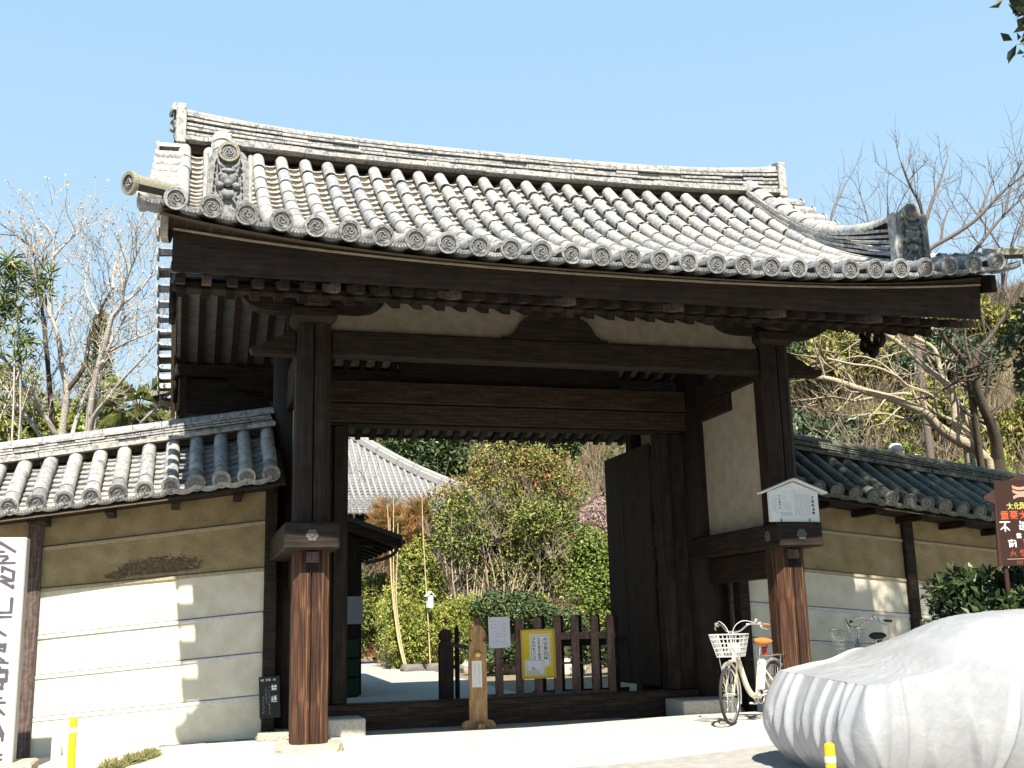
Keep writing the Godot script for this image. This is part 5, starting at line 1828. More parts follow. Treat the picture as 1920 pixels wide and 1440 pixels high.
const FAR_LIMBS := [
	[0.070, 0.020, 1, "10.33 8.30 -6.75, 10.46 8.74 -6.61, 10.58 9.29 -6.45, 10.50 9.80 -6.36, 10.26 10.25 -6.33, 10.08 10.70 -6.28"],
	[0.050, 0.012, 1, "10.58 9.29 -6.45, 10.85 9.96 -6.40, 11.10 10.42 -6.40, 11.33 10.93 -6.39"],
	[0.060, 0.020, 1, "10.27 8.30 -6.77, 10.64 8.82 -6.45, 11.12 9.11 -6.16, 11.49 9.38 -5.90, 11.75 9.69 -5.66, 12.01 9.98 -5.44, 12.37 10.27 -5.18"],
	[0.060, 0.020, 1, "11.37 8.27 -6.45, 11.66 8.74 -6.37, 12.03 9.21 -6.26, 12.47 9.69 -6.13, 13.02 10.16 -5.97"],
	[0.035, 0.012, 1, "10.96 9.00 -6.41, 11.05 9.43 -6.39, 11.23 9.80 -6.36"],
	[0.030, 0.010, 1, "8.60 8.56 -7.20, 8.69 9.68 -6.92, 8.92 10.03 -6.98, 9.16 10.44 -7.03"],
	[0.030, 0.010, 1, "9.60 8.87 -6.83, 9.57 9.76 -6.96, 9.58 10.33 -7.15"],
	[0.035, 0.010, 1, "11.66 9.47 -6.10, 12.06 10.04 -6.17, 12.39 10.60 -6.27"],
	[0.035, 0.010, 1, "12.26 9.58 -5.90, 12.42 10.18 -5.82, 12.69 10.77 -5.72"],
]

const MAGNOLIA_LIMBS := [
	[0.075, 0.020, 0, "-6.55 4.65 -8.24, -6.56 4.78 -8.21, -6.51 5.51 -8.03, -6.60 5.89 -7.97, -6.69 6.47 -7.87, -6.84 6.83 -7.83, -6.97 7.12 -7.80, -7.09 7.35 -7.78, -7.18 7.69 -7.73"],
	[0.050, 0.015, 1, "-6.51 5.51 -8.03, -6.25 5.90 -7.95, -6.19 6.26 -7.95, -6.16 6.58 -7.95, -6.04 6.93 -7.93, -5.89 7.27 -7.89, -5.81 7.43 -7.92"],
	[0.075, 0.020, 0, "-6.12 4.64 -8.11, -6.11 4.85 -8.03, -6.08 5.28 -7.89, -5.98 5.91 -7.68, -5.87 6.26 -7.53, -5.77 6.69 -7.37, -5.63 6.90 -7.25, -5.56 7.30 -7.10, -5.43 7.65 -6.95, -5.33 7.89 -6.83"],
	[0.060, 0.020, 0, "-6.05 4.64 -8.09, -6.04 4.90 -8.12, -5.97 5.91 -7.95, -5.86 6.22 -7.94, -5.73 6.58 -7.90, -5.55 6.92 -7.86"],
	[0.050, 0.012, 0, "-6.07 4.64 -8.10, -6.02 5.00 -7.83, -5.79 5.27 -7.53, -5.52 5.58 -7.21, -5.21 5.87 -6.89, -4.92 6.16 -6.57"],
	[0.030, 0.010, 0, "-5.82 6.16 -7.68, -5.51 6.29 -7.42, -5.16 6.39 -7.15, -4.94 6.47 -6.93"],
	[0.060, 0.020, 1, "-6.67 4.66 -8.27, -6.72 4.79 -8.29, -6.80 5.47 -8.20, -6.87 6.06 -8.13, -6.94 6.57 -8.08, -6.99 6.88 -8.06, -7.10 7.56 -7.98, -7.23 8.06 -7.94, -7.52 8.36 -8.00"],
	[0.060, 0.020, 0, "-6.66 4.66 -8.27, -6.70 4.79 -8.12, -6.95 5.21 -7.97, -7.20 5.53 -7.84, -7.42 5.85 -7.71, -7.67 6.16 -7.58"],
	[0.050, 0.020, 0, "-6.89 4.61 -8.34, -6.96 4.79 -8.46, -7.24 5.14 -8.60, -7.54 5.56 -8.72, -7.84 5.96 -8.85"],
	[0.050, 0.015, 0, "-6.39 4.65 -8.19, -6.39 4.84 -8.34, -6.30 5.28 -8.40, -6.22 5.61 -8.48, -6.03 5.96 -8.53"],
	[0.040, 0.015, 0, "-5.23 4.85 -7.81, -5.17 4.92 -7.60, -4.89 5.16 -7.28, -4.63 5.47 -6.96"],
	[0.035, 0.012, 0, "-6.84 6.83 -7.83, -6.84 7.32 -7.77, -6.83 7.90 -7.69, -6.87 8.29 -7.67, -7.10 8.58 -7.72"],
	[0.030, 0.010, 0, "-5.78 7.28 -7.42, -5.78 7.73 -7.58, -5.62 8.14 -7.71"],
	[0.030, 0.010, 0, "-5.65 6.96 -7.45, -5.34 7.24 -7.37, -5.12 7.58 -7.30, -5.07 7.93 -7.28"],
	[0.030, 0.010, 0, "-7.09 7.35 -7.78, -7.38 7.73 -7.89, -7.64 8.05 -8.00"],
	[0.030, 0.010, 0, "-6.82 7.87 -7.59, -6.57 8.17 -7.55, -6.40 8.39 -7.56"],
	[0.030, 0.010, 0, "-6.02 6.83 -7.59, -6.26 7.32 -7.65, -6.24 7.82 -7.64"],
]



# ---------------------------------------------------------------- plants

func leaf_cluster(n: int, length: float, width: float, spread: float, seed_: int, up := 0.3) -> ArrayMesh:
	# a spray of separate folded leaves round a point
	var r := RandomNumberGenerator.new()
	r.seed = seed_
	var b := MB.new()
	for i in n:
		var d := Vector3(r.randfn(), r.randfn() + up * 2.0, r.randfn()).normalized()
		var s := d.cross(Vector3(r.randfn(), r.randfn(), r.randfn())).normalized()
		var nn := s.cross(d)
		var o := d * spread * r.randf_range(0.1, 1.0)
		var l := length * r.randf_range(0.7, 1.2)
		var w := width * r.randf_range(0.8, 1.2)
		var droop := -nn * l * 0.16
		var mid := o + d * l * 0.5
		var tip := o + d * l + droop
		b.group = -1
		var a1 := mid + s * w * 0.5 + nn * w * 0.18
		var a2 := mid - s * w * 0.5 + nn * w * 0.18
		b.tri(o, a1, tip)
		b.tri(o, tip, a2)
	return b.done()


func twig_bundle(n: int, high: float, spread: float, r0: float, seed_: int) -> ArrayMesh:
	var r := RandomNumberGenerator.new()
	r.seed = seed_
	var b := MB.new()
	for i in n:
		var a := r.randf() * TAU
		var p := Vector3(cos(a), 0, sin(a)) * spread * 0.2 * r.randf()
		var d := Vector3(cos(a) * spread, high, sin(a) * spread).normalized()
		var pts := [p]
		var l := high * r.randf_range(0.6, 1.1)
		for k in 4:
			d = (d + Vector3(r.randfn(), r.randfn() * 0.5, r.randfn()) * 0.16).normalized()
			p += d * l / 4.0
			pts.append(p)
		b.tube(pts, [r0, r0 * 0.8, r0 * 0.6, r0 * 0.45, r0 * 0.25], 4, false)
		for k in 4:
			var q: Vector3 = pts[1 + r.randi() % 3]
			var e := (d + Vector3(r.randfn(), r.randfn() * 0.5 + 0.2, r.randfn()) * 0.7).normalized()
			b.tube([q, q + e * l * 0.16, q + (e + Vector3(0, 0.3, 0)).normalized() * l * 0.33], [r0 * 0.45, r0 * 0.35, r0 * 0.15], 3, false)
	return b.done()


var L := {}


func build_leaf_meshes():
	L.camellia = leaf_cluster(6, 0.095, 0.045, 0.07, 1)
	L.hedge = leaf_cluster(7, 0.085, 0.036, 0.06, 2, 0.6)
	L.shrub = leaf_cluster(7, 0.19, 0.085, 0.16, 3)
	L.far = leaf_cluster(8, 0.34, 0.17, 0.32, 4)
	L.long_leaf = leaf_cluster(11, 0.24, 0.030, 0.04, 5, 0.5)
	L.dark = leaf_cluster(6, 0.15, 0.062, 0.10, 6, -0.1)
	L.bud = leaf_cluster(4, 0.10, 0.055, 0.01, 7, 1.2)
	L.flower = leaf_cluster(6, 0.05, 0.05, 0.015, 8, 0.2)
	L.blade = leaf_cluster(7, 0.20, 0.012, 0.05, 9, 1.2)
	L.needle = twig_bundle(9, 0.42, 0.30, 0.008, 10)
	L.brush = twig_bundle(11, 1.5, 0.9, 0.014, 11)
	L.brush2 = twig_bundle(9, 2.4, 0.7, 0.018, 12)
	L.fine = twig_bundle(10, 0.8, 0.5, 0.007, 13)


func shade(base: Color, vary: float, warm := 0.0) -> Color:
	var v := 1.0 + rnd(-vary, vary)
	return Color(clampf(base.r * v * (1.0 + warm * rng.randf()), 0, 1), clampf(base.g * v, 0, 1), clampf(base.b * v, 0, 1))


# points through a crown of several uneven lobes
func lobes(c: Vector3, s: Vector3, count: int, n_lobes: int, seed_: int, shell := 0.55) -> Array:
	var r := RandomNumberGenerator.new()
	r.seed = seed_
	var hubs := []
	for i in n_lobes:
		var d := Vector3(r.randfn(), r.randfn() * 0.9, r.randfn()).normalized() * pow(r.randf(), 0.4) * 0.72
		hubs.append([d * s, r.randf_range(0.26, 0.48)])
	var out := []
	for i in count:
		var h: Array = hubs[r.randi() % n_lobes]
		var d := Vector3(r.randfn(), r.randfn(), r.randfn()).normalized() * lerpf(pow(r.randf(), 0.33), 1.0, shell * r.randf())
		out.append(c + h[0] + d * s * h[1] * r.randf_range(0.75, 1.12))
	return out


func leafy(parent: Node3D, called: String, mesh: Mesh, pts: Array, palette: Array, vary: float, lo: float, hi: float, m: Material = null):
	var where := []
	var tints := []
	for p in pts:
		var k := rnd(lo, hi)
		where.append(Transform3D(Basis(rdir(), rng.randf() * TAU).scaled(Vector3.ONE * k), p))
		tints.append(shade(palette[rng.randi() % palette.size()], vary, 0.15))
	return scatter(called, mesh, m if m else M.leaf, where, tints, parent)


func stems(parent: Node3D, from: Vector3, pts: Array, count: int, r0: float, m: Material, called := "stems"):
	# limbs from the foot to points inside the crown
	var b := MB.new()
	for i in count:
		var e: Vector3 = pts[rng.randi() % pts.size()]
		var mid := from.lerp(e, 0.5) + Vector3(rnd(-0.12, 0.12), rnd(0.0, 0.2), rnd(-0.12, 0.12)) * from.distance_to(e) * 0.5
		var f := from + Vector3(rnd(-1, 1), 0, rnd(-1, 1)) * r0 * 3.0
		var c := curve([f, mid, e], 4)
		var rr := []
		for k in c.size():
			rr.append(lerpf(r0, r0 * 0.22, float(k) / c.size()))
		b.tube(c, rr, 5, false)
		for k in 3:
			var q: Vector3 = c[3 + k]
			var d := (e - q).normalized() + rdir() * 0.8
			b.tube([q, q + d * 0.25, q + d * 0.5 + Vector3(0, 0.1, 0)], [r0 * 0.4, r0 * 0.25, r0 * 0.1], 4, false)
	put(called, b, m, parent)


func shrub(called: String, label: String, cat: String, at: Vector3, s: Vector3, count: int, mesh: Mesh, palette: Array, seed_: int, group := "", n_lobes := 9, lo := 0.8, hi := 1.25, stem := 10) -> Node3D:
	var t := thing(called, label, cat, at, 0.0, group)
	var pts := lobes(Vector3(0, s.y * 1.02, 0), s, count, n_lobes, seed_)
	pts = pts.filter(func(p): return p.y > 0.02)
	if stem:
		stems(t, Vector3.ZERO, pts, stem, 0.02 + 0.012 * s.y, M.bark_dark)
	leafy(t, "foliage", mesh, pts, palette, 0.28, lo, hi)
	return t


# side shoots along a limb; returns the ends of the finest ones
func shoots(b: MB, limb: Array, r: float, n: int, length: float, level: int, up: float, ends: Array, from := 0.25, kids := 4):
	var m := limb.size()
	for i in n:
		var f := lerpf(from, 1.0, (i + rng.randf()) / n) * (m - 1)
		var k := mini(int(f), m - 2)
		var p: Vector3 = limb[k].lerp(limb[k + 1], f - k)
		var along: Vector3 = (limb[k + 1] - limb[k]).normalized()
		var d := (along * 0.7 + rdir() * 0.75 + Vector3(0, up, 0)).normalized()
		var l := length * rnd(0.5, 1.15)
		var pts := [p]
		for j in 4:
			d = (d + rdir() * 0.22 + Vector3(0, up * 0.18, 0)).normalized()
			p += d * l / 4.0
			pts.append(p)
		b.tube(pts, [r, r * 0.82, r * 0.65, r * 0.5, r * 0.3], 5 if level > 0 else 4, false)
		if level > 0:
			shoots(b, pts, r * 0.55, kids, l * 0.55, level - 1, up, ends, 0.3, kids)
		else:
			ends.append(pts[4])


func traced_tree(called: String, label: String, cat: String, limbs: Array, mats: Array, n: int, length: float, up: float, level := 1, kids := 4) -> Array:
	var first: Array = points(limbs[0][3])
	var o: Vector3 = first[0]
	o.y = ground_y(o.x, o.z)
	var t := thing(called, label, cat, o)
	var ends := []
	var twig := [MB.new(), MB.new()]
	for l in limbs:
		var p := points(l[3])
		for i in p.size():
			p[i] -= o
		var c := curve(p, 3)
		var rr := []
		for k in c.size():
			rr.append(lerpf(l[0], l[1], pow(float(k) / (c.size() - 1), 0.8)) * rnd(0.94, 1.06))
		if p[0].y > 0.3 and l[0] > 0.06:
			c.push_front(Vector3(p[0].x + 0.1, -0.3, p[0].z))
			rr.push_front(l[0] * 1.2)
		var b := MB.new()
		b.tube(c, rr, 9)
		put("limb", b, mats[l[2]], t)
		shoots(twig[l[2]], c, maxf(l[1] * 0.55, 0.008), int(n * clampf(l[0] / 0.06, 0.5, 1.6)), length, level, up, ends, 0.25, kids)
	for k in 2:
		if twig[k].count:
			tag(put("twigs", twig[k], mats[k], t), "", "", "", "stuff")
	return [t, ends]


func bare_tree(called: String, label: String, at: Vector3, high: float, m: Material, seed_: int, group := "", spread := 0.5) -> Node3D:
	rng.seed = seed_
	var t := thing(called, label, "tree", at, 0.0, group)
	var b := MB.new()
	var tw := MB.new()
	var ends := []
	var trunk := [Vector3.ZERO]
	var p := Vector3.ZERO
	for k in 5:
		p += Vector3(rnd(-0.06, 0.06) * high * 0.4, high * 0.11, rnd(-0.06, 0.06) * high * 0.4)
		trunk.append(p)
	var r := high * 0.011
	b.tube(trunk, [r * 1.3, r, r * 0.9, r * 0.8, r * 0.7, r * 0.5], 8)
	for k in 9:
		var q: Vector3 = trunk[1 + k % 5]
		var a := rng.randf() * TAU
		var d := Vector3(cos(a) * spread, 0.8, sin(a) * spread).normalized()
		var limb := [q]
		var l := high * rnd(0.45, 0.62)
		for j in 5:
			d = (d + rdir() * 0.14 + Vector3(0, 0.05, 0)).normalized()
			q += d * l / 5.0
			limb.append(q)
		b.tube(limb, [r * 0.55, r * 0.45, r * 0.36, r * 0.28, r * 0.2, r * 0.1], 6, false)
		shoots(tw, limb, r * 0.16, 8, high * 0.2, 1, 0.25, ends)
	put("trunk", b, m, t)
	tag(put("twigs", tw, m, t), "", "", "", "stuff")
	return t


func build_plants():
	build_leaf_meshes()
	var G1 := [Color(0.105, 0.155, 0.037), Color(0.15, 0.205, 0.048), Color(0.075, 0.12, 0.032)]
	var G2 := [Color(0.20, 0.27, 0.055), Color(0.26, 0.31, 0.07), Color(0.14, 0.205, 0.045), Color(0.31, 0.31, 0.085)]
	var G3 := [Color(0.045, 0.078, 0.032), Color(0.060, 0.095, 0.038), Color(0.085, 0.125, 0.050)]
	var DRY := [Color(0.19, 0.15, 0.095), Color(0.26, 0.215, 0.15), Color(0.15, 0.115, 0.075), Color(0.30, 0.25, 0.18)]
	var OLIVE := [Color(0.20, 0.21, 0.062), Color(0.25, 0.235, 0.085), Color(0.145, 0.165, 0.055)]
	# --- the garden seen through the gateway
	rng.seed = 100
	var hd := thing("hedge", "clipped bright green hedge beside the gravel path, low and sunlit", "hedge", Vector3(2.3, ground_y(2.3, -17.0), -17.0))
	var pts := []
	for i in 7000:
		var x := rnd(-1.75, 2.6)
		var z := rnd(-1.0, 1.4)
		var y := pow(rng.randf(), 0.7) * (1.55 + 0.14 * sin(x * 3.1) + 0.12 * sin(x * 7.0 + z * 4.0))
		if rng.randf() < 0.55:
			z = 1.0 + 0.35 * sin(y * 2.0) + 0.12 * sin(x * 5.0) + rnd(-0.15, 0.12)
		var rim := Vector2(minf(x + 1.75, 0.5), minf(1.65 - y, 0.4))
		if rim.x < 0.12 and rng.randf() < 0.5:
			continue
		pts.append(Vector3(x, y, z))
	leafy(hd, "foliage", L.hedge, pts, G2, 0.3, 0.8, 1.3)
	var hs := []
	for i in 60:
		hs.append(Vector3(rnd(-1.6, 2.4), rnd(0.8, 1.3), rnd(0.2, 1.1)))
	var sb := MB.new()
	for q in hs:
		var f := Vector3(q.x + rnd(-0.15, 0.15), -0.05, q.z - 0.1)
		sb.tube([f, f.lerp(q, 0.5) + rdir() * 0.05, q], [0.016, 0.012, 0.006], 5, false)
	put("stems", sb, M.bark_dark, hd)
	var cam := thing("camellia_tree", "big round camellia with many pale stems and a few red flowers", "tree", on_ground(4.3, -17.9))
	rng.seed = 101
	var cp := lobes(Vector3(0.1, 3.6, 0), Vector3(2.6, 2.7, 1.9), 7600, 26, 5, 0.4)
	cp.append_array(lobes(Vector3(0.6, 5.5, 0), Vector3(1.5, 1.0, 1.2), 2400, 10, 6, 0.4))
	cp = cp.filter(func(p): return p.y > 0.5)
	stems(cam, Vector3(-0.3, 0, 0.3), cp, 46, 0.040, M.bark_light)
	stems(cam, Vector3(0.5, 0, 0.6), cp, 40, 0.032, M.bark_light)
	stems(cam, Vector3(-1.2, 0, 0.6), cp.filter(func(p): return p.x < 0.3), 22, 0.028, M.bark_light)
	leafy(cam, "foliage", L.camellia, cp.filter(func(p): return p.y < 4.6), [G1[0], G1[1], OLIVE[0], G2[2], OLIVE[2]], 0.35, 0.8, 1.35)
	leafy(cam, "foliage", L.camellia, cp.filter(func(p): return p.y >= 4.6), [OLIVE[0], OLIVE[1], G1[1], Color(0.17, 0.10, 0.035)], 0.3, 0.8, 1.35)
	var fl := []
	for i in 24:
		var q: Vector3 = cp[rng.randi() % cp.size()]
		fl.append(Vector3(q.x, q.y, q.z + 0.35))
	leafy(cam, "flowers", L.flower, fl, [Color(0.42, 0.03, 0.03), Color(0.34, 0.03, 0.04)], 0.2, 0.9, 1.5)
	var tw := []
	var tc := []
	for i in 130:
		var q: Vector3 = cp[rng.randi() % cp.size()]
		tw.append(Transform3D(Basis(rdir(), rnd(0.0, 0.6)), Vector3(q.x, q.y * 0.9 - 0.3, q.z + 0.1)))
		tc.append(shade(Color(0.33, 0.28, 0.21), 0.25))
	scatter("bare_twigs", L.fine, M.twig, tw, tc, cam)
	shrub("shrub", "dense green shrub at the right of the camellia, behind the pickets", "shrub", on_ground(7.2, -16.6), Vector3(1.7, 2.2, 1.6), 3600, L.camellia, [G1[0], G1[1], G2[2]], 21, "", 12, 0.9, 1.5)
	shrub("shrub", "low dark shrub under the camellia behind the picket fence", "shrub", on_ground(4.2, -15.2), Vector3(1.9, 0.95, 0.9), 2200, L.camellia, G3, 22, "", 9, 0.9, 1.4)
	shrub("shrub", "yellow-green shrub between the hedge and the camellia", "shrub", on_ground(2.0, -18.7), Vector3(1.3, 1.75, 1.0), 2600, L.camellia, [G2[0], G2[1], OLIVE[0], G1[1]], 23, "", 12, 0.9, 1.4)
	shrub("shrub", "red-leaved low shrub far down the path beside the hut", "shrub", on_ground(0.6, -21.5), Vector3(0.9, 0.9, 0.8), 900, L.camellia, [Color(0.20, 0.075, 0.05), Color(0.26, 0.14, 0.07), OLIVE[0]], 24)
	shrub("shrub", "olive shrub behind the bamboo stalks, left of the hedge", "shrub", on_ground(0.5, -23.5), Vector3(1.1, 1.7, 1.0), 1500, L.camellia, [OLIVE[0], OLIVE[1], G1[1]], 25, "", 10, 1.0, 1.6)
	shrub("shrub", "low shaded shrub behind the right half of the picket fence", "shrub", on_ground(5.0, -11.4), Vector3(1.3, 0.62, 0.8), 1300, L.camellia, G3, 27, "", 9, 0.8, 1.2)
	shrub("shrub", "low shaded shrub among the boulders left of the framed poster", "shrub", on_ground(2.5, -12.9), Vector3(0.75, 0.42, 0.6), 700, L.camellia, G3, 28, "", 7, 0.8, 1.2)
	rng.seed = 102
	var cy := thing("rusty_conifer", "rust-orange feathery conifer in front of the far tiled roof", "tree", on_ground(1.65, -19.6))
	var np := lobes(Vector3(0.15, 3.9, 0), Vector3(1.05, 1.15, 0.9), 520, 12, 31, 0.5)
	np.append_array(lobes(Vector3(-0.6, 3.3, 0), Vector3(0.7, 0.5, 0.6), 160, 6, 32, 0.5))
	leafy(cy, "needles", L.needle, np, [Color(0.24, 0.13, 0.045), Color(0.30, 0.19, 0.075), Color(0.19, 0.105, 0.035), Color(0.15, 0.14, 0.05)], 0.3, 0.7, 1.3, M.twig)
	sb = MB.new()
	sb.tube([Vector3.ZERO, Vector3(0.05, 2.0, 0), Vector3(0.1, 4.3, 0)], [0.09, 0.07, 0.02], 8)
	put("trunk", sb, M.bark_dark, cy)
	shrub("shrub", "mixed green shrub under the rusty conifer", "shrub", on_ground(1.2, -20.6), Vector3(1.3, 1.5, 1.0), 2200, L.camellia, [G1[0], G1[1], OLIVE[0]], 26, "", 10, 1.0, 1.5)
	# --- the bamboo stalks stuck beside the hedge, the stalk with the paper house
	var stalks := ["0.99 0.2 -15.4, 0.814 0.95 -15.5, 0.68 2.15 -15.6, 0.64 3.24 -15.7, 0.60 4.31 -15.8", "1.01 0.2 -15.42, 0.84 0.95 -15.5, 0.73 2.15 -15.6, 0.72 3.24 -15.6, 0.74 4.48 -15.7", "1.03 0.2 -15.38, 0.87 0.95 -15.45, 0.77 2.0 -15.5, 0.80 3.0 -15.5, 0.837 3.87 -15.6", "1.0 0.2 -15.44, 0.83 0.95 -15.52, 0.70 2.1 -15.62, 0.66 3.1 -15.7, 0.655 4.03 -15.75", "1.62 0.2 -15.45, 1.58 1.2 -15.45, 1.529 2.2 -15.45, 1.47 3.65 -15.5, 1.449 4.69 -15.5"]
	for i in 5:
		var c := curve(points(stalks[i]), 6)
		var rr := []
		for k in c.size():
			rr.append(lerpf(0.019, 0.008, float(k) / c.size()))
		var b := MB.new()
		b.tube(c, rr, 7)
		for k in range(2, c.size() - 1, 3):
			b.ball(c[k], Vector3(rr[k] * 1.25, 0.008, rr[k] * 1.25), 7, 3)
		tag(put("bamboo_stalk", b, M.bamboo), ["leftmost slender bamboo stalk of the leaning bunch before the hedge", "tallest slender bamboo stalk of the leaning bunch before the hedge", "shortest slender bamboo stalk of the bunch, bent to the right", "middle slender bamboo stalk of the leaning bunch before the hedge", "single bamboo stalk rising from the hedge above the white paper house"][i], "bamboo stalk", "bamboo stalks before the hedge")
	var ph := thing("paper_house", "small white paper house hanging on a bamboo stalk above the hedge", "paper house", Vector3(1.60, 1.72, -15.36), 0.3)
	part_box("body", Vector3(0, 0.15, 0), Vector3(0.14, 0.30, 0.12), M.white_paint, ph, 0.004)
	for s in [-1.0, 1.0]:
		var b := MB.new()
		b.X = Transform3D(Basis(Vector3.BACK, -s * 0.85), Vector3(s * 0.05, 0.345, 0))
		b.box(Vector3.ZERO, Vector3(0.17, 0.012, 0.18), 0.0)
		put("roof_flap", b, M.white_paint, ph)
	# --- stones along the path
	var rocks := [[Vector3(1.05, 0, -14.9), Vector3(0.28, 0.13, 0.2), "rounded tan stone at the hedge's left foot"], [Vector3(1.62, 0, -14.8), Vector3(0.24, 0.15, 0.18), "small tan stone at the hedge's foot behind the dark post"], [Vector3(2.6, 0, -14.2), Vector3(0.48, 0.22, 0.3), "flat grey stone at the path edge behind the pickets"], [Vector3(3.3, 0, -13.4), Vector3(0.50, 0.33, 0.35), "blue-grey boulder behind the picket fence, left of the poster"], [Vector3(4.3, 0, -12.8), Vector3(0.55, 0.24, 0.4), "low grey boulder behind the framed poster"]]
	for i in rocks.size():
		var r := put("garden_stone", rock_mesh(rocks[i][1], 70 + i, 0.22), M.stone_dark if i < 2 else M.stone_cut)
		r.position = on_ground(rocks[i][0].x, rocks[i][0].z) + Vector3(0, 0.03, 0)
		tag(r, rocks[i][2], "stone", "stones along the garden path")
	# --- left of the gate: magnolia, long-leaved evergreen, palm, shrubs
	rng.seed = 103
	var mg := traced_tree("magnolia_tree", "bare pale magnolia full of white and yellow buds behind the left wall", "tree", MAGNOLIA_LIMBS, [M.bark_pale, M.bark_dark], 15, 0.95, 0.26, 1, 8)
	var bud := []
	for e in mg[1]:
		if rng.randf() < 0.9:
			bud.append(e)
	leafy(mg[0], "buds", L.bud, bud, [Color(0.50, 0.44, 0.33), Color(0.55, 0.50, 0.41), Color(0.52, 0.40, 0.20), Color(0.50, 0.45, 0.38)], 0.15, 0.32, 0.6)
	rng.seed = 104
	var ol := thing("oleander_tree", "dark evergreen with long narrow leaves at the photo's left edge", "tree", on_ground(-7.9, -7.0))
	var op := lobes(Vector3(-0.15, 6.0, 0), Vector3(0.95, 2.3, 0.9), 300, 12, 41, 0.4)
	op.append_array(lobes(Vector3(0.75, 6.6, 0.1), Vector3(0.55, 1.2, 0.5), 60, 6, 42, 0.4))
	stems(ol, Vector3(0.2, 0, 0), op, 30, 0.035, M.bark_pale)
	leafy(ol, "foliage", L.long_leaf, op, [Color(0.085, 0.125, 0.035), Color(0.14, 0.175, 0.055), Color(0.06, 0.09, 0.03)], 0.3, 0.7, 1.2)
	rng.seed = 105
	var pl := thing("palm_tree", "fan palm behind the left wall close to the gate's gable", "palm tree", on_ground(-5.4, -10.6))
	sb = MB.new()
	sb.tube([Vector3.ZERO, Vector3(0.05, 3.0, 0), Vector3(0.0, 5.4, 0)], [0.14, 0.12, 0.11], 9)
	put("trunk", sb, M.bark_dark, pl)
	for k in 15:
		var a := TAU * k / 15.0 + rnd(-0.2, 0.2)
		var el := rnd(-0.5, 1.0)
		var d := Vector3(cos(a) * cos(el), sin(el), sin(a) * cos(el))
		var hub := Vector3(0, 5.4, 0) + d * 0.38
		var b := MB.new()
		b.col = Color(0.14, 0.15, 0.05)
		b.rod(Vector3(0, 5.35, 0), hub, 0.012, 5)
		var side := d.cross(Vector3.UP).normalized()
		var up := side.cross(d)
		for j in 17:
			var fa := lerpf(-1.5, 1.5, j / 16.0)
			var ld := (d * cos(fa) + side * sin(fa)).normalized()
			var len_ := 0.62 * (0.75 + 0.25 * cos(fa))
			var w := (side * cos(fa) - d * sin(fa)) * 0.0065
			var tip := hub + ld * len_ + Vector3(0, -0.28 * len_, 0)
			var m1 := hub + ld * len_ * 0.62 + up * 0.02
			b.group = -1
			b.col = shade(Color(0.20, 0.23, 0.07), 0.3)
			b.tri(hub, m1 + w, tip)
			b.tri(hub, tip, m1 - w)
		b.col = Color(0.1, 0.12, 0.03)
		put("frond", b, M.leaf, pl)
	var lefts := [
		[Vector3(-10.2, 0, -13.5), Vector3(2.2, 1.5, 1.8), G1, "green shrub behind the left wall at the photo's left edge"],
		[Vector3(-7.6, 0, -13.8), Vector3(1.8, 1.6, 1.6), [Color(0.16, 0.10, 0.05), OLIVE[0], OLIVE[1]], "reddish-brown shrub behind the magnolia's trunks"],
		[Vector3(-5.6, 0, -14.6), Vector3(1.9, 1.6, 1.6), [OLIVE[1], OLIVE[0], Color(0.17, 0.12, 0.06)], "olive brown shrub between the magnolia and the palm"],
		[Vector3(-4.7, 0, -12.2), Vector3(1.3, 1.15, 1.0), G2, "yellow-green shrub below the palm beside the gable"],
		[Vector3(-8.8, 0, -19.0), Vector3(2.6, 2.3, 2.0), [G2[0], OLIVE[0], G1[1]], "broad light green shrub on the left hillside"],
		[Vector3(-5.2, 0, -20.5), Vector3(2.4, 2.1, 2.0), [OLIVE[0], G1[1], G2[2]], "rounded green shrub on the left hillside behind the palm"],
		[Vector3(-12.5, 0, -19.5), Vector3(2.6, 2.4, 2.2), G1, "dark green shrub on the hillside left of the magnolia"]]
	var i0 := 0
	for q in lefts:
		rng.seed = 200 + i0
		shrub("shrub", q[3], "shrub", on_ground(q[0].x, q[0].z), q[1], 1500, L.shrub, q[2], 50 + i0, "shrubs behind the left wall", 12, 0.7, 1.15)
		i0 += 1
	rng.seed = 106
	var cf := thing("conifer_tree", "small pointed conifer on the skyline behind the magnolia", "tree", on_ground(-7.3, -24.5))
	var fp := []
	for i in 700:
		var y := rng.randf()
		var a := rng.randf() * TAU
		var tier := 1.0 - 0.45 * fposmod(y * 7.0, 1.0)
		fp.append(Vector3(cos(a), 0, sin(a)) * (1.0 - y) * 1.2 * tier * rnd(0.4, 1.0) + Vector3(0, 0.8 + y * 4.4, 0))
	leafy(cf, "foliage", L.shrub, fp, [Color(0.09, 0.13, 0.04), Color(0.06, 0.10, 0.035)], 0.3, 0.6, 1.1)
	sb = MB.new()
	sb.tube([Vector3.ZERO, Vector3(0, 5.2, 0)], [0.1, 0.02], 8)
	put("trunk", sb, M.bark_dark, cf)
	# --- right of the gate: the sprawling bare tree, trees against the sky, the hillside
	rng.seed = 107
	traced_tree("sprawling_tree", "bare sprawling tree with tan and dark limbs behind the right wall", "tree", MAPLE_LIMBS, [M.bark_light, M.bark_dark], 8, 1.0, 0.06, 1)
	rng.seed = 108
	traced_tree("bare_tree", "dark bare tree branching against the sky above the right roof corner", "tree", FAR_LIMBS, [M.bark_light, M.bark_mid], 10, 0.95, 0.25, 1, 6)
	var bt := bare_tree("bare_tree", "brownish bare tree high on the right hillside, farthest right", on_ground(24.5, -20.0), 6.2, M.bark_mid, 300, "bare trees on the hillside")
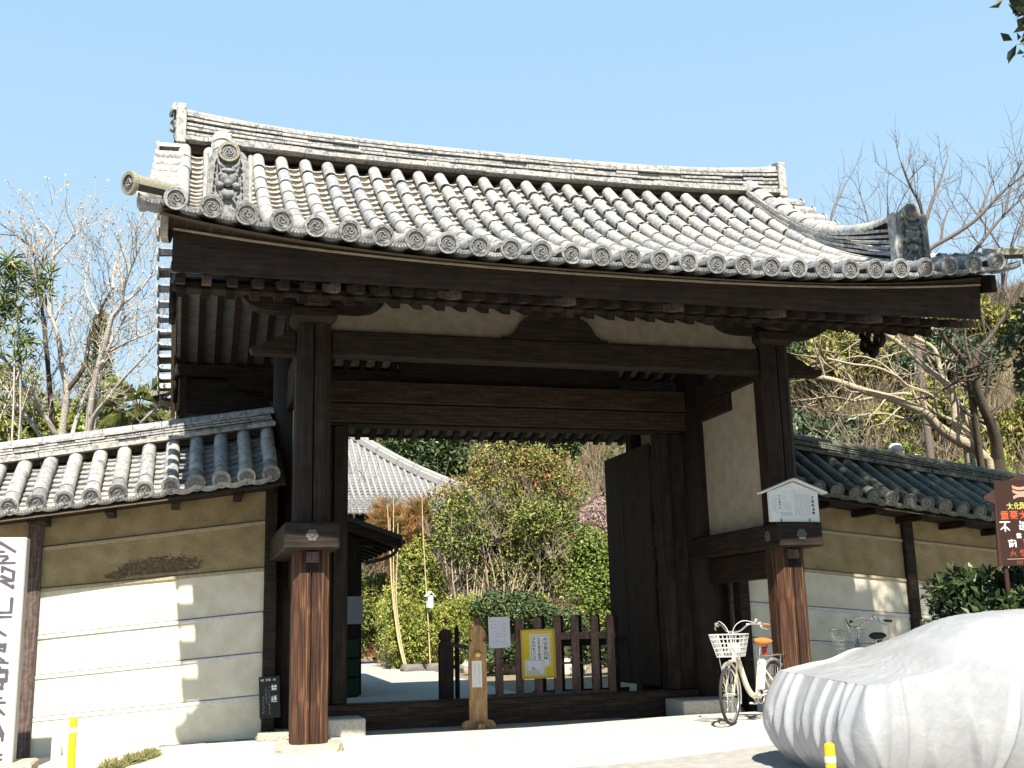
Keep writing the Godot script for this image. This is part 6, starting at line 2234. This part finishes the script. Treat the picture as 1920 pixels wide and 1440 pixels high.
	var more := [[19.5, -22.5, 0.8, "bare tree on the skyline above the right ridge end"], [22.0, -24.0, 0.95, "bare tree on the skyline left of the farthest right one"], [28.0, -21.5, 1.05, "bare tree on the hillside past the photo's right edge"], [15.0, -25.0, 0.7, "small bare tree low on the skyline beside the gate's right roof slope"],
		[3.6, -33.5, 0.85, "grey bare tree above the far tiled roof's hip"], [6.4, -31.0, 0.85, "grey bare tree behind the camellia's crown"], [9.3, -30.0, 0.9, "grey bare tree behind the camellia on its right"], [11.6, -31.0, 0.9, "grey bare tree at the right edge of the gateway view"], [7.8, -27.5, 0.8, "grey bare tree between the camellia and the pink plum"], [5.0, -28.5, 0.75, "grey bare tree just left of the camellia's top"]]
	for i in more.size():
		copy(bt, on_ground(more[i][0], more[i][1]), i * 1.7, more[i][3], more[i][2])
	var far := shrub("evergreen_tree", "dark round evergreen above the far tiled roof's hip", "tree", on_ground(6.0, -37.0), Vector3(3.4, 3.4, 3.0), 2600, L.far, G3, 61, "evergreens on the hill behind", 16, 0.7, 1.2)
	var evs := [[1.5, -42.0, 1.2, "dark evergreen behind the far tiled roof's ridge"], [13.5, -45.0, 0.9, "dark evergreen far behind the camellia's right side"], [13.8, -19.0, 0.6, "dark blue-green bush on the hillside between the bare limbs"]]
	for i in evs.size():
		copy(far, on_ground(evs[i][0], evs[i][1]), i * 2.1, evs[i][3], evs[i][2])
	rng.seed = 109
	var plum := thing("plum_tree", "pink flowering plum at the gateway view's right edge", "tree", on_ground(10.6, -25.5))
	var pp := lobes(Vector3(0, 4.4, 0), Vector3(2.2, 1.7, 1.8), 1500, 14, 71, 0.2)
	stems(plum, Vector3.ZERO, pp, 40, 0.06, M.bark_light)
	leafy(plum, "blossom", L.flower, pp, [Color(0.36, 0.26, 0.27), Color(0.30, 0.20, 0.21), Color(0.30, 0.26, 0.22)], 0.2, 0.9, 1.7)
	# shrubs of the right hillside, one prototype per kind
	var kinds := [["blue-green glossy shrub", [Color(0.075, 0.12, 0.07), Color(0.10, 0.15, 0.085), Color(0.055, 0.09, 0.05)], 2], ["yellow-green bright bush", G2, 0], ["olive shrub with thin leaves", [OLIVE[0], OLIVE[1], G1[1]], 1]]
	var spots := [
		[8.7, -8.2, 1, 0.75, "just behind the sprawling tree's trunk"], [7.9, -9.5, 0, 0.9, "close to the gate's right pillar, low"], [9.4, -11.0, 0, 1.0, "left of the sprawling tree, upper"], [11.2, -9.8, 2, 0.8, "right of the sprawling tree's trunk"],
		[9.2, -13.5, 2, 1.1, "above the right wall near the gable pendant"], [11.5, -13.6, 0, 1.2, "in the middle of the right hillside"], [14.0, -12.0, 2, 1.0, "behind the dark forked limb"], [11.0, -17.0, 2, 1.3, "high on the slope by the gate"],
		[14.4, -16.2, 2, 1.2, "high on the slope in the middle"], [17.3, -14.5, 0, 1.1, "high on the slope at the right edge"], [13.2, -20.5, 0, 1.4, "near the skyline beside the gate"], [17.0, -19.5, 2, 1.4, "near the skyline below the bare trees"], [20.5, -18.0, 2, 1.4, "near the skyline at the right"], [13.0, -8.6, 1, 0.7, "low on the slope at the right edge"], [15.8, -9.8, 2, 1.0, "beside the brown sign's gable, far behind"]]
	var proto := {}
	for q in spots:
		var k: int = q[2]
		if not proto.has(k):
			rng.seed = 400 + k
			proto[k] = shrub("hillside_shrub", "%s %s" % [kinds[k][0], q[4]], "shrub", on_ground(q[0], q[1]), Vector3(1.6, 1.15, 1.4), 1500, L.shrub, kinds[k][1], 80 + k, "shrubs on the right hillside", 12, 0.6, 1.05)
			proto[k].scale = Vector3.ONE * q[3]
		else:
			copy(proto[k], on_ground(q[0], q[1]), q[0] * 2.3, "%s %s" % [kinds[k][0], q[4]], q[3])
	# uncountable cover: dry brush and small leaves over the slopes
	rng.seed = 110
	for part in 3:
		var where := []
		var tints := []
		for i in [1700, 700, 900][part]:
			var x := rnd(7.5, 30.0)
			var z := rnd(-30.0, -5.0)
			if part == 1:
				x = rnd(-16.0, 14.0)
				z = rnd(-46.0, -25.0) if x > -3.0 else rnd(-32.0, -12.0)
			if part == 2:
				x = rnd(-2.0, 34.0)
				z = rnd(-66.0, -28.0)
			where.append(Transform3D(Basis(Vector3.UP, rng.randf() * TAU) * Basis(Vector3.RIGHT, rnd(-0.3, 0.3)).scaled(Vector3.ONE * rnd(0.6, 1.4) * (1.5 if part == 2 else 1.0)), on_ground(x, z)))
			tints.append(shade(DRY[rng.randi() % 4], 0.2))
		tag(scatter("dry_brushwood", L.brush if part == 0 else L.brush2, M.twig, where, tints), "tangle of dry leafless brushwood over the right hillside" if part == 0 else ["", "tangle of grey dry brushwood on the hills behind and left", "far pale brushwood on the high slope seen through the gateway"][part], "brushwood")
	var where := []
	var tints := []
	for i in 20000:
		var x := rnd(7.2, 32.0)
		var z := rnd(-30.0, -4.6)
		if i % 3 == 0:
			x = rnd(-18.0, 16.0)
			z = rnd(-48.0, -26.0) if x > -3.0 else rnd(-34.0, -11.0)
		var n := sin(x * 1.3 + 2.0 * sin(z * 0.7)) + sin(z * 1.1 + x * 0.4)
		if n < -0.2 and rng.randf() < 0.7:
			continue
		where.append(Transform3D(Basis(rdir(), rng.randf() * TAU).scaled(Vector3.ONE * rnd(0.5, 1.1)), on_ground(x, z) + Vector3(0, rnd(0.0, 0.55), 0)))
		tints.append(shade([G1[1], OLIVE[0], OLIVE[1], DRY[0], G2[2], DRY[2]][rng.randi() % 6], 0.3))
	tag(scatter("undergrowth", L.shrub, M.leaf, where, tints), "low leafy undergrowth over the hillsides", "undergrowth")
	where = []
	tints = []
	for i in 7000:
		var x := rnd(-4.0, 34.0)
		var z := rnd(-68.0, -29.0)
		var n := sin(x * 0.7 + 2.0 * sin(z * 0.4)) + sin(z * 0.6 + x * 0.3)
		if n < 0.1 and rng.randf() < 0.75:
			continue
		where.append(Transform3D(Basis(rdir(), rng.randf() * TAU).scaled(Vector3.ONE * rnd(0.8, 1.6)), on_ground(x, z) + Vector3(0, rnd(0.0, 2.2) * clampf(n, 0.3, 1.5), 0)))
		tints.append(shade([G1[0], G1[1], G3[1], G3[2], OLIVE[2], G3[0]][rng.randi() % 6], 0.3))
	tag(scatter("far_woods", L.far, M.leaf, where, tints), "green woods on the high slope far behind the garden", "woods")
	# --- the dark bush by the brown sign, the tree that overhangs the street from the right
	rng.seed = 111
	shrub("dark_bush", "dark glossy evergreen bush behind the covered car below the brown sign", "bush", on_ground(4.75, 1.75), Vector3(0.98, 1.05, 0.8), 2000, L.dark, [Color(0.030, 0.055, 0.020), Color(0.045, 0.075, 0.024), Color(0.022, 0.040, 0.018)], 91, "", 14, 0.7, 1.15)
	rng.seed = 112
	var ov := thing("overhanging_tree", "tall dark evergreen whose leafy boughs hang in at the right edge", "tree", on_ground(9.3, 5.2))
	var oo := ov.position
	var cps := []
	for q in [[Vector3(4.6, 8.4, 5.4), 1.5, 360], [Vector3(3.7, 7.6, 5.6), 0.85, 150], [Vector3(3.7, 10.0, 5.6), 1.15, 330], [Vector3(6.4, 9.2, 4.2), 2.0, 620], [Vector3(8.4, 9.4, 3.4), 2.1, 640], [Vector3(10.2, 9.6, 2.6), 2.2, 520], [Vector3(7.6, 10.6, 6.2), 2.0, 420], [Vector3(10.5, 8.6, 5.8), 2.0, 420], [Vector3(12.2, 9.0, 8.2), 2.6, 700], [Vector3(11.6, 6.8, 3.6), 2.2, 600], [Vector3(5.95, 4.45, 1.75), 0.62, 240], [Vector3(6.8, 5.0, 2.2), 0.9, 240], [Vector3(5.2, 11.4, 5.8), 2.0, 1200], [Vector3(7.6, 12.2, 5.4), 2.3, 1300]]:
		cps.append_array(lobes(q[0] - oo, Vector3.ONE * q[1], q[2], 9, int(q[2]), 0.3))
	for k in 90:
		cps.append(Vector3(2.98, 6.42, 5.45) - oo + Vector3(rnd(-0.28, 0.5), rnd(-0.28, 0.6), rnd(-0.2, 0.2)))
	stems(ov, Vector3(0, 4.6, 0), cps, 36, 0.075, M.bark_dark, "boughs")
	sb = MB.new()
	sb.tube([Vector3(0, -0.2, 0), Vector3(0.1, 2.4, 0), Vector3(0, 5.2, 0), Vector3(-0.4, 8.5, 0)], [0.34, 0.26, 0.22, 0.08], 12)
	put("trunk", sb, M.bark_dark, ov)
	leafy(ov, "foliage", L.dark, cps, [Color(0.030, 0.052, 0.020), Color(0.042, 0.070, 0.026), Color(0.020, 0.036, 0.016)], 0.25, 0.7, 1.2)
	# --- weeds at the wall's foot
	rng.seed = 113
	where = []
	tints = []
	for i in 620:
		var a := rng.randf()
		var x := lerpf(-5.05, -4.62, a) + rnd(-0.05, 0.05)
		var z := lerpf(0.45, -0.75, a) + rnd(-0.2, 0.2) * (0.6 + 0.5 * a)
		where.append(Transform3D((Basis(Vector3.UP, rng.randf() * TAU) * Basis(Vector3.RIGHT, rnd(-0.7, 0.7))).scaled(Vector3(rnd(0.6, 1.2), rnd(0.25, 0.95) * (0.6 + 0.5 * sin(a * 9.0 + 1.0) * sin(a * 23.0)), rnd(0.6, 1.2)) * 0.62), on_ground(x, z)))
		tints.append(shade([Color(0.14, 0.17, 0.05), Color(0.20, 0.20, 0.08), Color(0.26, 0.22, 0.11)][rng.randi() % 3], 0.25))
	tag(scatter("weeds", L.blade, M.leaf, where, tints), "strip of short yellow-green weeds on the paving by the left wall", "weeds")


# ---------------------------------------------------------------- buildings inside the garden

func build_hall():
	var h := thing("main_hall", "temple hall with a broad pale grey tiled hip roof beyond the garden", "temple hall", Vector3(-1.0, ground_y(0, -33), -36.0))
	var o := h.position
	var slope := func(x: float, u: float) -> Vector3:
		# u from 0 at the eave (z = -30) to 1 at the ridge (z = -36.5)
		return Vector3(x, 5.62 + 3.0 * u + 1.35 * u * u + 0.35 * pow(clampf((x - 2.0) / 6.0, 0, 1), 3.0) * (1.0 - u), -30.0 - 6.5 * u) - o
	var xr := func(u: float) -> float: return 8.0 - 6.0 * u
	var b := MB.new()
	b.sheet(20, 10, func(u: float, v: float) -> Vector3: return slope.call(lerpf(-10.0, xr.call(v), u), v))
	b.sheet(10, 10, func(u: float, v: float) -> Vector3:
		var p: Vector3 = slope.call(xr.call(v), v)
		return p + Vector3(0, 0, -u * (14.0 - 2.0 * 6.5 * v) * 0.98))
	var rf := put("roof", b, M.tile_far, h)
	var rows := MB.new()
	var ends := MB.new()
	for i in 73:
		var x := -9.8 + 0.245 * i
		var um := clampf((8.0 - x) / 6.0, 0.0, 1.0)
		if um < 0.03:
			continue
		var pts := []
		for k in 9:
			pts.append(slope.call(x, um * k / 8.0) + Vector3(0, 0.03, 0))
		rows.tube(pts, even(9, 0.065), 7, false)
		ends.X = Transform3D(Basis(Vector3.RIGHT, PI / 2), slope.call(x, 0.0) + Vector3(0, 0.0, 0.10))
		ends.lathe([Vector2(0, 0.02), Vector2(0.10, 0.02), Vector2(0.10, -0.12)], 12)
	tag(put("cover_tile_rows", rows, M.tile_far_pale, rf), "", "", "", "stuff")
	tag(put("eave_tile_ends", ends, M.tile_end, rf), "", "", "", "stuff")
	var lips := MB.new()
	for k in 26:
		var u := k / 26.0
		var a: Vector3 = slope.call(-10.0, u)
		var c: Vector3 = slope.call(xr.call(u), u)
		lips.bar(a, c, 0.05, 0.05)
	tag(put("pan_tile_courses", lips, M.tile_far, rf), "", "", "", "stuff")
	var hip := MB.new()
	var hp := []
	for k in 9:
		hp.append(slope.call(xr.call(k / 8.0), k / 8.0) + Vector3(0, 0.16, 0))
	for k in 8:
		hip.bar(hp[k], hp[k + 1], 0.34, 0.34, 0.06)
	hip.tube(hp.map(func(p): return p + Vector3(0, 0.2, 0)), even(9, 0.12), 8)
	put("hip_ridge", hip, M.tile_far_pale, rf)
	hip = MB.new()
	hip.bar(slope.call(-10.0, 1.0) + Vector3(0, 0.3, 0), slope.call(2.0, 1.0) + Vector3(0, 0.3, 0), 0.45, 0.7, 0.05)
	put("main_ridge", hip, M.tile_far_pale, rf)
	wx("eave_boards", -10.0 - o.x, 7.7 - o.x, 5.25 - o.y, 5.52 - o.y, -36.0 - o.z, -30.25 - o.z, "wood_h", h)
	wx("wall", -9.0 - o.x, 6.0 - o.x, -0.2, 5.25 - o.y, -35.0 - o.z, -32.2 - o.z, "plaster_white", h, 0.0)
	for k in 7:
		wx("pillar", -8.9 + 2.45 * k - o.x - 0.14, -8.9 + 2.45 * k - o.x + 0.14, -0.2, 5.24 - o.y, -32.19 - o.z, -31.95 - o.z, "wood_v", h)


func build_hut():
	var h := thing("reception_hut", "small dark wooden hut with a sloping roof inside the gate, left", "hut", Vector3(-2.6, ground_y(-2.6, -9.5), -9.6))
	var o := h.position
	for k in 9:
		var xa := -4.2 + 0.325 * k
		wx("wall_board", xa - o.x, xa + 0.318 - o.x, -0.1, 2.75 - o.y, -8.26 - o.z, -8.20 - o.z, "wood_v", h, 0.006)
	for k in 10:
		var za := -8.28 - 0.34 * k
		wx("wall_board", -1.32 - o.x, -1.26 - o.x, -0.1, 2.55 - o.y, za - 0.333 - o.z, za - o.z, "wood_v", h, 0.006)
	wx("corner_post", -1.34 - o.x, -1.20 - o.x, -0.1, 2.72 - o.y, -8.30 - o.z, -8.16 - o.z, "wood_v", h)
	wx("top_plate", -4.3 - o.x, -0.95 - o.x, 2.74 - o.y, 2.90 - o.y, -8.34 - o.z, -8.22 - o.z, "wood_h", h)
	var b := MB.new()
	var r0 := Vector3(-4.4, 4.28, 0)
	var r1 := Vector3(-0.52, 2.90, 0)
	for k in 2:
		var dy := 0.0 if k == 0 else -0.10
		var z0 := -7.68 if k == 0 else -7.74
		b = MB.new()
		b.hexa([r0 + Vector3(0, dy - 0.09, -12.4) - o, r1 + Vector3(0, dy - 0.09, -12.4) - o, r1 + Vector3(0, dy, -12.4) - o, r0 + Vector3(0, dy, -12.4) - o, r0 + Vector3(0, dy - 0.09, z0) - o, r1 + Vector3(0, dy - 0.09, z0) - o, r1 + Vector3(0, dy, z0) - o, r0 + Vector3(0, dy, z0) - o])
		put("roof" if k == 0 else "roof_boards", b, M.iron if k == 0 else M.wood_grey, h)
	b = MB.new()
	b.hexa([r0 + Vector3(0, -0.34, -7.78) - o, r1 + Vector3(0.0, -0.24, -7.78) - o, r1 + Vector3(0, -0.10, -7.78) - o, r0 + Vector3(0, -0.10, -7.78) - o, r0 + Vector3(0, -0.34, -7.73) - o, r1 + Vector3(0, -0.24, -7.73) - o, r1 + Vector3(0, -0.10, -7.73) - o, r0 + Vector3(0, -0.10, -7.73) - o])
	put("verge_board", b, M.wood_red, h)
	for k in 7:
		b = MB.new()
		var z := -8.4 - 0.6 * k
		b.bar(Vector3(-4.2, 3.98, z) - o, Vector3(-0.58, 2.69, z) - o, 0.06, 0.08)
		put("rafter", b, M.wood_h, h)
	b = MB.new()
	b.tube([Vector3(-0.50, 2.78, -7.7) - o, Vector3(-0.50, 2.76, -12.4) - o], [0.05, 0.05], 8)
	put("gutter", b, M.iron, h)
	b = MB.new()
	b.tube(curve([Vector3(-0.55, 2.74, -8.0) - o, Vector3(-0.6, 2.6, -8.05) - o, Vector3(-0.8, 2.5, -8.1) - o, Vector3(-1.15, 2.42, -8.15) - o], 5), even(16, 0.035), 8)
	put("downpipe", b, M.iron, h)
	rng.seed = 500
	var im := Image.create(140, 220, false, Image.FORMAT_RGB8)
	im.fill(Color(0.62, 0.62, 0.62))
	for k in 3:
		small_print(im, 104 - k * 38, 14 + k * 8, 190 - k * 26, 22, Color(0.2, 0.2, 0.2), 0.05)
	var n := put("paper_notice", sheet_panel(0.36, 0.50), flat(im))
	n.position = Vector3(-1.36, 1.565, -8.14)
	tag(n, "grey paper notice with brush writing on the hut's corner", "notice")
	var cr := thing("green_crate", "dark green plastic crates stacked by the hut's door post", "crate", on_ground(-1.48, -7.9))
	for k in 3:
		part_box("crate", Vector3(0, 0.17 + 0.335 * k, 0), Vector3(0.36, 0.32, 0.34), M.green_plastic, cr, 0.02)
	# the bench with red cloth, far down the path
	var bn := thing("bench", "low bench with a dark top and red cloth far down the path", "bench", on_ground(1.15, -24.0), 0.2)
	part_box("seat", Vector3(0, 0.62, 0), Vector3(1.2, 0.06, 0.4), M.wood_black, bn)
	for s in [-0.5, 0.5]:
		part_box("leg", Vector3(s, 0.29, 0), Vector3(0.08, 0.6, 0.34), M.wood_black, bn)
	b = MB.new()
	b.sheet(24, 6, func(u: float, v: float) -> Vector3: return Vector3(lerpf(-0.5, 0.55, u), 0.58 - 0.45 * v, 0.21 + 0.03 * sin(u * 30.0) * v + 0.02))
	put("cloth", b, M.red_cloth, bn)
	# the white lamp globe that shows over the right wall
	var lp := thing("garden_lamp", "round white lamp globe showing above the right wall's ridge", "lamp", on_ground(8.05, -4.6))
	b = MB.new()
	b.rod(Vector3.ZERO, Vector3(0, 4.18 - lp.position.y - 0.1, 0), 0.035, 8)
	put("pole", b, M.iron, lp)
	b = MB.new()
	b.ball(Vector3(0, 4.20 - lp.position.y, 0), Vector3(0.13, 0.10, 0.13), 14, 9)
	put("globe", b, M.frosted, lp)


# ---------------------------------------------------------------- the ground, in pieces that butt along a grid

func build_ground():
	var zones := {"paving": [Rect2(-16, -2.0, 32, 4.25), "paving", 0.0], "road": [Rect2(-40, 2.25, 90, 9.75), "asphalt", 0.0], "gravel_path": [Rect2(-4.5, -26.0, 6.0, 24.0), "gravel", 0.0]}
	for name_ in zones:
		var r: Rect2 = zones[name_][0]
		var b := MB.new()
		var nx := int(r.size.x / 0.5)
		var nz := maxi(1, int(r.size.y / 0.5))
		b.sheet(nx, nz, func(u: float, v: float) -> Vector3:
			var x := r.position.x + r.size.x * u
			var z := r.end.y - r.size.y * v
			return Vector3(x, ground_y(x, z), z))
		setting(name_, b, M[zones[name_][1]])
	var e := MB.new()
	e.sheet(150, 130, func(u: float, v: float) -> Vector3:
		var x := -90.0 + 200.0 * u
		var z := 30.0 - 150.0 * v
		return Vector3(x, ground_y(x, z) - 0.05, z))
	setting("ground", e, M.earth)


func _ready():
	# camera
	var cam := Camera3D.new()
	cam.name = "camera"
	cam.fov = 37.8493
	cam.near = 0.1
	cam.far = 600.0
	cam.transform = Transform3D(Basis(Vector3(0.961201, -0.025213, 0.274694), Vector3(-0.034761, 0.976805, 0.211291), Vector3(-0.27365, -0.212642, 0.938029)).orthonormalized(), Vector3(-4.342904, 1.173992, 12.939537))
	add_child(cam)
	# sky and exposure
	var env := Environment.new()
	env.background_mode = Environment.BG_SKY
	var sm := ProceduralSkyMaterial.new()
	sm.sky_top_color = Color(0.140, 0.255, 0.385).linear_to_srgb()
	sm.sky_horizon_color = Color(0.315, 0.395, 0.43).linear_to_srgb()
	sm.sky_curve = 0.26
	sm.ground_bottom_color = Color(0.12, 0.11, 0.10).linear_to_srgb()
	sm.ground_horizon_color = Color(0.30, 0.34, 0.36).linear_to_srgb()
	sm.sun_angle_max = 1.0
	env.sky = Sky.new()
	env.sky.sky_material = sm
	env.tonemap_mode = Environment.TONE_MAPPER_LINEAR
	env.tonemap_exposure = 2.5
	env.sdfgi_enabled = true
	env.ssao_enabled = true
	env.ssil_enabled = true
	var we := WorldEnvironment.new()
	we.name = "environment"
	we.environment = env
	add_child(we)
	# the sun, behind the camera's left shoulder, high
	var sun := DirectionalLight3D.new()
	sun.name = "sun"
	sun.light_energy = 1.6
	sun.light_color = Color(1.0, 0.955, 0.88)
	sun.light_angular_distance = 0.5
	sun.shadow_enabled = true
	sun.transform.basis = Basis.looking_at(SUN_TRAVEL.normalized(), Vector3.UP)
	add_child(sun)
	build_materials()
	build_tile_meshes()
	build_ground()
	rng.seed = 1
	build_gate()
	rng.seed = 2
	build_wall(-1.0)
	rng.seed = 3
	build_wall(1.0)
	build_hall()
	build_hut()
	build_plants()
	rng.seed = 4
	build_gateway_things()
	build_covered_car()
	build_posts()
	var p := on_ground(1.70, 0.82)
	build_bicycle("cream bicycle with a white lattice basket and tan saddle by the right pillar", p, -0.98, M.cream_paint, M.tan_leather, M.tan_leather, true, 0.18)
	build_bicycle("silver bicycle with a dark wire basket and black saddle behind the covered car", on_ground(4.15, -0.45), -0.98, M.blue_paint, M.rubber, M.rubber, false, -0.25)
